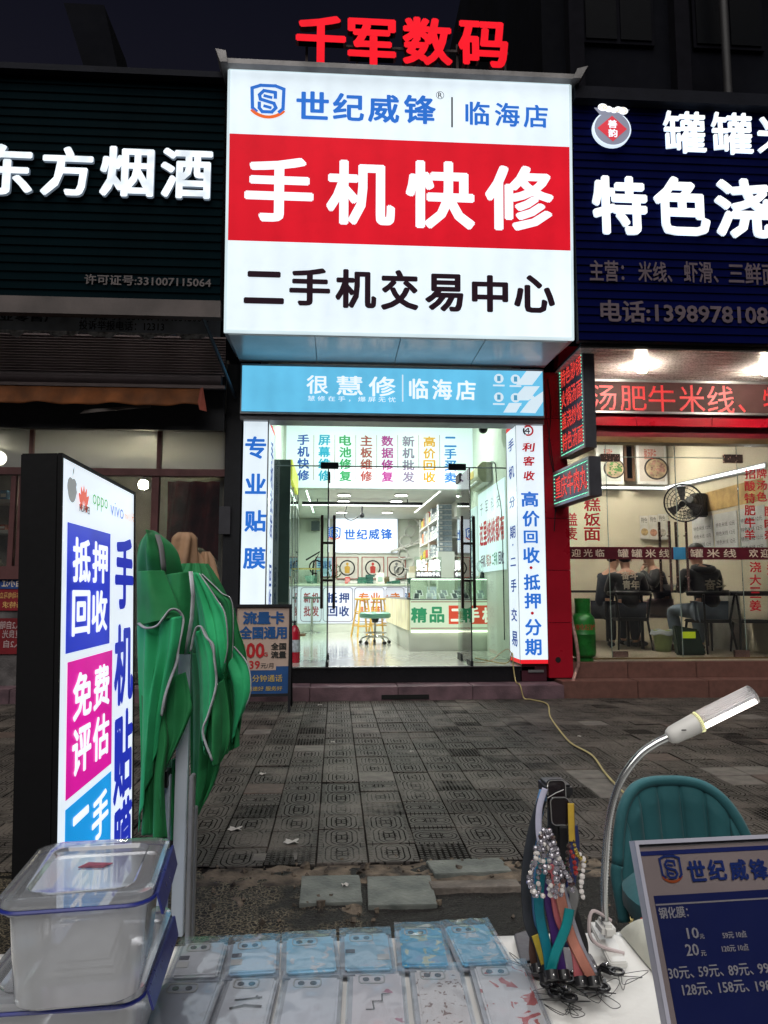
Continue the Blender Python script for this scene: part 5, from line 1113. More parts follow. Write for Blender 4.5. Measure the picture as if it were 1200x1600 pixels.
# hanging service board
YS = 12.8; f = FY(YS); a = R(447, 667, 730, 765, YS)
t = thing('service_board', 'hanging lit white board with eight coloured columns of characters', 'sign board', (.8, YS, 3.2))
MB().box(XL+.0, YS+.01, a[1]-.0, XR, YS+.1, 4.39).build('backing', m_pw, t); plate('board', f, (max(a[0], XL+.02), a[1]+.02, a[2]+.1, a[3]), em('board_white', (.80, .90, .93), .98, .04), t, 0, .008)
colr = ['#3b5fae', '#38a5c8', '#3f9e64', '#a85a55', '#b04a93', '#8b7f97', '#e0a33c', '#3f86cf']; txt = ['手机快修', '屏幕维修', '电池修复', '主板维修', '数据修复', '新机批发', '高价回收', '二手买卖']
g2 = MB()
for i, s in enumerate(txt):
    cx = 474+i*32.8; g = MB()
    for k, ch in enumerate(s): text_fit(g, ch, f, RF(f, cx-9.5, 679+i*.5+k*18.5, cx+9.5, 695.5+i*.5+k*18.5), .034, .011)
    g.build('lettering', em('print_'+colr[i][1:], colr[i], .85, 0), t)
    if i: q = RF(f, cx-17, 680, cx-16.2, 750); g2.fbox(f, q[0], q[1], .009, q[2], q[3], .011)
g2.build('divider', pm('divider_brown', (.25, .14, .12), .5, bump=0), t)
# lit back sign
f = FY(YB-.06); a = RF(f, 524, 807, 621, 863); t = thing('back_wall_sign', 'lit white sign with blue shield logo on the back wall', 'sign', (a[0], YB-.06, a[1])); MB().box(a[0]-.03, YB-.057, a[1]-.03, a[2]+.03, YB-.002, a[3]+.03).build('casing', m_alu, t)
plate('panel', f, a, em('back_sign_white', (.82, .92, 1.0), 1.15, .03), t, 0, .006)
for ch, q in zip('世纪威锋', [(538, 827, 555, 843), (557, 827, 574, 843), (576, 826, 593, 843), (595, 826, 613, 843)]): say(ch, 'lettering', f, RF(f, *q), E_blue, t, .03, .009)
shield_logo(f, RF(f, 514, 824, 532, 845), E_blue, E_or, t, .010)
# posters under it
for i, (q, kind) in enumerate([((493, 870, 520, 902), 'blue notice with print partly behind the door handle'), ((525, 870, 560, 905), 'framed poster with a black ring and yellow figure'), ((565, 870, 600, 905), 'framed poster with a black ring and red figure'), ((605, 870, 634, 905), 'framed poster with a black ring half hidden by cable coils')]):
    f = FY(YB-.03); a = RF(f, *q); t = thing('wall_poster', kind, 'poster', (a[0], YB-.03, a[1]), group='posters over the back counter')
    plate('frame', f, a, pm('poster_frame_red', (.35, .08, .07), .5), t, 0, .01); plate('sheet', f, (a[0]+.02, a[1]+.02, a[2]-.02, a[3]-.02), pm('sheet_blue', (.35, .55, .68), .5, bump=0) if i == 0 else pm('card_white', (.65, .62, .56), .6), t, .011, .013)
    if i:
        cx, cz = (a[0]+a[2])/2, (a[1]+a[3])/2+.0; g = MB(); ring(g, f, cx, cz, .20, .035, z=.016); g.build('ring_print', mk, t)
        g = MB(); g.poly([f.p(cx-.06, cz-.13, .018), f.p(cx+.06, cz-.13, .018), f.p(cx+.07, cz+.03, .018), f.p(cx, cz+.06, .018), f.p(cx-.07, cz+.03, .018)]); g.poly([f.p(cx+.035*math.cos(-k*.6283), cz+.10+.04*math.sin(-k*.6283), .018) for k in range(10)][::-1]); g.build('figure_print', pm('fig%d' % i, [(0, 0, 0), (.6, .35, .04), (.5, .04, .03), (.2, .2, .2)][i], .5, bump=0), t)
    else: say('手机贴膜', 'lettering', f, (a[0]+.05, a[3]-.3, a[2]-.05, a[3]-.1), pm('ink_blue', (.02, .12, .4), .5, bump=0), t, .03, .016)
# back counter with framed panels
YC = 17.4; f = FY(YC); zc = P(560, 912, YC).z; t = thing('back_counter', 'white counter with rounded outlined panels across the back of the shop', 'counter', (.7, YC, ZF))
MB().box(XL, YC+.01, ZF, XR, YC+.65, zc-.05).build('cabinet', m_pw, t); MB().box(XL, YC-.05, zc-.05, XR, YC+.7, zc).build('worktop', pm('worktop_green_white', (.55, .62, .52), .3), t, bevel=.005)
zpan = P(560, 974, YC).z; plate('front_panel', f, (XL, zpan, XR, zc-.07), em('counter_lit_front', (.72, .76, .86), .82, .05), t, 0, .006); MB().box(XL, YC-.02, ZF, XR, YC+.005, zpan-.03).build('plinth', m_pw, t)
spec = [((470, 918, 502, 971), '新机批发', '#a04a50'), ((505, 918, 551, 971), '抵押回收', '#33487f'), ((554, 918, 600, 971), '专业贴膜', '#d07a35'), ((603, 918, 640, 971), '分期免押', '#4f6fa0')]
for q, s, cc in spec:
    a = RF(f, *q); g = MB(); w = .012; r = .07
    pts = []
    for (cx, cz, a0) in ((a[2]-r, a[3]-r, 0), (a[0]+r, a[3]-r, 90), (a[0]+r, a[1]+r, 180), (a[2]-r, a[1]+r, 270)):
        for k in range(5): t_ = rad(a0+k*22.5); pts.append((cx+r*math.cos(t_), cz+r*math.sin(t_)))
    pts.append(pts[0]); stroke(g, f, pts, w, .008); g.build('outline', pm('outline_print', (.12, .10, .14), .5, bump=0), t)
    g = MB(); ww = (q[2]-q[0]); 
    for k, ch in enumerate(s):
        x0_ = q[0]+ww*(.14+.40*(k % 2)); y0_ = 926+21*(k//2); text_fit(g, ch, f, RF(f, x0_, y0_, x0_+ww*.34, y0_+16), .03, .009)
    g.build('lettering', em('print_'+cc[1:], cc, .7, 0), t)
# things on the back counter
rn = random.Random(4)
for i, (px, w, hh, cc, nm, lab) in enumerate([(478, .55, .0, None, 'c', ''), (566, .22, .16, (.03, .15, .10), 'box_stack', 'dark green stacked boxes on the back counter'), (578, .18, .22, (.02, .10, .08), 'box_stack', 'tallest dark green box stack on the back counter'), (573, .12, .18, (.7, .7, .66), 'payment_stand', 'white card stand in front of the green boxes'), (594, .2, .27, (.72, .70, .62), 'payment_stand', 'large white payment card stand on the back counter'), (613, .16, .16, (.6, .62, .6), 'paper_tray', 'white paper box right of the payment stand'), (553, .3, .06, (.65, .65, .6), 'paper_tray', 'flat white paper stack on the back counter'), (543, .12, .16, (.55, .06, .05), 'name_card', 'red lettered card on the back counter'), (500, .14, .3, (.6, .55, .5), 'packet', 'upright packet near the left end of the back counter'), (521, .16, .34, (.16, .20, .13), 'planter', 'dark leafy planter behind the left door handle'), (605, .1, .16, (.12, .10, .05), 'jar', 'small dark jar beside the payment stand'), (628, .3, .08, (.6, .66, .6), 'paper_tray', 'pale flat tray at the right end of the back counter')]):
    if cc is None: continue
    c = P(px, 910, YC+.2); t = thing(nm, lab, nm.replace('_', ' '), (c.x, YC+.2, zc)); mt = pm('ctr_%d' % i, cc, .5, var=.25, scale=12)
    if nm == 'planter':
        MB().lathe([(.05, 0), (.07, .12)], n=12).build('pot', m_wp, t, local=True, smooth=True); g = MB()
        for _ in range(60): a = rn.uniform(0, 6.28); z = rn.uniform(.1, .42); r = .14*math.sin((z-.05)*7.5)+.03; p = Vector((r*math.cos(a), r*math.sin(a), z)); g.poly([p, p+Vector((.03, .01, .03)), p+Vector((.01, -.02, .06))])
        g.build('leaves', pm('leaf_dark', (.05, .09, .03), .6), t, local=True)
    elif nm == 'jar': MB().lathe([(.06, 0), (.08, .04), (.08, .12), (.05, .15), (.05, .17)], n=14).build('jar_body', mt, t, local=True, smooth=True)
    elif nm == 'payment_stand':
        MB().prism([(-w/2, -.04, 0), (w/2, -.04, 0), (w/2, .03, hh), (-w/2, .03, hh)], (0, .012, .0)).build('card', mt, t, local=True); MB().box(-w/2, -.06, 0, w/2, .06, .015).build('foot', mt, t, local=True)
        MB().prism([(-w*.3, -.035, hh*.2), (w*.3, -.035, hh*.2), (w*.3, -.005, hh*.62), (-w*.3, -.005, hh*.62)], (0, .004, 0)).build('print_patch', pm('patch_grey_green', (.25, .38, .32), .5), t, local=True)
    elif nm == 'box_stack':
        k = 4
        for j in range(k): MB().box(-w/2+rn.uniform(-.02, .02), -.08, j*hh/k, w/2+rn.uniform(-.02, .02), .08, (j+1)*hh/k-.004).build('box', mt, t, local=True, bevel=.003)
    else:
        MB().box(-w/2, -.07, 0, w/2, .07, hh).build('body', mt, t, local=True, bevel=.006); MB().box(-w/2+.01, -.072, hh*.2, w/2-.01, -.0705, hh*.8).build('label', pm('ctrl_%d' % i, tuple(min(.8, q*.6+.2) for q in cc), .5), t, local=True)
# glass display case on the left of the counter
c = P(480, 912, 16.6); t = thing('small_display_case', 'small glass case of accessories on the left part of the counter', 'display case', (-.4, 17.7, zc))
g_ = glass('case_glass', (.88, .94, .90), refl=1.0); xq = P(503, 912, 17.45).x; zt1 = P(480, 888, 17.45).z
MB().box(XL+.05, 17.43, zc+.001, xq, 17.44, zt1).build('front_glass', g_, t); MB().box(XL+.05, 17.43, zt1, xq, 17.95, zt1+.012).build('top_glass', g_, t)
MB().box(XL+.05, 17.42, zt1-.03, xq+.01, 17.445, zt1+.005).build('edge_trim', pm('gold_trim', (.5, .42, .16), .35, .6), t); g = MB()
for _ in range(9): x = rn.uniform(XL+.1, xq-.1); g.prism([(x, 17.55, zc), (x+.1, 17.55, zc+.02), (x+.02, 17.65, zc+.2), (x-.08, 17.65, zc+.18)], (.0, .02, 0))
g.build('accessory', pm('accessory_mint', (.35, .52, .48), .4), t)
# wooden bar stools, swivel stool, round bar table
m_wd = pm('pine_wood', (.80, .50, .12), .4, var=.2, scale=6, bump=.08); m_cr = pm('chrome', (.6, .6, .6), .12, 1, bump=0)
def barstool(label, px, py):
    c = PZ(px, py, ZF); t = thing('bar_stool', label, 'stool', (c.x, c.y, ZF), rad(20), 'wooden bar stools'); hh = .80
    MB().lathe([(.0, hh-.04), (.15, hh-.04), (.165, hh-.02), (.16, hh), (.0, hh+.002)], n=24).build('seat', m_wd, t, local=True, smooth=True)
    for a in range(4):
        th = math.pi/4+a*math.pi/2; g = MB(); g.cyl((.25*math.cos(th), .25*math.sin(th), 0), (.11*math.cos(th), .11*math.sin(th), hh-.03), .022, .02, 8); g.build('leg', m_wd, t, local=True, smooth=True)
    for z in (.22, .48):
        r = .25-.14*z/.77
        for a in range(4):
            t0 = math.pi/4+a*math.pi/2; t1 = t0+math.pi/2; g = MB(); zz_ = z+.04*(a % 2); g.cyl((r*math.cos(t0), r*math.sin(t0), zz_), (r*math.cos(t1), r*math.sin(t1), zz_), .013, n=6); g.build('rung', m_wd, t, local=True)
barstool('left wooden bar stool behind the green swivel stool', 566, 995); barstool('right wooden bar stool nearer the glass showcase', 592, 993)
c = PZ(586, 1006, ZF); t = thing('swivel_stool', 'mint green swivel stool with chrome base and five castors', 'stool', (c.x, c.y, ZF)); s = 1.0
MB().lathe([(0, .46), (.25, .46), (.285, .48), (.285, .54), (.25, .565), (0, .57)], n=30).build('seat', pm('mint_leather', (.13, .33, .26), .35, var=.08, bump=.1), t, local=True, smooth=True)
MB().cyl((0, 0, .12), (0, 0, .46), .022).build('gas_lift', m_cr, t, local=True, smooth=True); MB().lathe([(.05, .38), (.07, .44), (.07, .46)], n=14).build('collar', mk, t, local=True)
g = MB(); g.tube([Vector((.20*math.cos(a*math.pi/14), .20*math.sin(a*math.pi/14), .2)) for a in range(29)], .01, 6); g.build('foot_ring', m_cr, t, local=True, smooth=True)
for a in range(5):
    th = a*2*math.pi/5+.3; d = Vector((math.cos(th), math.sin(th), 0)); l = MB(); l.tube([d*.02+Vector((0, 0, .13)), d*.14+Vector((0, 0, .135)), d*.24+Vector((0, 0, .10)), d*.27+Vector((0, 0, .065))], [.02, .017, .014, .012], 8); l = l.build('leg', m_cr, t, local=True, smooth=True)
    MB().cyl(d*.27+Vector((-.012*d.y*2, .012*d.x*2, .03)), d*.27+Vector((.012*d.y*2, -.012*d.x*2, .03)), .03, n=12).build('castor', mk, l, local=True, smooth=True)
c = PZ(487, 988, ZF); t = thing('bar_table', 'small round bar stool with grey seat and chrome pedestal at the left', 'stool', (c.x, c.y, ZF))
MB().lathe([(0, 0), (.24, .0), (.23, .015), (.05, .04), (.03, .06)], n=26).build('base', m_cr, t, local=True, smooth=True); MB().cyl((0, 0, .04), (0, 0, .78), .028).build('column', m_cr, t, local=True, smooth=True); MB().lathe([(0, .77), (.19, .77), (.2, .80), (.19, .82), (0, .825)], n=24).build('seat', pm('grey_green_pad', (.12, .17, .16), .4), t, local=True, smooth=True)
MB().cyl((0, 0, .25), (.2, -.05, .25), .01).build('foot_bar', m_cr, t, local=True)
# glass showcase on the right with phones and a printed front
YV = PZ(700, 1017, ZF).y; x0 = P(641, 990, YV).x; x1_ = P(776, 990, YV).x; fz = FY(YV); t = thing('glass_showcase', 'glass phone showcase with a green and red printed front', 'display case', ((x0+x1_)/2, YV, ZF))
zA = P(700, 985, YV).z; zB = P(700, 937, YV).z; zT = P(700, 904, YV).z
MB().box(x0+.05, YV+.05, ZF, x1_-.05, YV+.5, zA).build('plinth', m_pw, t, bevel=.004); MB().box(x0, YV+.01, zA, x1_, YV+.5, zB).build('cabinet', m_pw, t)
plate('front_panel', fz, (x0, zA, x1_, zB), em('showcase_front', (.66, .80, .58), .85, .08), t, 0, .008); MB().box(x0+.02, YV-.004, zA-.03, x1_-.02, YV+.03, zA-.004).build('under_glow', em('under_glow', (.95, 1, .75), 2.5, 0), t)
for z in (zA+.03, zB-.04): plate('red_line', fz, (x0+.01, z, x1_-.01, z+.012), pm('line_red', (.45, .06, .04), .5, bump=0), t, .009, .011)
for ch, q in zip('精品', [(642, 949, 667, 973), (671, 948, 694, 973)]): say(ch, 'lettering', fz, RF(fz, *q), em('print_green', '#3f9b6c', .75, 0), t, .042, .012)
a = RF(fz, 701, 946, 776, 975); plate('red_block', fz, a, em('print_red_block', '#d8553f', .85, 0), t, .009, .0115)
for ch, q in zip('二手机', [(704, 951, 722, 971), (729, 949, 749, 973), (753, 949, 775, 973)]): say(ch, 'lettering', fz, RF(fz, *q), em('print_pale', '#eef3dd', .95, 0), t, .042, .013)
case = glass('case_glass', (.88, .94, .90), refl=1.0)
MB().box(x0, YV+.0, zB+.002, x1_, YV+.006, zT).build('front_glass', case, t); MB().box(x0, YV+.45, zB, x1_, YV+.456, zT).build('rear_glass', case, t); MB().box(x0, YV+.006, zB, x0+.006, YV+.45, zT).build('side_glass', case, t); MB().box(x1_-.006, YV+.006, zB, x1_, YV+.45, zT).build('side_glass', case, t); MB().box(x0-.01, YV-.01, zT, x1_+.01, YV+.47, zT+.01).build('top_glass', case, t)
g = MB()
for (a, b_) in ((x0, YV), (x1_, YV), (x0, YV+.45), (x1_, YV+.45)): g.box(a-.004, b_-.004, zB, a+.004, b_+.004, zT)
g.box(x0-.01, YV-.013, zT-.002, x1_+.01, YV-.008, zT+.012); g.build('glass_edge', pm('glass_edge_green2', (.08, .20, .15), .2, bump=0), t)
MB().box(x0+.03, YV+.02, zT-.02, x1_-.03, YV+.05, zT-.006).build('added_case_fill', em('added_case_fill', (.95, 1, .9), 5, 0), t)  # glowing strip added to brighten the displayed phones
plate('base_trim', fz, (x0, zB-.006, x1_, zB+.008), m_alu, t, .008, .014)
k = 0
for row in range(2):
    for i in range(6):
        x = x0+.12+i*(x1_-x0-.24)/5.6+row*.06; y = YV+.12+row*.15; p = thing('display_phone', 'phone on a white tilted stand, %s row, %s place from the left of the showcase' % (('front', 'rear')[row], ('first', 'second', 'third', 'fourth', 'fifth', 'sixth')[i]), 'phone', (x, y, zB+.004+row*.05), rad(rn.uniform(-14, 14)), 'phones on stands in the showcase')
        MB().prism([(-.055, -.07, 0), (.055, -.07, 0), (.055, .05, .10), (-.055, .05, .10)], (0, .02, -.0)).build('stand', em('stand_painted_glow', (.8, .85, .8), .55, 0), p, local=True)  # stand brightness is painted in as glow; stands are not lamps
        MB().prism([(-.035, -.05, .018), (.035, -.05, .018), (.035, .035, .09), (-.035, .035, .09)], (0, -.006, .007)).build('phone_body', pm('ph%d' % (i % 3), [(.12, .14, .15), (.55, .6, .65), (.35, .4, .42)][i % 3], .15, bump=0), p, local=True)
# side run of the showcase
t = thing('glass_showcase', 'side glass counter with yellowish lit panels running to the back', 'display case', (x0-.3, YV+1.5, ZF)); xs0 = x0-.04
yb = 15.6; zS = P(622, 937, 12.6).z
xo = P(611, 929, 15.0).x
MB().prism([(x0-.02, YV+.03, ZF), (x0-.02, YV+.03, zA), (xo-.05, yb, zA), (xo-.05, yb, ZF)], (.5, 0, 0)).build('plinth', m_pw, t)
MB().prism([(x0-.04, YV+.02, zA+.004), (x0-.04, YV+.02, zB), (xo-.07, yb, zB), (xo-.07, yb, zA+.004)], (.02, 0, 0)).build('side_panel', em('side_panel_glow', (.66, .64, .40), .9, .25, 3), t)
MB().prism([(x0-.05, YV+.02, zB), (x0-.05, YV+.02, zB+.03), (xo-.08, yb, zB+.03), (xo-.08, yb, zB)], (.05, 0, 0)).build('rail', m_alu, t)
MB().prism([(x0-.03, YV+.55, zB+.03), (x0-.03, YV+.55, zT), (xo-.05, yb, zT), (xo-.05, yb, zB+.03)], (.006, 0, 0)).build('side_glass', case, t)
MB().box(x0-.03, YV+.55, zT, x0+.55, yb, zT+.01).build('top_glass', case, t)
# film sign standing on the showcase
f = FY(YV+.3); a = RF(f, 648, 870, 690, 903)
t = thing('film_sign', 'small white glowing cut-out character sign standing on the showcase', 'sign', ((a[0]+a[2])/2, YV+.3, zT+.012)); gw = em('sign_white_glow', (.95, .97, 1), 1.8, 0)
for ch, q in zip('贴膜', [(650, 874, 667, 892), (669, 874, 688, 892)]): letter3d(ch, f, RF(f, *q), .02, gw, m_wp, t, .045, pname='letter')
a = RF(f, 649, 893, 689, 901.5); plate('strip', f, (a[0], zT+.012, a[2], a[3]), pm('grey_strip', (.25, .25, .25), .4), t, 0, .01); say('高价回收手机', 'lettering', f, (a[0]+.02, a[1]+.01, a[2]-.02, a[3]-.01), gw, t, .03, .013)
a = RF(f, 648, 870, 690, 903); plate('acrylic_back', f, (a[0], zT+.012, a[2], a[3]), glass('case_glass', (.88, .94, .90)), t, -.012, -.008)
t = thing('film_sign', 'second glowing character sign partly behind the right door handle', 'sign', (P(716, 890, YV+.3).x, YV+.3, zT+.012)); say('贴', 'letter', f, RF(f, 710, 875, 727, 892), gw, t, .045, .01); a = RF(f, 709, 893, 740, 901.5); plate('strip', f, (a[0], zT+.012, a[2], a[3]), pm('grey_strip', (.25, .25, .25), .4), t, 0, .01); say('份高收', 'lettering', f, (a[0]+.02, a[1]+.01, a[2]-.02, a[3]-.01), gw, t, .03, .013)
c = P(756, 903, YV+.25); t = thing('desk_lamp', 'dark little lamp stand with a clear globe on the showcase right end', 'lamp', (c.x, YV+.25, zT+.012)); MB().lathe([(.075, 0), (.07, .02), (.05, .09), (.035, .11), (.012, .12), (.012, .2)], n=18).build('base', pm('dark_teal_base', (.02, .03, .035), .4), t, local=True, smooth=True)
MB().ball((0, 0, .19), .12, 18, 12).build('globe', glass('thin_globe', (.93, .97, .95), refl=.8), t, local=True, smooth='all')
# cables on the showcase and floor at the right
t = thing('cable_bundle', 'tangle of white cables on the floor right of the showcase', 'cable', (x1_+.15, YV+.1, ZF)); g = MB()
for k in range(7):
    pts = [Vector((x1_+.02+rn.uniform(0, .3), YV+rn.uniform(-.1, .3), ZF+rn.uniform(.01, .25 if j % 2 else .03))) for j in range(7)]; g.tube(smooth_path(pts, 5), .006, 5)
g.build('cable', m_wp, t)
# wall panels on the right wall
t = thing('wall_light_panel', 'large white lit panel with red characters on the right wall', 'sign', (XR-.03, 11.4, 2)); fw = Frame((XR-.005, 0, 0), (0, -1, 0), (0, 0, 1))
ya, yb_ = 10.32, 12.3
def zy(px, py, Y): return H-(py-925)/1150*Y
plate('panel', fw, (-yb_, 1.60, -ya, 2.92), em('side_panel_white', (.74, .86, .92), 1.0, .05), t, .0, .012)
g = MB()
for i, ch in enumerate('这里统统都有'): text_fit(g, ch, fw, (-yb_+.12+i*.305, 2.03, -yb_+.12+i*.305+.29, 2.42), .036, .015)
g.build('lettering', E_dred, t); g = MB()
for i, ch in enumerate('千军科技'): text_fit(g, ch, fw, (-yb_+.2+i*.42, 2.53, -yb_+.2+i*.42+.2, 2.74), .0, .015)
g.build('lettering', pm('ink_slate_blue', (.08, .14, .24), .5, bump=0), t)
for i, (s_, cc) in enumerate(zip(['手机', '笔记本', '二手机', '回收'], ['#6a5668', '#b3705f', '#2f9272', '#4b3f63'])): say(s_, 'lettering', fw, (-yb_+.2+i*.44, 1.68, -yb_+.2+i*.44+.36, 1.88), em('print_'+cc[1:], cc, .6, 0), t, .03, .015)
t = thing('wall_light_panel', 'narrow white poster panel further inside on the right wall', 'sign', (XR-.03, 12.8, 2)); plate('panel', fw, (-13.4, 1.55, -12.4, 2.75), em('side_panel_white2', (.66, .76, .80), .85, .05), t, .0, .012)
g = MB(); text_cells(g, '千帆科技', fw, col_cells(4, -13.0, 1.7, -12.75, 2.65), .01, .015); g.build('lettering', pm('ink_slate_blue', (.08, .14, .24), .5, bump=0), t)
# air conditioner on the right wall
t = thing('air_conditioner', 'cream wall air conditioner above the white panel on the right', 'air conditioner', (XR-.1, 11.7, 3.1)); mac = pm('cream_plastic', (.58, .55, .40), .35, bump=0)
yy0, yy1 = 11.2, 12.35
MB().prism([(XR-.003, yy0, 2.98), (XR-.003, yy0, 3.30), (XR-.16, yy0, 3.30), (XR-.23, yy0, 3.22), (XR-.23, yy0, 3.08), (XR-.16, yy0, 2.98)], (0, yy1-yy0, 0)).build('body', mac, t, bevel=.01)
MB().box(XR-.235, yy0+.1, 3.0, XR-.20, yy1-.1, 3.02).build('louvre', m_wp, t); MB().box(XR-.236, yy0+.35, 3.10, XR-.229, yy0+.75, 3.21).build('orange_print', pm('amber_print', (.6, .42, .12), .5), t)
g = MB(); g.tube(smooth_path([Vector((XR-.02, yy0-.0, 3.3)), Vector((XR-.03, yy0-.35, 3.2)), Vector((XR-.02, yy0-.4, 2.9)), Vector((XR-.02, yy0-.7, 2.3)), Vector((XR-.02, yy0-.72, .6))], 8), .008, 5); g.build('cable', mk, t)
c = P(757, 666, 10.6); t = thing('dome_camera', 'small black dome camera on the ceiling above the right pane', 'camera', (c.x, 10.7, c.z)); MB().ball((0, 0, -.02), .07, 14, 8).build('dome', mk, t, local=True, smooth='all'); MB().cyl((0, 0, .02), (0, 0, 4.4-c.z), .05).build('mount', m_wp, t, local=True)
# shelves with stock on the right, deeper in
t = thing('stock_shelf', 'white wire shelves of boxed stock on the right wall', 'shelf', (2.1, 15, ZF)); xsh = 1.93
for z in (1.62, 1.98, 2.34, 2.70): MB().box(xsh, 13.9, z-.03, XR-.01, 17.0, z).build('shelf_board', m_wp, t)
for y in (13.95, 15.4, 16.95): MB().box(xsh, y, ZF, xsh+.03, y+.03, 2.95).build('upright', m_wp, t)
rn = random.Random(21); names = ['clear box', 'grey box', 'white carton', 'orange packet', 'yellow packet', 'red packet']; cols_ = [(.45, .5, .52), (.22, .26, .28), (.62, .60, .5), (.55, .18, .04), (.6, .5, .05), (.5, .05, .04)]
lv_ = ['lowest', 'second', 'third', 'top']; pos_ = ['front', 'middle', 'rear']
for zi, z in enumerate((1.62, 1.98, 2.34, 2.70)):
    y = 14.0; j = 0
    while y < 16.8:
        j += 1
        w = rn.uniform(.16, .34); k = rn.choice([0, 1, 1, 2, 2, 0, 3, 4, 5]) if y > 14.7 else rn.choice([0, 1, 0])
        hgt = rn.uniform(.14, .3)
        o = thing('stock_box', '%s on the %s shelf of the right-hand rack, %s back from the shop door' % (names[k], lv_[zi], ['first', 'second', 'third', 'fourth', 'fifth', 'sixth', 'seventh', 'eighth', 'ninth', 'tenth', 'eleventh', 'twelfth', 'thirteenth', 'fourteenth', 'fifteenth', 'sixteenth', 'seventeenth'][j-1]), 'box', (xsh+.12, y+w/2, z), group='stock on the right-hand shelves')
        mt = pm('stock_%d' % k, cols_[k], .45, var=.2, scale=15); nn = 3 if k in (0, 1) else 1
        for q in range(nn): MB().box(-.1, -w/2+.01, q*hgt/nn, .16, w/2-.01, (q+1)*hgt/nn-.006).build('carton', mt, o, local=True, bevel=.003); MB().box(-.103, -w/4, q*hgt/nn+.01, -.1005, w/4, q*hgt/nn+.03).build('label', m_wp, o, local=True)
        y += w+.02
# column of stacked clear organiser trays facing the street
c0 = P(684, 789, 13.7); c1 = P(704, 789, 13.7)
n = 9; zz = [P(690, 862-i*8.2, 13.7).z for i in range(n+1)]
for i in range(n):
    o = thing('organiser_tray', 'clear grey organiser tray, number %s up in the tall stack by the shelves' % ['one', 'two', 'three', 'four', 'five', 'six', 'seven', 'eight', 'nine'][i], 'tray', (c0.x+.12, 13.7, zz[i]), group='organiser trays stacked beside the shelves')
    MB().box(-.12, -.1, 0, .13, .1, (zz[i+1]-zz[i])*.86).build('tray_body', pm('tray_grey_blue', (.30, .36, .40), .3, var=.2, scale=20), o, local=True, bevel=.006); MB().box(-.13, -.11, (zz[i+1]-zz[i])*.86, .14, .1, (zz[i+1]-zz[i])-.004).build('lid', m_wp, o, local=True); MB().box(-.10, -.104, .02, -.05, -.1005, .06).build('label', m_wp, o, local=True)
MB().box(c0.x-.02, 13.6, ZF, c1.x+.05, 13.82, zz[0]-.002).build('tray_cabinet', m_pw, None); o = bpy.data.objects['tray_cabinet']; o['label'] = 'white cabinet under the stack of organiser trays'; o['category'] = 'cabinet'
# white cable trunking coils on the back wall
t = thing('cable_coils', 'hanging white cable coils on the back wall right of the lit sign', 'cable', (1.6, YB-.1, 2)); g = MB()
for (px, py, r) in [(646, 815, 8), (641, 830, 8), (634, 846, 9), (630, 866, 8), (637, 880, 9), (626, 893, 8), (652, 800, 7)]:
    c = P(px, py, YB-.12); R_ = r*YB/1150; g.tube([c+Vector((R_*math.cos(a*math.pi/12), .04*math.sin(a), R_*math.sin(a*math.pi/12))) for a in range(25)], .018, 6)
g.tube(smooth_path([P(626, 795, YB-.1), P(650, 812, YB-.14), P(660, 840, YB-.1), P(610, 862, YB-.12), P(655, 848, YB-.1)], 8), .03, 6); g.build('coil', m_wp, t, smooth=True)
MB().tube([P(626, 795, YB-.05), P(655, 815, YB-.05), P(662, 850, YB-.05)], .03, 6).build('trunking', m_wp, t)
c = P(643, 905, 17.0); t = thing('till_box', 'pale green box on a white cabinet left of the shelves', 'box', (c.x, 16.5, ZF)); MB().box(-.14, -.15, 0, .28, .15, 1.36).build('cabinet', m_pw, t, local=True); MB().box(-.1, -.1, 1.36, .2, .1, 1.50).build('box', mac, t, local=True, bevel=.01)
# microscope / wheel thing on the left wall
t = thing('repair_arm', 'black jointed repair lamp arm against the left back wall', 'lamp', (-.5, 17.9, zc)); g = MB(); g.tube([P(487, 908, 17.9), P(490, 880, 17.9), P(500, 862, 17.9), P(478, 875, 17.9)], .025, 6); c = P(494, 886, 17.95); g.tube([c+Vector((.16*math.cos(a*math.pi/10), 0, .16*math.sin(a*math.pi/10))) for a in range(21)], .02, 6); g.build('arm', mk, t)
MB().box(P(487, 815, YB).x, YB-.3, P(490, 830, YB).z, P(500, 815, YB).x, YB-.06, P(490, 816, YB).z).build('speaker_box', pm('slate_box', (.06, .08, .09), .5), None); o = bpy.data.objects['speaker_box']; o['label'] = 'dark slate box mounted high on the back wall left of the sign'; o['category'] = 'speaker'
# tall cabinet left
t = thing('display_cabinet', 'tall slate coloured cabinet with lit glass doors at the left', 'cabinet', (-.7, 11.2, ZF)); xk = P(453, 800, 10.75).x; zk = P(440, 718, 10.75).z; ms = pm('slate_cabinet', (.07, .10, .105), .45, var=.1)
MB().box(XL+.01, 10.75, ZF+.0, xk, 10.80, zk).build('end_panel', ms, t); MB().box(XL+.01, 10.80, ZF, XL+.05, 13.3, zk).build('back', ms, t); MB().box(XL+.05, 10.80, zk-.04, xk, 13.3, zk).build('top', ms, t); MB().box(XL+.05, 10.80, ZF, xk, 13.3, ZF+.3).build('plinth', pm('cream_plinth', (.5, .48, .36), .5), t)
for z in [ZF+.3+i*.34 for i in range(7)]: MB().box(XL+.05, 10.82, z, xk-.03, 13.28, z+.015).build('shelf_board', m_wp, t)
for y in (10.82, 11.62, 12.42, 13.2): MB().box(xk-.025, y, ZF+.3, xk+.0, y+.05, zk-.04).build('door_frame', m_alu, t); MB().box(xk-.045, y+.06, ZF+.32, xk-.03, y+.075, zk-.06).build('led_strip', em('cab_led', (.9, 1, .85), 4, 0), t)
for y in (10.87, 11.67, 12.47): MB().box(xk-.012, y, ZF+.31, xk-.006, y+.74, zk-.05).build('door_glass', case, t)
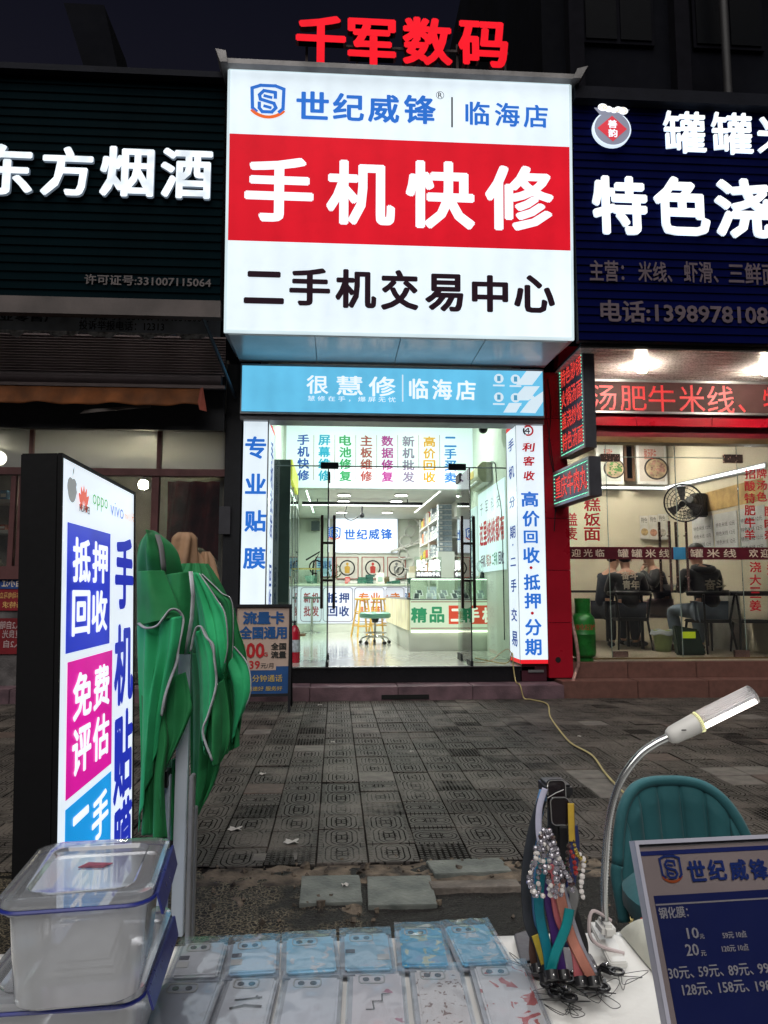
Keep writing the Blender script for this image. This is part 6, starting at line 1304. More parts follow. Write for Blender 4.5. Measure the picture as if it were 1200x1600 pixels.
MB().box(xk-.03, 10.85, zk-.28, xk+.02, 12.6, zk+.02).build('yellow_header', em('yellow_header', (.75, .75, .08), .8, .2, 6), t)
g = MB()
for i in range(40): z = ZF+.316+.34*rn.randint(0, 6); y = rn.uniform(10.9, 13.1); g.box(xk-.14, y, z, xk-.10, y+.07, z+.16)
g.build('boxed_goods', pm('goods_pale', (.5, .52, .5), .5, var=.4, scale=14), t, kind='stuff')
# green plastic chair back/plant low-left and extinguisher
c = PZ(461, 1033, ZF); t = thing('fire_extinguisher', 'red fire extinguisher with white label inside the left pane', 'fire extinguisher', (c.x, c.y-.2, ZF)); mr = pm('extinguisher_red', (.45, .01, .03), .25, coat=.3, bump=0)
MB().lathe([(.07, 0), (.075, .02), (.075, .40), (.05, .46), (.02, .49)], n=22).build('tank', mr, t, local=True, smooth=True); MB().lathe([(.0765, .14), (.0765, .30)], n=22).build('label_wrap', pm('label_bluewhite', (.55, .6, .66), .4, var=.3, scale=25), t, local=True, smooth=True)
MB().cyl((0, 0, .48), (0, 0, .55), .018).build('valve', mk, t, local=True); MB().tube(smooth_path([Vector((0, 0, .53)), Vector((-.09, -.02, .5)), Vector((-.11, -.03, .3)), Vector((-.1, -.02, .12))]), .011, 6).build('hose', mk, t, local=True)
MB().box(c.x-.08, c.y-.15, .69, c.x+.14, c.y+.1, .72).build('tray', pm('tan_wood', (.4, .3, .16), .5), t)
c = PZ(448, 1030, ZF)
# ------------------------------------------------------------ pavement things and the stall in front
# A-board
Yb = PZ(450, 1112, 0).y; f = Frame((0, Yb, 0), (1, .06, 0), (0, .05, 1)); a = RF(f, 364, 944, 455, 1088)
t = thing('a_board', 'black framed pavement board for a mobile data plan', 'sign board', ((a[0]+a[2])/2, Yb, 0)); 
fr_ = .03
g = MB(); g.fbox(f, a[0], a[1], -.01, a[2], a[1]+fr_, .02); g.fbox(f, a[0], a[3]-fr_, -.01, a[2], a[3], .02); g.fbox(f, a[0], a[1], -.01, a[0]+fr_, a[3], .019); g.fbox(f, a[2]-fr_, a[1], -.01, a[2], a[3], .019); g.build('frame', m_dark, t)
plate('sheet', f, (a[0]+fr_, a[1]+fr_, a[2]-fr_, a[3]-fr_), pm('poster_peach', (.48, .36, .30), .5, var=.08, scale=3, bump=0), t, -.004, .0)
b1 = RF(f, 366, 1041, 452, 1086); plate('blue_band', f, (a[0]+fr_, b1[1], a[2]-fr_, b1[3]), pm('poster_blue', (.015, .07, .22), .5, bump=0), t, .0005, .002)
b2 = RF(f, 367, 1036, 431, 1047); plate('peach_tab', f, (a[0]+fr_, b2[1], b2[2], b2[3]), pm('poster_peach', (.48, .36, .30), .5), t, .0025, .0035)
ib = pm('ink_poster_blue', (.015, .09, .28), .5, bump=0); ir = pm('ink_poster_red', (.45, .015, .02), .5, bump=0); ik = pm('print_black', (.02, .02, .02), .5, bump=0); iy = pm('ink_poster_yellow', (.5, .36, .10), .5, bump=0)
for s_, q, mt, bd in [('流量卡', (379, 955, 444, 975), ib, .045), ('全国通用', (374, 978, 448, 998), ib, .045), ('300', (371, 1004, 413, 1028), ir, .03), ('G', (411, 1019, 418, 1025), ir, .02), ('全国', (423, 1004, 447, 1015), ik, .035), ('流量', (423, 1017, 447, 1028), ik, .035), ('39', (389, 1032, 406, 1045), ir, .02), ('元/月', (407, 1036, 427, 1044), ik, .01), ('分钟通话', (394, 1054, 441, 1065), iy, .012), ('网速好 服务好', (386, 1072, 441, 1079), iy, .01)]: say(s_, 'lettering', f, RF(f, *q), mt, t, bd, .005)
for x in (a[0]+.015, a[2]-.015):
    p0 = f.p(x, a[1], 0); g = MB(); g.box(p0.x-.014, p0.y-.02, 0, p0.x+.014, p0.y+.01, a[1]+.02); g.build('leg', m_dark, t)
    g = MB(); g.cyl((p0.x, Yb+.42, 0), (p0.x, f.p(0, a[3]-.05).y+.01, a[3]-.06), .014, n=6); g.build('rear_leg', m_dark, t)
# red and black cable wires on the pillar
t = thing('hanging_wire', 'thin black wires hanging down the red clad pillar', 'wire', (2.75, 9.27, 2)); g = MB()
g.tube(smooth_path([P(856, 592, 9.28), P(861, 640, 9.27), P(858, 700, 9.27), P(868, 760, 9.28), P(866, 830, 9.28)], 8), .006, 5); g.tube(smooth_path([P(851, 600, 9.28), P(854, 650, 9.26), P(866, 740, 9.27), P(869, 800, 9.28)], 8), .005, 5); g.build('wire', mk, t)
# yellow cable from the shop across the pavement
t = thing('power_cable', 'thin yellow power cable running from the shop door across the paving', 'cable', (2.4, 9, 0)); pts = [P(742, 1028, 9.9), Vector((P(790, 1024, 9.6).x, 9.6, ZF+.01)), P(800, 1020, 9.29), P(802, 1042, 9.28)+Vector((0, -.0, 0)), Vector((P(806, 1060, 9.2).x, 9.2, .17)), Vector((P(812, 1070, 8.92).x, 8.90, .165)), Vector((P(818, 1080, 8.88).x, 8.87, .02))]
for q in [(830, 1093), (855, 1100), (860, 1120), (880, 1148), (895, 1163), (925, 1180), (945, 1207), (966, 1230), (1000, 1265), (1010, 1300), (1005, 1380), (985, 1440)]: pts.append(PZ(*q, .012))
MB().tube(smooth_path(pts, 8), .0075, 6).build('cable', pm('cable_yellow', (.42, .34, .14), .5, bump=0), t, smooth=True)
t = thing('power_cable', 'short beige cable loop lying on the shop floor by the right column', 'cable', (2.2, 9.7, ZF)); MB().tube(smooth_path([Vector((P(x, 1030, 9.8).x, 9.8-.1*math.sin(x), ZF+.012+z)) for x, z in ((738, 0), (755, .0), (770, .02), (783, .10), (795, .16), (800, .05))], 8), .006, 5).build('cable', pm('cable_beige', (.5, .4, .25), .5, bump=0), t)
# --- tall light box on the left: face looks towards +x
LE = .030; A = P(90, 900, 2.5)+Vector((LE*1.30, 0, 0)); B = P(208, 900, 3.5)+Vector((LE*1.34, 0, 0)); zt_ = 1.745
u = Vector((B.x-A.x, B.y-A.y, 0)); L = u.length; f = Frame((A.x, A.y, 0), u, (-LE, 0, 1))       # leans a touch; n = u x v -> +x side
t = thing('standing_light_box', 'tall black edged light box with blue pink and cyan blocks at the left', 'light box', (A.x, A.y, 0)); Wd = .125
mbk = pm('matt_black_casing', (.003, .003, .004), .7, spec=.2, bump=.05)
g = MB(); g.fbox(f, 0, .03, -Wd, L, zt_, -.004); g.build('casing', mbk, t, bevel=.004)
g = MB(); g.fbox(f, 0, .03, -.004, .012, zt_, .010); g.fbox(f, L-.012, .03, -.004, L, zt_, .010); g.fbox(f, .012, zt_-.012, -.004, L-.012, zt_, .010); g.build('edge_trim', mbk, t)
plate('white_panel', f, (.012, .05, L-.012, zt_-.012), em('lightbox_white', (.76, .84, .92), 1.05, .06, bands=1.6), t, -.003, .004)
for sx in (.08, L-.1): g = MB(); g.fbox(f, sx, 0, -Wd-.1, sx+.04, .03, .12); g.build('foot', mbk, t)
def lb(px0, py0t, py0b, px1, py1t, py1b):
    u0, v1 = UV(f, px0, py0t); _, v0 = UV(f, px0, py0b); u1, v1b = UV(f, px1, py1t); _, v0b = UV(f, px1, py1b); return u0, (v0+v0b)/2, u1, (v1+v1b)/2
E_roy = em('lightbox_royal', '#2a3cc8', .9, .12, 4, rough=.35); E_pk = em('lightbox_pink', '#d8189c', .95, .1, 4); E_cy = em('lightbox_cyan', '#1a96e0', .95, .1, 4)
q1 = lb(103, 814, 1021, 170, 836, 1005); plate('royal_block', f, q1, E_roy, t, .005, .0065)
q2 = lb(103, 1034, 1250, 173, 1017, 1191); plate('pink_block', f, q2, E_pk, t, .005, .0065)
hh = q2[3]-q2[1]; q3 = (q2[0], q2[1]-.03-hh, q2[2], q2[1]-.03); plate('cyan_block', f, q3, E_cy, t, .005, .0065)
E_w3 = em('lightbox_white_print', (.82, .86, .95), 1.1, 0)
def four(q, s, skip=False):
    g = MB(); w = (q[2]-q[0]); h = q[3]-q[1]
    for k, ch in enumerate(s): i, j = k % 2, k//2; text_fit(g, ch, f, (q[0]+w*(.09+.43*i), q[3]-h*(.10+.42*j)-h*.36, q[0]+w*(.09+.43*i)+w*.39, q[3]-h*(.10+.42*j)), .032, .009)
    g.build('lettering', E_w3, t)
four(q1, '抵押回收'); four(q2, '免费评估'); four(q3, '二手手机')
E_ryt = em('lightbox_royal_print', '#1e30b4', .9, 0); ub0, ub1 = UV(f, 176, 900)[0], UV(f, 205, 900)[0]
for ch, (yt, yb_) in zip('手机贴膜', [(836, 953), (977, 1107), (1118, 1260), (1265, 1400)]):
    v1 = (UV(f, 176, yt)[1]); v0 = UV(f, 176, yb_)[1]
    g = MB(); text_fit(g, ch, f, (ub0, v0, ub1, v1), .04, .009); g.build('lettering', E_ryt, t)
# maker marks along the top
cu, cv = UV(f, 109, 763); g = MB(); sc_ = .055
for (dx, dy, r, sy) in ((-.32, .05, .62, .85), (.32, .05, .62, .85), (0, -.15, .8, .8)): g.poly([f.p(cu+(dx+r*math.cos(-k*.3142))*sc_, cv+(dy+r*sy*math.sin(-k*.3142))*sc_*1.15, .008+abs(dx)*.0005+dy*.0005) for k in range(20)][::-1])
g.poly([f.p(cu+x*sc_, cv+y*sc_, .0085) for x, y in ((.0, .75), (.28, 1.1), (.34, 1.5), (.05, 1.15))]); g.build('fruit_mark', em('mark_grey', (.26, .27, .28), .8, 0), t)
g = MB(); g.poly([f.p(cu+(1.0+.36*math.cos(-k*.628))*sc_, cv+(.15+.36*math.sin(-k*.628))*sc_, .0105) for k in range(10)][::-1]); g.build('mark_bite', em('lightbox_white', (.76, .84, .92), 1.05), t)
cu, cv = UV(f, 127, 783); g = MB()
for k, an in enumerate((10, 38, 64, 90, 116, 142, 170)):
    an = rad(an); d = Vector((math.cos(an), math.sin(an))); n2 = Vector((-d.y, d.x)); l = .075 if 0 < k < 6 else .05
    pts = [d*.012, d*l*.6+n2*.013, d*l, d*l*.6-n2*.013]; g.poly([f.p(cu+p.x*1.1, cv-.03+p.y*1.25, .008+k*.0002) for p in pts][::-1])
g.build('petal_mark', em('mark_red', (.78, .10, .06), .85, 0), t)
def lbs(s, x0_, x1_2, yt, yb_, mt, bd=.01): v1 = UV(f, x0_, yt)[1]; v0 = UV(f, x0_, yb_)[1]; say(s, 'lettering', f, (UV(f, x0_, yt)[0], v0, UV(f, x1_2, yt)[0], v1), mt, t, bd, .009)
lbs('HUAWEI', 120, 136, 787, 799, E_blk, .005); lbs('oppo', 141, 165, 771, 795, em('mark_green', (.08, .42, .10), .85, 0), .0); lbs('vivo', 169, 190, 782, 805, em('mark_blue', (.12, .22, .62), .85, 0), .0); lbs('mi小米', 192, 206, 797, 812, em('mark_orange', (.85, .32, .12), .85, 0), .0)
# --- folded green canopy with frame legs
m_gr = None
def M_cloth(name, c1, c2):
    m = pm(name, c1, .62, var=.2, scale=5, bump=.55, bscale=9, col2=c2, sheen=.05, spec=.2); nt = m.node_tree; b = nt.nodes['Principled BSDF']
    return m
m_gr = M_cloth('green_polyester', (.024, .23, .075), (.015, .14, .045)); m_gl = M_cloth('green_polyester_inside', (.034, .46, .18), (.026, .34, .13)); m_sv = pm('silver_binding', (.50, .52, .55), .5, .0, var=.25, scale=20, bump=.1)
t = thing('folded_canopy', 'folded green canopy with silver edging standing behind the light box', 'canopy', (-.62, 3.0, 0))
def ipol(pts, v):
    x = v*(len(pts)-1); i = min(int(x), len(pts)-2); q = x-i
    p0 = pts[max(i-1, 0)]; p1 = pts[i]; p2 = pts[i+1]; p3 = pts[min(i+2, len(pts)-1)]
    return .5*((2*p1)+(p2-p0)*q+(2*p0-5*p1+4*p2-p3)*q*q+(3*p1-p0-3*p2+p3)*q**3)
def flap(left, right, mat, folds=2, amp=.02, trims=('r',), bulge=.05, nm='flap', seed=0):
    """cloth between two hand-placed edges (px,py,depth); waves in depth"""
    Lp = [P(max(q[0], 215), q[1], q[2]) for q in left]; Rp = [P(max(q[0], 215), q[1], q[2]) for q in right]
    def fn(u_, v_):
        p = ipol(Lp, v_)*(1-u_)+ipol(Rp, v_)*u_
        w = math.sin(u_*math.pi*folds*2+seed+1.2*math.sin(v_*4+seed)); w2 = math.sin(u_*math.pi*folds*4.6+seed*2+3*v_)
        e = math.sin(math.pi*u_)
        return p+Vector((.25*amp*w2*e, -bulge*e+amp*(w*.8+.35*w2)*(e**.5), 0))
    o = MB().grid(fn, 30, 34, .0025).build(nm, mat, t, smooth='all')
    for tr in trims:
        if tr == 'r': pth = [fn(1, k/30)+Vector((0, -.004, 0)) for k in range(31)]
        elif tr == 'l': pth = [fn(0, k/30)+Vector((0, -.004, 0)) for k in range(31)]
        elif tr == 'b': pth = [fn(k/30, 1)+Vector((0, -.004, 0)) for k in range(31)]
        MB().tube(pth, .007, 6, flat=(.0058, .0018)).build('binding', m_sv, o, smooth='all')
    return o
# head lump
flap([(212, 930, 3.05), (214, 870, 3.0), (222, 842, 3.0), (240, 832, 3.0)][::-1], [(290, 930, 3.05), (284, 885, 3.0), (272, 855, 3.0), (243, 831, 3.0)][::-1], m_gr, 1.3, .03, (), .09, 'head_cover', .5)
flap([(258, 898, 2.9), (256, 960, 2.88), (262, 1020, 2.9)], [(296, 893, 2.9), (300, 960, 2.9), (297, 1022, 2.9)], m_gr, 1, .008, (), .02)
flap([(206, 893, 2.86), (205, 940, 2.84), (202, 978, 2.82)], [(256, 892, 2.86), (272, 930, 2.84), (284, 962, 2.82)], m_gr, 1, .006, (), .05, 'upper_flap', 1)
# curled hem of the upper flap
hem = [P(*q) for q in [(217, 974, 2.80), (228, 981, 2.78), (245, 978, 2.77), (255, 966, 2.77), (266, 953, 2.78), (278, 954, 2.79), (286, 966, 2.80), (284, 985, 2.8), (279, 1010, 2.8), (276, 1035, 2.8), (266, 1062, 2.81), (257, 1090, 2.82), (252, 1118, 2.83)]]
MB().tube(smooth_path(hem, 5), .006, 6, flat=(.0085, .004)).build('binding', m_sv, t, smooth='all')
flap([(212, 975, 2.85), (216, 1040, 2.86), (218, 1110, 2.86), (220, 1200, 2.86), (216, 1300, 2.88)], [(285, 962, 2.80), (279, 1010, 2.80), (264, 1065, 2.82), (252, 1120, 2.84), (248, 1160, 2.86)], m_gl, 1.5, .024, (), .03, 'inner_flap', 2)
flap([(222, 1080, 2.90), (224, 1150, 2.9), (226, 1220, 2.9), (222, 1300, 2.9)], [(250, 1080, 2.88), (262, 1150, 2.86), (256, 1220, 2.86), (262, 1310, 2.88)], m_gr, 1.6, .03, (), .02, 'lower_fold', 3)
flap([(262, 1060, 2.92), (254, 1120, 2.9), (256, 1180, 2.9), (254, 1203, 2.9)], [(290, 1050, 2.90), (298, 1090, 2.88), (296, 1120, 2.88), (258, 1204, 2.9)], m_gr, 1, .015, (), .03, 'pouch', 4)
# zipped centre strip
MB().tube([P(*q) for q in [(298, 893, 2.86), (302, 930, 2.85), (300, 965, 2.85), (294, 1000, 2.86), (291, 1022, 2.87)]], .01, 6, flat=(.011, .004)).build('zip_strip', m_sv, t, smooth='all')
MB().tube([P(*q) for q in [(246, 836, 2.92), (252, 855, 2.9), (255, 880, 2.88), (256, 893, 2.88)]], .01, 6, flat=(.012, .004)).build('strap', pm('strap_grey', (.16, .16, .16), .6), t, smooth='all')
# right hand flaps
flap([(300, 894, 2.95), (310, 960, 2.95), (318, 1020, 2.95), (336, 1080, 2.95), (350, 1060, 2.95)], [(312, 896, 2.92), (338, 935, 2.9), (352, 960, 2.88), (356, 1010, 2.88), (349, 1045, 2.9)], m_gl, 1.4, .016, ('r',), .02, 'right_flap', 1)
flap([(312, 900, 3.06), (330, 925, 3.04), (352, 970, 3.02), (357, 1060, 3.0)], [(316, 897, 3.02), (345, 925, 3.0), (364, 948, 3.0), (362, 1060, 2.98)], m_gr, 1, .015, ('r',), .01, 'right_flap', 2)
flap([(303, 990, 2.94), (312, 1060, 2.92), (314, 1140, 2.92), (322, 1180, 2.92)], [(318, 982, 2.86), (334, 1020, 2.84), (337, 1075, 2.84), (318, 1150, 2.84)], m_gl, .8, .012, ('r',), .03, 'right_flap', 0)
arch = [P(*q) for q in [(298, 1018, 2.85), (305, 985, 2.84), (314, 979, 2.83), (322, 995, 2.82), (333, 1008, 2.82), (335, 1030, 2.82), (338, 1070, 2.82), (326, 1115, 2.82), (317, 1145, 2.82), (332, 1188, 2.83)]]
MB().tube(smooth_path(arch, 5), .006, 6, flat=(.0075, .004)).build('binding', m_sv, t, smooth='all')
flap([(318, 1090, 2.90), (316, 1130, 2.9), (320, 1160, 2.9), (334, 1190, 2.9)], [(350, 1060, 2.90), (358, 1110, 2.88), (358, 1160, 2.88), (345, 1190, 2.9)], m_gr, 1.6, .022, (), .04, 'right_flap', 5)
flap([(354, 1060, 3.0), (356, 1090, 3.0), (358, 1130, 3.0), (362, 1168, 3.0)], [(366, 1010, 2.98), (388, 1040, 2.96), (391, 1085, 2.96), (372, 1125, 2.98)], m_gl, 1, .014, ('r',), .02, 'right_flap', 2)
flap([(350, 945, 3.05), (358, 1000, 3.03), (358, 1080, 3.02), (362, 1160, 3.02)], [(366, 950, 3.03), (374, 985, 3.0), (386, 1040, 3.0), (372, 1160, 3.02)], m_gr, 1, .02, (), .01, 'right_flap', 3)
flap([(318, 1000, 3.02), (330, 1080, 3.0), (336, 1140, 3.0), (330, 1190, 3.0)], [(356, 1000, 3.0), (362, 1080, 2.98), (372, 1140, 3.0), (374, 1165, 3.0)], m_gr, 2, .02, (), .01, 'right_flap', 4)
flap([(290, 1020, 3.06), (296, 1100, 3.05), (298, 1200, 3.05), (300, 1285, 3.05)], [(345, 1020, 3.04), (350, 1100, 3.02), (342, 1200, 3.02), (312, 1268, 3.03)], m_gr, 1.6, .026, (), .02, 'tail', 6)
flap([(258, 1190, 3.0), (262, 1240, 3.0), (266, 1290, 3.0), (268, 1310, 3.0)], [(282, 1180, 2.98), (278, 1240, 2.98), (276, 1280, 2.98), (270, 1312, 3.0)], m_gr, 1, .012, (), .01, 'tail', 7)
# bulk of cloth behind so the bundle has a body
def core(u_, v_):
    zt1, zb1 = 1.40, .62; z = zt1+(zb1-zt1)*v_; r = (.02+.12*math.sin(math.pi*min(1, v_*1.1+.05))**.8)*(1-.35*v_*v_); a_ = u_*2*math.pi; q = 1+.16*math.sin(a_*9+3*v_)+.08*math.sin(a_*17+5*v_)
    return (-.60+.05*v_+r*q*math.cos(a_)*1.0, 3.18+r*q*math.sin(a_)*.8, z)
MB().grid(core, 90, 24).build('bundle_core', m_gr, t, smooth='all')
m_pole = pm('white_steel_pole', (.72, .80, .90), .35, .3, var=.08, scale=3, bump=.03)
def pole(px, pyt, Y, w=.034, d=.034, mat=None):
    a = P(px, 1400, Y); z1 = P(px, pyt, Y).z; g = MB(); g.box(a.x-w/2, Y-d/2, 0, a.x+w/2, Y+d/2, z1); return g.build('leg', mat or m_pole, t, bevel=.003)
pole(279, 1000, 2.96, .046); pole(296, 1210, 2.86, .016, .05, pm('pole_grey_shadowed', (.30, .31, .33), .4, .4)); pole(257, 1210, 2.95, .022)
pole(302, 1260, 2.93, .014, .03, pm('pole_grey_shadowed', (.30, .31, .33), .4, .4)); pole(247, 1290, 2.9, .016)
MB().box(P(253, 1205, 2.93).x-.02, 2.90, P(255, 1228, 2.93).z, P(260, 1205, 2.93).x+.01, 2.97, P(255, 1203, 2.93).z).build('slider', mk, t)
for px in (283, 257): a = P(px, 1400, 2.8 if px == 283 else 2.95); MB().box(a.x-.02, a.y-.02, 0, a.x+.02, a.y+.025, .012).build('foot_plate', m_pole, t)
# folded brown parasol behind it
t = thing('folded_parasol', 'folded tan parasol behind the green canopy', 'parasol', (-.62, 3.9, 0)); m_tan = pm('tan_canvas', (.34, .20, .11), .7, var=.2, scale=5, bump=.3, col2=(.22, .13, .08)); Yp = 3.9
def cone(px, pyt, pyb, wt, wb, seed):
    a = P(px, pyt, Yp+.02*seed); b_ = P(px+6*(seed-1), pyb, Yp+.02*seed)
    def fn(u_, v_):
        c = a.lerp(b_, v_); r = wt+(wb-wt)*v_; r *= min(1, .35+v_*6)**.5; an = u_*2*math.pi; q = 1+.22*math.sin(an*5+seed+2*v_); return (c.x+r*q*math.cos(an), c.y+r*q*math.sin(an)*.8, c.z)
    MB().grid(fn, 48, 16).build('folded_panel', m_tan, t, smooth='all')
cone(288, 832, 900, .055, .075, 0); cone(284, 862, 960, .03, .07, 1); cone(303, 862, 960, .035, .10, 2); cone(322, 862, 950, .03, .07, 3)
MB().cyl((P(295, 900, Yp).x, Yp+.05, 0), (P(290, 860, Yp).x, Yp+.05, 1.45), .02).build('pole', m_pole, t, smooth=True)
MB().cyl((P(295, 900, Yp).x, Yp+.05, 0), (P(295, 900, Yp).x, Yp+.05, .06), .07, .06, 20).build('base', mk, t)
# --- stall table under a white cloth
TZ = .66
def PT(px, py, z=TZ): return PZ(px, py, z)
e0 = PT(262, 1490); e1 = PT(830, 1460); e2 = PT(1060, 1452)
t = thing('stall_table', 'low folding stall table under the white cloth', 'table', (.2, 1.1, 0)); yb0 = PT(520, 1472).y
MB().box(-.78, .42, TZ-.03, .95, yb0-.02, TZ-.006).build('tabletop', m_wp, t)
for x in (-.7, .87):
    for y in (.5, yb0-.1): MB().cyl((x, y, 0), (x, y, TZ-.03), .014, n=8).build('leg', m_alu, t)
m_cl = pm('white_tablecloth', (.82, .81, .78), .8, var=.05, scale=4, bump=.35, bscale=18)
def edge_y(x): return yb0+.02*(x-.0)*.6+.012*fbm(x*3, 0, 1)
def clothf(u_, v_):
    x = -.82+1.82*u_; ye = edge_y(x)
    if v_ < .7: y = .38+(ye-.38)*(v_/.7); z = TZ+.004*fbm(x*4, y*4, 1)+.002*fbm(x*14, y*10, 1); 
    else: q = (v_-.7)/.3; y = ye+.012+.02*q+.02*math.sin(x*26)*q; z = TZ-.004-.34*q
    return (x, y, z)
o = MB().grid(clothf, 120, 70, .0015).build('tablecloth', m_cl, None, smooth='all'); o['label'] = 'white cloth spread over the stall table and hanging at its far edge'; o['category'] = 'tablecloth'
# --- packaged phone cases, two rows of six
film = glass('film_wrap', (.98, .99, 1.0), rough=.10, refl=1.5, haze=.07, bump=0, bscale=14); pk_side = glass('pack_side', (.94, .95, .98), rough=.15, refl=.35, haze=.05)
rear = [(283, 355, 1487, 1484, 262, 343, 1548), (360, 437, 1484, 1480, 350, 432, 1543), (443, 522, 1479, 1474, 440, 530, 1540), (526, 600, 1472, 1470, 540, 625, 1536), (607, 682, 1463, 1462, 635, 715, 1530), (685, 765, 1460, 1455, 722, 795, 1527)]
lab = [['clear film pack holding a see-through phone case with grey label, first of the rear row', 'film pack with a blue sky print and cartoon label, second of the rear row', 'pale blue cloud patterned phone case pack, third of the rear row', 'pale blue phone case pack with price tag, fourth of the rear row', 'crinkled film pack with bright blue case, fifth of the rear row', 'crinkled film pack with light blue case, rear right corner of the stall'],
       ['grey phone case pack with one large camera opening, front left corner', 'phone case pack printed with dark brush strokes, front row', 'phone case pack with an orange oval print, front row', 'phone case pack with pink print and zigzag line, front row', 'phone case pack with brown spotted print, front row', 'phone case pack with red and white cartoon print, front right']]
base_c = [[(.62, .63, .66), (.52, .74, .90), (.40, .70, .88), (.40, .66, .82), (.12, .48, .74), (.25, .60, .82)], [(.50, .53, .60), (.78, .80, .84), (.78, .80, .86), (.88, .82, .84), (.88, .82, .80), (.88, .86, .87)]]
spots = [[(.5, .5, .5), (.75, .76, .78), (.74, .78, .82), (.7, .75, .8), (.65, .72, .5), (.66, .78, .85)], [(.45, .46, .5), (.05, .05, .07), (.65, .25, .16), (.55, .16, .26), (.25, .13, .10), (.6, .08, .08)]]
rn = random.Random(8)
def M_print(name, c, c2, sc, thr):
    m, nt, b = newmat(name); t_ = node(nt, 'ShaderNodeTexCoord'); n = node(nt, 'ShaderNodeTexNoise'); n.inputs['Scale'].default_value = sc; n.inputs['Detail'].default_value = 1.5; n.inputs['Distortion'].default_value = .8
    link(nt, t_.outputs['Object'], n.inputs['Vector']); r = node(nt, 'ShaderNodeValToRGB'); r.color_ramp.elements[0].position = thr; r.color_ramp.elements[1].position = thr+.015; r.color_ramp.elements[0].color = (*c, 1); r.color_ramp.elements[1].color = (*c2, 1)
    link(nt, n.outputs['Fac'], r.inputs[0]); link(nt, r.outputs[0], b.inputs['Base Color']); b.inputs['Roughness'].default_value = .4; return m
for row in range(2):
    for i in range(6):
        if row == 0:
            x0_, x1_2, y0_, y1_, bx0, bx1, by = rear[i]; A_ = PT(x0_, y0_); B_ = PT(x1_2, y1_); C_ = PT(bx0, by); D_ = PT(bx1, by); zb = TZ+.006
        else:
            x0_, x1_2, y0_, y1_, bx0, bx1, by = rear[i]; fx = [(246, 345), (350, 432), (440, 530), (540, 625), (635, 715), (727, 815)][i]; fy = [1549, 1542, 1541, 1535, 1529, 1523][i]
            A_ = PT(fx[0], fy); B_ = PT(fx[1], fy-1); k = .19; d = (A_-PT(x0_, y0_)); C_ = A_+Vector((0.004, -k, 0)); D_ = B_+Vector((0.0, -k, 0)); zb = TZ+.006
        w = ((B_-A_).length+(D_-C_).length)/2; dpt = abs(((A_+B_)/2).y-((C_+D_)/2).y)-.003; ctr = (A_+B_+C_+D_)/4; ang = math.atan2(B_.y-A_.y, B_.x-A_.x)
        t = thing('phone_case_pack', lab[row][i], 'phone case', (ctr.x, ctr.y, zb), ang+rn.uniform(-.01, .01), 'packed phone cases on the stall'); h = .016; w += .005
        MB().box(-w/2, -dpt/2, 0, w/2, dpt/2, h).build('plastic_box', pk_side, t, local=True, bevel=.003)
        MB().grid(lambda u_, v_: (-w/2+w*u_, -dpt/2+dpt*v_, h+.0028+(.0005 if i < 4 or row else .0012)*fbm(u_*4+i*3, v_*5+row*7, 1)+.002*math.sin(math.pi*u_)*math.sin(math.pi*v_)), 22, 26).build('film', film, t, local=True, smooth='all')
        MB().box(-w/2+.003, -dpt/2+.003, .003, w/2-.003, dpt/2-.003, .005).build('backing_card', pm('card_grey_%d' % row, [(.42, .44, .48), (.55, .56, .6)][row], .5), t, local=True)
        MB().box(-w/2+.009, -dpt/2+.006, .006, w/2-.006, dpt/2-.010, .013).build('case_shell', M_print('case_print', base_c[row][i], spots[row][i], [40, 38, 55, 45, 60, 50, 40, 34, 24, 30, 90, 42][row*6+i], [.70, .64, .62, .66, .62, .62, .70, .70, .68, .66, .62, .62][row*6+i]), t, local=True, bevel=.003)
        g = MB(); cx = -w*.08; cy_ = dpt/2-.030; rw, rh = w*.22, .0125
        pts = []
        for k in range(25):
            a_ = k*2*math.pi/24; c_, s_ = math.cos(a_), math.sin(a_); pts.append(Vector((cx+rw*(abs(c_)**.4)*(1 if c_ > 0 else -1), cy_+rh*(abs(s_)**.4)*(1 if s_ > 0 else -1), .0145)))
        g.tube(pts, .0012, 5); g.build('camera_ring', m_wp, t, local=True, smooth=True)
        g = MB(); 
        for dx in (-.45, .45): g.cyl((cx+dx*rw, cy_, .0135), (cx+dx*rw, cy_, .0145), .0052, n=14)
        g.build('lens_opening', pm('lens_grey', (.10, .11, .13), .2), t, local=True)
        if row == 0 and i in (0, 1, 3): MB().box(-w/2+.010 if i < 2 else w/2-.028, -dpt/2+.03, .0138, -w/2+.028 if i < 2 else w/2-.008, -dpt/2+.048, .0144).build('price_tag', m_wp, t, local=True); MB().box(-w/2+.010, -dpt/2+.056, .0138, -w/2+.026, -dpt/2+.068, .0144).build('dark_tag', pm('tag_dark', (.06, .06, .09), .5), t, local=True)
        if row == 1 and i == 1:
            g = MB(); ft = Frame((0, 0, .0142), (1, 0, 0), (0, 1, 0)); stroke(g, ft, [(-.015, .018), (.0, .02), (.022, .024)], .004, 0); stroke(g, ft, [(-.018, -.004), (.0, .003), (.024, .0)], .006, 0); g.build('brush_print', ik, t, local=True)
        if row == 1 and i == 3:
            g = MB(); ft = Frame((0, 0, .0142), (1, 0, 0), (0, 1, 0)); stroke(g, ft, [(-.015, -.02), (-.004, -.02), (-.006, 0), (.008, .0), (.008, .018), (.02, .02)], .0022, 0); g.build('line_print', ik, t, local=True)
        if row == 1 and i in (0, 5): g = MB(); text_fit(g, ['FASHION CASE', '', '', '', '', 'CUTE'][i], Frame((0, 0, .0052), (1, 0, 0), (0, 1, 0)), (-.02, dpt/2-.010, .02, dpt/2-.005), .0, .0008); g.build('lettering', ik, t, local=True)
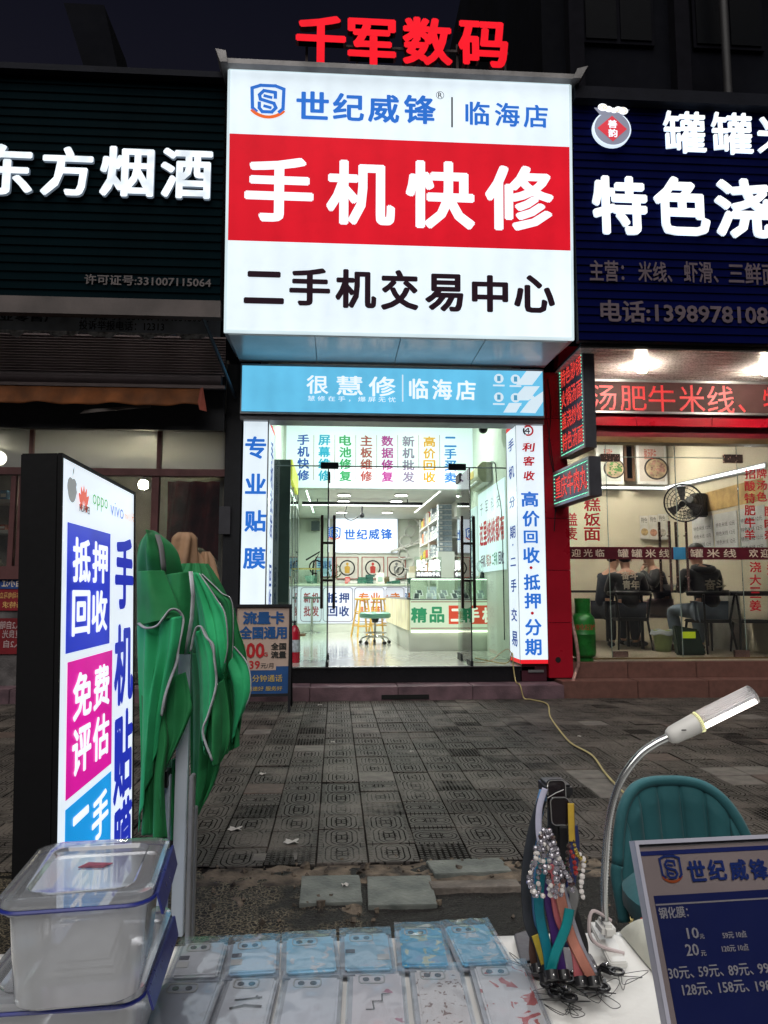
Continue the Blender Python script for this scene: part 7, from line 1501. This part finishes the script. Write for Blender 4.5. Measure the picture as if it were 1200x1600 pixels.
# --- stacked lunch-box style plastic tubs
tub_side = glass('tub_plastic', (.90, .91, .94), rough=.2, refl=1.4, haze=.58); tub_lid = glass('tub_lid_plastic', (.90, .92, .96), rough=.10, refl=2.2, haze=.34); m_nv = pm('navy_seal', (.02, .03, .22), .3, bump=0)
zl1 = .905
def rrect(x0, y0, x1, y1, r, n=5):
    out = []
    for (cx, cy2, a0) in ((x1-r, y1-r, 0), (x0+r, y1-r, 90), (x0+r, y0+r, 180), (x1-r, y0+r, 270)):
        for k in range(n+1): a_ = rad(a0+90*k/n); out.append((cx+r*math.cos(a_), cy2+r*math.sin(a_)))
    return out
def tub(label, FR, FL, BR, BL, ztop, hgt):
    """corner pixels of the lid; footprint follows them"""
    a = PZ(*FL, ztop); b_ = PZ(*FR, ztop); c = PZ(*BR, ztop); d = PZ(*BL, ztop); O_ = (a+b_+c+d)/4; ux = ((b_-a)+(c-d)).normalized(); W2 = ((b_-a).length+(c-d).length)/4; D2 = ((c-b_).length+(d-a).length)/4; ang = math.atan2(ux.y, ux.x)
    t = thing('plastic_tub', label, 'storage box', (O_.x, O_.y, ztop-hgt), ang, 'clear tubs stacked on the stall')
    def loop(g, rects, cap_top=False, cap_bot=False):
        n = None; base = len(g.v)
        for (pts, z) in rects: n = len(pts); g.v += [Vector((p[0], p[1], z)) for p in pts]
        for j in range(len(rects)-1):
            for i in range(n): g.f.append((base+j*n+i, base+j*n+(i+1) % n, base+(j+1)*n+(i+1) % n, base+(j+1)*n+i))
        if cap_top: g.f.append(tuple(base+(len(rects)-1)*n+i for i in range(n)))
        if cap_bot: g.f.append(tuple(base+i for i in range(n))[::-1])
        return g
    R_ = lambda s, r=.03: rrect(-W2*s, -D2*s, W2*s, D2*s, r)
    ins = lambda k, r=.03: rrect(-W2+k, -D2+k, W2-k, D2-k, r)
    g = MB(); loop(g, [(ins(.022), .0), (ins(.018), .004), (ins(.010), hgt-.022), (ins(.004), hgt-.020), (ins(.003), hgt-.012)], False, True); g.build('tub_body', tub_side, t, local=True, smooth=True)
    g = MB(); loop(g, [(ins(.002), hgt-.014), (ins(.0), hgt-.010), (ins(.001), hgt-.002), (ins(.008), hgt), (ins(.026, .022), hgt-.001), (ins(.030, .02), hgt-.006), (ins(.050, .012), hgt-.007)], True); g.build('lid', tub_lid, t, local=True, smooth=True)
    g = MB(); g.tube([Vector((p[0], p[1], hgt-.013)) for p in ins(.0)+[ins(.0)[0]]], .0025, 6); g.build('seal', m_nv, t, local=True, smooth=True)
    for sx in (-1, 1): g = MB(); g.prism([(sx*(W2+.001), -D2*.82, hgt-.008), (sx*(W2+.001), D2*.82, hgt-.008), (sx*(W2+.008), D2*.78, hgt-.035), (sx*(W2+.008), -D2*.78, hgt-.035)], (sx*.003, 0, 0)); g.build('clip', m_nv, t, local=True, bevel=.001)
    g = MB(); g.prism([(-.02, .01, hgt-.0062), (.012, .004, hgt-.0062), (.022, .018, hgt-.0062), (-.01, .026, hgt-.0062)], (0, 0, .001)); g.build('sticker', pm('sticker_pink', (.42, .12, .18), .5, var=.4, scale=80), t, local=True)
    g = MB()
    for k in range(4): g.box(-W2*.55+.006*k, -D2*.4, .006+.009*k, W2*.5-.004*k, D2*.5, .013+.009*k)
    g.build('packed_contents', pm('contents_pale', (.50, .50, .52), .6, var=.3, scale=20), t, local=True)
    return t
FRz = (240, 1388); tub('upper clear plastic tub with navy clips and a pink sticker on the lid', (240, 1391), (-26, 1416), (268, 1306), (76, 1312), .93, .13)
tub('lower clear plastic tub with navy clips under the upper tub', (228, 1552), (-62, 1572), (268, 1412), (60, 1422), .797, .131)
# --- price board leaning back on its foot
TL = P(995, 1320, .80); th, ph = rad(4), rad(20); ux = Vector((math.cos(th), math.sin(th), 0)); uv_ = Vector((-math.sin(ph)*math.sin(th), math.sin(ph)*math.cos(th), math.cos(ph)))
Hb = (TL.z-TZ-.008)/uv_.z; f = Frame(TL-uv_*Hb, ux, uv_); Wb = .40
t = thing('price_board', 'navy price list board in a clear stand at the right front of the stall', 'price board', f.o)
g = MB(); g.fbox(f, 0, 0, -.012, Wb, Hb, -.004); g.build('backing', m_wp, t, bevel=.002)
plate('sheet', f, (.003, .003, Wb-.003, Hb-.003), pm('sheet_cream_pink', (.50, .39, .36), .5, bump=0), t, -.004, -.002)
def bl(pts): return [UV(f, *p) for p in pts]
q = RF(f, 1012, 1328, 1300, 1337); u_l = .003; plate('navy_line', f, (u_l, UV(f, 1012, 1337)[1], Wb-.012, UV(f, 1012, 1330)[1]), pm('board_navy', (.02, .035, .22), .4, bump=0), t, -.0018, -.001)
vtop = UV(f, 1022, 1400)[1]; plate('navy_field', f, (u_l+.006, .02, Wb-.012, vtop), pm('board_field_navy', (.012, .022, .14), .4, var=.1, bump=0), t, -.0018, -.001); plate('thin_rule', f, (u_l+.006, vtop-.009, Wb-.012, vtop-.0075), pm('rule_cream', (.5, .45, .45), .5, bump=0), t, -.0008, -.0004)
ibn = pm('board_ink_navy', (.02, .05, .26), .4, bump=0); bor = pm('board_ink_orange', (.6, .12, .03), .4, bump=0)
def bs(s_, x0_, y0_, x1_2, y1_, mt, bd=.02): a0 = UV(f, x0_, y1_); a1 = UV(f, x1_2, y0_); say(s_, 'lettering', f, (a0[0], min(a0[1], a1[1]), a1[0], max(a0[1], a1[1])), mt, t, bd, -.0003)
def btxt(s_, xc0, yc0, w_px, h_px, mt, bd=.02):
    """baseline-left pixel then width/height in pixels on the board"""
    a0 = UV(f, xc0, yc0); k = .80/1150*1.0; say(s_, 'lettering', f, (a0[0], a0[1], a0[0]+w_px*k, a0[1]+h_px*k), mt, t, bd, -.0003)
for s_, x_, y_ in (('世', 1078, 1378), ('纪', 1110, 1376), ('威', 1144, 1376), ('锋', 1176, 1375)): btxt(s_, x_, y_, 29, 29, ibn, .034)
c0 = UV(f, 1037, 1381); k = .80/1150; shield_logo(f, (c0[0], c0[1]-.002, c0[0]+33*k, c0[1]+38*k), ibn, bor, t, -.0006)
bw = pm('board_ink_white', (.62, .58, .60), .5, bump=0)
for a_ in [('钢化膜：', 1031, 1436, 46, 15), ('10', 1075, 1467, 18, 14), ('元', 1094, 1467, 7, 6), ('20', 1073, 1494, 20, 15), ('元', 1096, 1494, 8, 7), ('59元 10点', 1130, 1467, 38, 9), ('120元 10点', 1129, 1488, 42, 9), ('30元、', 1046, 1531, 38, 15), ('59元、', 1093, 1528, 38, 15), ('89元、', 1140, 1526, 38, 15), ('99元', 1186, 1523, 36, 15), ('128元、', 1068, 1557, 44, 15), ('158元、', 1125, 1553, 46, 15), ('198元', 1183, 1551, 42, 15)]: btxt(*a_, bw, .012)
acr = glass('acrylic_cover', (.97, .98, 1.0), rough=.0, refl=1.3); g = MB(); g.fbox(f, -.004, -.004, .002, Wb+.004, Hb+.004, .004); g.build('acrylic_cover', acr, t)
g = MB(); g.prism([f.p(.05, 0, -.013), f.p(.05, .16, -.013), f.p(.05, 0, -.013)+Vector((0, .10, 0))], ux*.3); g.build('easel_foot', m_wp, t)
g = MB(); g.fbox(f, -.004, -.006, -.009, 0.0, Hb+.004, .005); g.fbox(f, 0, Hb, -.009, Wb, Hb+.004, .005); g.build('edge_frame', pm('acrylic_edge', (.42, .42, .50), .2, bump=0), t)
# --- teal velvet chair beyond the stall
m_tl = pm('teal_velvet', (.010, .070, .080), .8, var=.18, scale=6, bump=.1, bscale=60, sheen=.1, col2=(.006, .052, .06), spec=.3); Yc = 2.05
t = thing('velvet_chair', 'teal velvet chair with channelled back beyond the stall table', 'chair', (P(1096, 1300, Yc).x, Yc, 0))
def bk(u_, v_):
    # u across the curved back, v from seat to rim
    a_ = (u_-.5)*2.3; zt2 = P(1072, 1222, Yc+.2).z; ztop = zt2-.20*abs(2*u_-1)**3.2; z = .38+(ztop-.38)*v_
    ch = abs(math.sin(u_*math.pi*7)); r = .205+.012*v_
    pad = .022*ch**.38*min(1, (1-v_)*6+.15)
    return (t.location.x+(r-pad)*math.sin(a_)*1.0, Yc-.02+(r*.85-pad)*math.cos(a_)-.0+.04*v_, z)
Rr = MB(); Rr.grid(lambda u_, v_: bk(1-u_, v_), 112, 30, .0); Rr.build('backrest', m_tl, t, smooth='all')
def bko(u_, v_):
    a_ = (u_-.5)*2.36; zt2 = P(1072, 1222, Yc+.2).z; ztop = zt2-.20*abs(2*u_-1)**3.2; z = .36+(ztop+.004-.36)*v_; r = .240+.008*v_-.02*v_**8
    return (t.location.x+r*math.sin(a_), Yc-.02+r*.86*math.cos(a_)+.04*v_, z)
MB().grid(bko, 60, 20).build('back_shell', pm('grey_beige_fabric', (.30, .30, .29), .8), t, smooth='all')
rim = [(Vector(bk(u_, 1))+Vector(bko(u_, 1)))/2 for u_ in [i/60 for i in range(61)]]; MB().tube(rim, .017, 10).build('rim_piping', m_tl, t, smooth='all')
for uu in (0, 1): MB().tube([(Vector(bk(uu, k/12))+Vector(bko(uu, k/12)))/2 for k in range(13)], .017, 8).build('arm_edge', m_tl, t, smooth='all')
MB().lathe([(0, .40), (.20, .40), (.225, .43), (.225, .47), (.19, .495), (0, .50)], (t.location.x, Yc-.03, 0), 32).build('seat', m_tl, t, smooth=True)
for a_ in range(4): d = Vector((math.cos(a_*math.pi/2+.785), math.sin(a_*math.pi/2+.785), 0)); MB().cyl((t.location.x+d.x*.24, Yc-.03+d.y*.24, 0), (t.location.x+d.x*.15, Yc-.03+d.y*.15, .41), .01, .016, 10).build('leg', mk, t, smooth=True)
# --- clip lamp with flexible neck
Yl = 1.30; kz = lambda px, py, Y=Yl: P(px, py, Y)
t = thing('clip_lamp', 'white clip lamp on a chrome flexible neck, glowing over the stall', 'lamp', kz(945, 1445)); path = smooth_path([kz(946, 1443), kz(944, 1400), kz(947, 1330), kz(954, 1270), kz(970, 1220), kz(997, 1182), kz(1022, 1163), kz(1044, 1152)], 14)
m_ch2 = pm('chrome_neck', (.55, .56, .56), .22, .9, bump=0); rr = [.0058+.0011*(j % 2) for j in range(len(path))]
path2 = []
for a_, b_ in zip(path[:-1], path[1:]): path2 += [a_, (a_+b_)/2]
path2.append(path[-1]); MB().tube(path2, [.0058 if j % 2 else .0072 for j in range(len(path2))], 10).build('flexible_neck', m_ch2, t, smooth='all')
hA = kz(1044, 1152); hB = kz(1088, 1130); hC = kz(1176, 1086); d = (hC-hA).normalized()
g = MB(); s0 = hA-d*.002; g.tube([s0, s0+d*.004, s0+d*.012, hB-d*.006, hB], [.007, .012, .0155, .0175, .0172], 20); g.build('head_housing', m_wp, t, smooth=True)
g = MB(); g.tube([hB, hB+d*.006, hB+d*.0065], [.0175, .019, .0165], 20); g.build('collar', em('lamp_collar_glow', (.8, .8, .42), .9, 0), t, smooth=True)
n_up = d.cross(Vector((0, 1, 0))).normalized(); n_up = -n_up if n_up.z < 0 else n_up
def shade(u_, v_):
    a_ = rad(-25+245*u_); c = hB.lerp(hC, v_*1.0); r = .018*(1+.05*math.sin(u_*math.pi*44)*.5); y_ = Vector((0, 1, 0)); return c+n_up*r*math.sin(a_)*1.0+y_*r*math.cos(a_)
g = MB(); g.grid(shade, 132, 10, .0012); g.build('ribbed_shade', glass('ribbed_clear', (.62, .56, .52), rough=.3, refl=.6, haze=.16), t, smooth='all')
tube_c0 = hB-n_up*.011+d*.002; tube_c1 = hC-n_up*.012; MB().cyl(tube_c0, tube_c1, .0045, n=10).build('glowing_tube', em('tube_glow', (.95, .98, 1), 40, 0), t, smooth=True)
MB().box(-.009, -.03, 0, .006, -.026, .003).build('switch', mk, t, local=True) if False else None
c = kz(1060, 1141); MB().cyl(c+Vector((-.004, -.021, .004)), c+Vector((.004, -.021, .004)), .0012, n=6).build('switch_slot', mk, t)
b0 = kz(946, 1448); 
MB().box(b0.x-.012, b0.y-.022, b0.z-.012, b0.x+.012, b0.y+.022, b0.z+.010).build('clip_body', m_wp, t, bevel=.006)
MB().prism([(b0.x-.012, b0.y-.05, b0.z-.045), (b0.x-.012, b0.y+.05, b0.z-.02), (b0.x-.012, b0.y+.05, b0.z-.012), (b0.x-.012, b0.y-.05, b0.z-.034)], (.03, 0, 0)).build('clip_jaw', m_wp, t, bevel=.002)
MB().tube(smooth_path([b0+Vector((.01, 0, .01)), b0+Vector((-.025, -.01, .03)), b0+Vector((-.035, -.02, .0)), b0+Vector((-.02, -.02, -.02)), b0+Vector((.02, -.03, -.03))], 6), .003, 6).build('cord', pm('cord_pinkwhite', (.6, .5, .5), .4, bump=0), t, smooth=True)
ld = bpy.data.lights.new('lamp_light', 'AREA'); ld.shape = 'RECTANGLE'; ld.size = .10; ld.size_y = .012; ld.energy = 20; ld.color = (.95, .98, 1); lo = bpy.data.objects.new('lamp_light', ld); COL.objects.link(lo)
zx = -(-n_up); q = Matrix((d, zx.cross(d)*-1, zx)).transposed(); lo.matrix_world = Matrix.Translation((tube_c0+tube_c1)/2-n_up*.006) @ Matrix((d, n_up.cross(d), n_up)).transposed().to_4x4(); mw_ = lo.matrix_world.copy(); lo.parent = t; lo.matrix_parent_inverse = Matrix.Translation(-Vector(t.location)); lo.matrix_world = mw_
# cloth bundle with red squiggle under the clip
c = PT(985, 1475)
def pil(u_, v_):
    x = (u_-.5)*2; y = (v_-.5)*2; e = max(0, 1-abs(x)**3.2)*max(0, 1-abs(y)**3.2); return (c.x+.055*x+.05, c.y+.0+.10*y-.06, TZ+.004+.045*e**.6+.003*fbm(x*3, y*3, 1)*e)
o = MB().grid(pil, 36, 36).build('cloth_bundle', pm('cream_cloth_bundle', (.58, .58, .50), .85, bump=.3), None, smooth='all'); o['label'] = 'cream cloth bundle with a red squiggle under the clip lamp'; o['category'] = 'cloth'
sq = smooth_path([Vector((c.x+.025+.006*math.sin(k*1.9), c.y+.012-.014*k/2, TZ+.052)) for k in range(6)], 5); sq = [Vector((p.x+.004*k/6, p.y, pil((p.x-c.x-.05)/.11+.5, (p.y-c.y+.06)/.2+.5)[2]+.0012)) for k, p in enumerate(sq)]
MB().tube(sq, .001, 5).build('squiggle', pm('ink_red_line', (.5, .06, .04), .5, bump=0), o)
# --- lanyard stand
Yn = 1.20
t = thing('lanyard_stand', 'black display stand hung with lanyards and crystal phone charms', 'display stand', (P(865, 1480, Yn).x, Yn, TZ)); bc = PT(860, 1500)
MB().prism([(p[0], p[1], TZ+.004) for p in [tuple(PT(803, 1468)[:2]), tuple(PT(822, 1462)[:2]), tuple(PT(925, 1500)[:2]), tuple(PT(935, 1520)[:2]), tuple(PT(905, 1540)[:2]), tuple(PT(818, 1530)[:2])]][::-1], (0, 0, .006)).build('base_plate', pm('dark_grey_plate', (.11, .10, .11), .35), t, bevel=.002)
top = P(868, 1250, Yn); MB().cyl((top.x+.002, Yn+.02, TZ+.008), (top.x+.002, Yn+.02, top.z), .010, n=12).build('post', mk, t, smooth=True)
def rbox(cx_, py0, py1, wpx, Y, name, lean=0):
    a_ = P(cx_, py0, Y); b_ = P(cx_+lean, py1, Y); w = wpx*Y/1150/2; pts = []
    ctr_ = (a_+b_)/2; hh_ = (a_-b_).length/2; ax = (a_-b_).normalized(); sx_ = Vector((1, 0, 0))
    for (sx2, sz, a0) in ((1, 1, 0), (-1, 1, 90), (-1, -1, 180), (1, -1, 270)):
        for k in range(6): an = rad(a0+18*k); r = w*.5; pts.append(ctr_+sx_*(sx2*(w-r)+r*math.cos(an))+ax*(sz*(hh_-r)+r*math.sin(an)))
    MB().prism(pts[::-1], (0, .007, 0)).build(name, pm('black_gloss', (.012, .008, .010), .25, bump=0), t, bevel=.0015)
    MB().tube(pts+[pts[0]], .0012, 5).build(name+'_edge', m_cr, t)
rbox(869, 1219, 1268, 28, Yn-.035, 'hook_plate', 2); rbox(874, 1246, 1289, 29, Yn-.045, 'hook_plate', 3)
MB().box(top.x-.022, Yn-.03, top.z+.01, top.x+.02, Yn+.025, top.z+.03).build('hanger_head', mk, t, bevel=.004)
MB().tube([P(855, 1246, Yn-.05), P(868, 1238, Yn-.055), P(880, 1233, Yn-.05)], .0015, 5).build('zip_tie', m_cr, t)
lan = [('slate', (.03, .035, .045), [(847, 1250), (832, 1300), (822, 1370), (826, 1440), (843, 1480), (850, 1525)], 1.18), ('sky blue', (.10, .25, .50), [(850, 1235), (838, 1290), (836, 1360), (840, 1440), (852, 1525)], 1.185), ('pale lilac', (.45, .45, .58), [(852, 1232), (843, 1262), (842, 1300), (848, 1330)], 1.16), ('teal', (.0, .16, .22), [(848, 1340), (842, 1400), (845, 1440), (856, 1490), (859, 1520)], 1.15), ('purple', (.06, .02, .16), [(856, 1340), (856, 1400), (866, 1450), (878, 1520)], 1.155), ('pink', (.50, .13, .15), [(862, 1350), (868, 1400), (876, 1440), (898, 1480), (905, 1530)], 1.15), ('salmon', (.55, .22, .16), [(872, 1380), (880, 1420), (895, 1470), (925, 1530)], 1.145), ('light teal', (.0, .20, .22), [(890, 1420), (884, 1450), (868, 1490), (860, 1520)], 1.135), ('grey white', (.40, .40, .47), [(872, 1370), (885, 1420), (905, 1480), (928, 1525)], 1.16), ('mustard', (.5, .33, .04), [(892, 1255), (893, 1290), (894, 1315)], 1.15), ('deep blue', (.02, .03, .12), [(895, 1290), (898, 1330), (890, 1400), (885, 1480)], 1.20), ('black', (.012, .012, .014), [(880, 1290), (884, 1370), (900, 1440), (912, 1480), (906, 1530)], 1.21), ('grey', (.22, .22, .22), [(888, 1385), (897, 1400), (890, 1440), (898, 1480)], 1.17), ('brown', (.08, .04, .03), [(835, 1463), (834, 1490), (838, 1510)], 1.19), ('magenta', (.35, .08, .18), [(840, 1465), (846, 1490), (852, 1512)], 1.18), ('yellow', (.55, .42, .05), [(838, 1460), (848, 1490), (856, 1515)], 1.17)]
for nm_, cc, pts, Y in lan:
    s = thing('lanyard', '%s ribbon lanyard hanging on the display stand' % nm_, 'lanyard', P(*pts[0], Y), group='lanyards on the display stand'); wd = .0068 if nm_ not in ('mustard', 'pale lilac') else .0045
    pp = smooth_path([P(*q_, Y-.002*k) for k, q_ in enumerate(pts)], 8); pp = [Vector((p.x, p.y, max(p.z, TZ+.016))) for p in pp]
    MB().tube(pp, wd, 8, flat=(wd*1.15, .0006), up=(0, 1, 0)).build('strap', pm('ribbon_'+nm_.replace(' ', '_'), cc, .5, var=.15, scale=30, bump=.1), s, smooth='all')
    if pts[-1][1] > 1500:
        e_ = pp[-1]; MB().cyl(e_+Vector((0, -.012, -.004)), e_+Vector((0, -.005, .006)), .0095, n=14).build('leather_tab', mk, s, smooth=True); MB().ball(e_+Vector((0, -.016, .005)), .0022, 8, 5).build('rivet', m_cr, s, smooth='all')
# clips and loops at the foot
rn = random.Random(31)
clipn = [((843, 1518), 'nearest the left edge of the base plate'), ((855, 1545), 'below the teal ribbons'), ((872, 1532), 'under the purple ribbon'), ((862, 1560), 'lowest on the cloth by the base'), ((895, 1540), 'under the pink ribbon'), ((912, 1552), 'right of the pink ribbon clip'), ((930, 1532), 'under the grey white ribbon'), ((948, 1528), 'furthest right near the cloth bundle'), ((940, 1550), 'below the furthest right clip'), ((885, 1566), 'lowest in the middle of the tangle')]
for (px, py), lb_ in clipn:
    p = PT(px, py); s = thing('strap_clip', 'black swivel clip with cord loops, %s' % lb_, 'clip', (p.x, p.y, TZ+.006), rn.uniform(-1, 1), 'black clips at the foot of the lanyards')
    MB().box(-.008, -.014, .003, .008, .012, .013).build('buckle', mk, s, local=True, bevel=.003); MB().tube([Vector((.0105*math.cos(a_*math.pi/8), -.018+.0105*math.sin(a_*math.pi/8), .010)) for a_ in range(17)], .0026, 6).build('ring', mk, s, local=True, smooth=True)
    MB().ball((0, 0, .0145), .004, 10, 6).build('stud', m_cr, s, local=True, smooth='all')
    g = MB()
    for _ in range(2): L_ = [Vector((0, -.02, .006))]+[Vector((rn.uniform(-.045, .045), -.02-rn.uniform(.01, .05), rn.uniform(.002, .02))) for _ in range(3)]+[Vector((0, -.02, .004))]; g.tube(smooth_path(L_, 6), .00055, 4)
    g.build('cord_loop', mk, s, local=True)
# crystal bead charms
beadg = pm('bead_crystal', (.62, .60, .66), .06, .25, var=.3, scale=90, bump=0, coat=1, col2=(.25, .22, .28)); beadg.node_tree.nodes['Principled BSDF'].inputs['Transmission Weight'].default_value = .55; beadc = pm('bead_smoke', (.10, .06, .06), .08, .2, var=.3, scale=90, bump=0, coat=1); beadp = pm('bead_pearl', (.66, .62, .60), .15, 0, var=.1, bump=0, coat=1)
bm_ = {}
def bead_mesh(mt):
    if mt.name not in bm_: g = MB(); g.ball((0, 0, 0), 1, 7, 5); me = bpy.data.meshes.new('bead'); me.from_pydata([tuple(p) for p in g.v], [], g.f); me.materials.append(mt); bm_[mt.name] = me
    return bm_[mt.name]
strands = [('long clear', [(852, 1290), (838, 1330), (830, 1370), (834, 1398)]), ('clear looped', [(853, 1292), (846, 1340), (842, 1390), (850, 1402)]), ('middle clear', [(855, 1290), (858, 1340), (858, 1400)]), ('outer right clear', [(858, 1290), (868, 1330), (878, 1370), (876, 1398)]), ('short tilted clear', [(860, 1300), (874, 1345), (890, 1375), (894, 1392)]), ('dense inner', [(851, 1300), (850, 1350), (864, 1390)]), ('wide left', [(848, 1298), (836, 1345), (826, 1378), (842, 1402)]), ('inner right', [(859, 1310), (868, 1360), (868, 1400)])]
for k_, (nm_, pts) in enumerate(strands):
    Y = 1.125-.003*k_; s = thing('bead_charm', '%s crystal bead strand hanging on the lanyard stand' % nm_, 'phone charm', P(*pts[0], Y), group='crystal bead charms'); pp = smooth_path([P(*q_, Y) for q_ in pts], 12); acc = 0; last = pp[0]; i = 0
    MB().tube(pp, .0006, 4).build('thread', mk, s)
    for p in pp[1:]:
        acc += (p-last).length; last = p
        if acc > .0056:
            acc = 0; o = bpy.data.objects.new('bead', bead_mesh(rn.choice([beadg, beadg, beadg, beadp, beadc if rn.random() < .4 else beadg]))); COL.objects.link(o); o.parent = s; r = rn.uniform(.0034, .0048); o.location = p-Vector(s.location)+Vector((rn.uniform(-.0015, .0015), rn.uniform(-.003, .002), 0)); o.scale = (r, r, r); o.rotation_euler = (rn.random()*3, rn.random()*3, 0)
for k_, (nm_, pts, mt) in enumerate([('dark smoky', [(890, 1315), (886, 1345), (892, 1370), (896, 1385)], beadc), ('pearl ended', [(900, 1330), (912, 1345), (908, 1385), (912, 1405)], beadp), ('golden chain', [(896, 1312), (902, 1335), (914, 1345)], pm('gold_chain', (.6, .45, .12), .25, .9, bump=0)), ('short dark red', [(888, 1325), (896, 1340), (900, 1365)], pm('bead_red', (.3, .03, .03), .15, coat=1, bump=0))]):
    Y = 1.13; s = thing('bead_charm', '%s charm on the right side of the lanyard stand' % nm_, 'phone charm', P(*pts[0], Y), group='charms on the right of the stand'); pp = smooth_path([P(*q_, Y) for q_ in pts], 10); MB().tube(pp, .0007, 4).build('thread', mk, s); acc = 0; last = pp[0]
    for p in pp[1:]:
        acc += (p-last).length; last = p
        if acc > .0065: acc = 0; o = bpy.data.objects.new('bead', bead_mesh(mt)); COL.objects.link(o); o.parent = s; r = rn.uniform(.003, .0046); o.location = p-Vector(s.location); o.scale = (r, r, r)
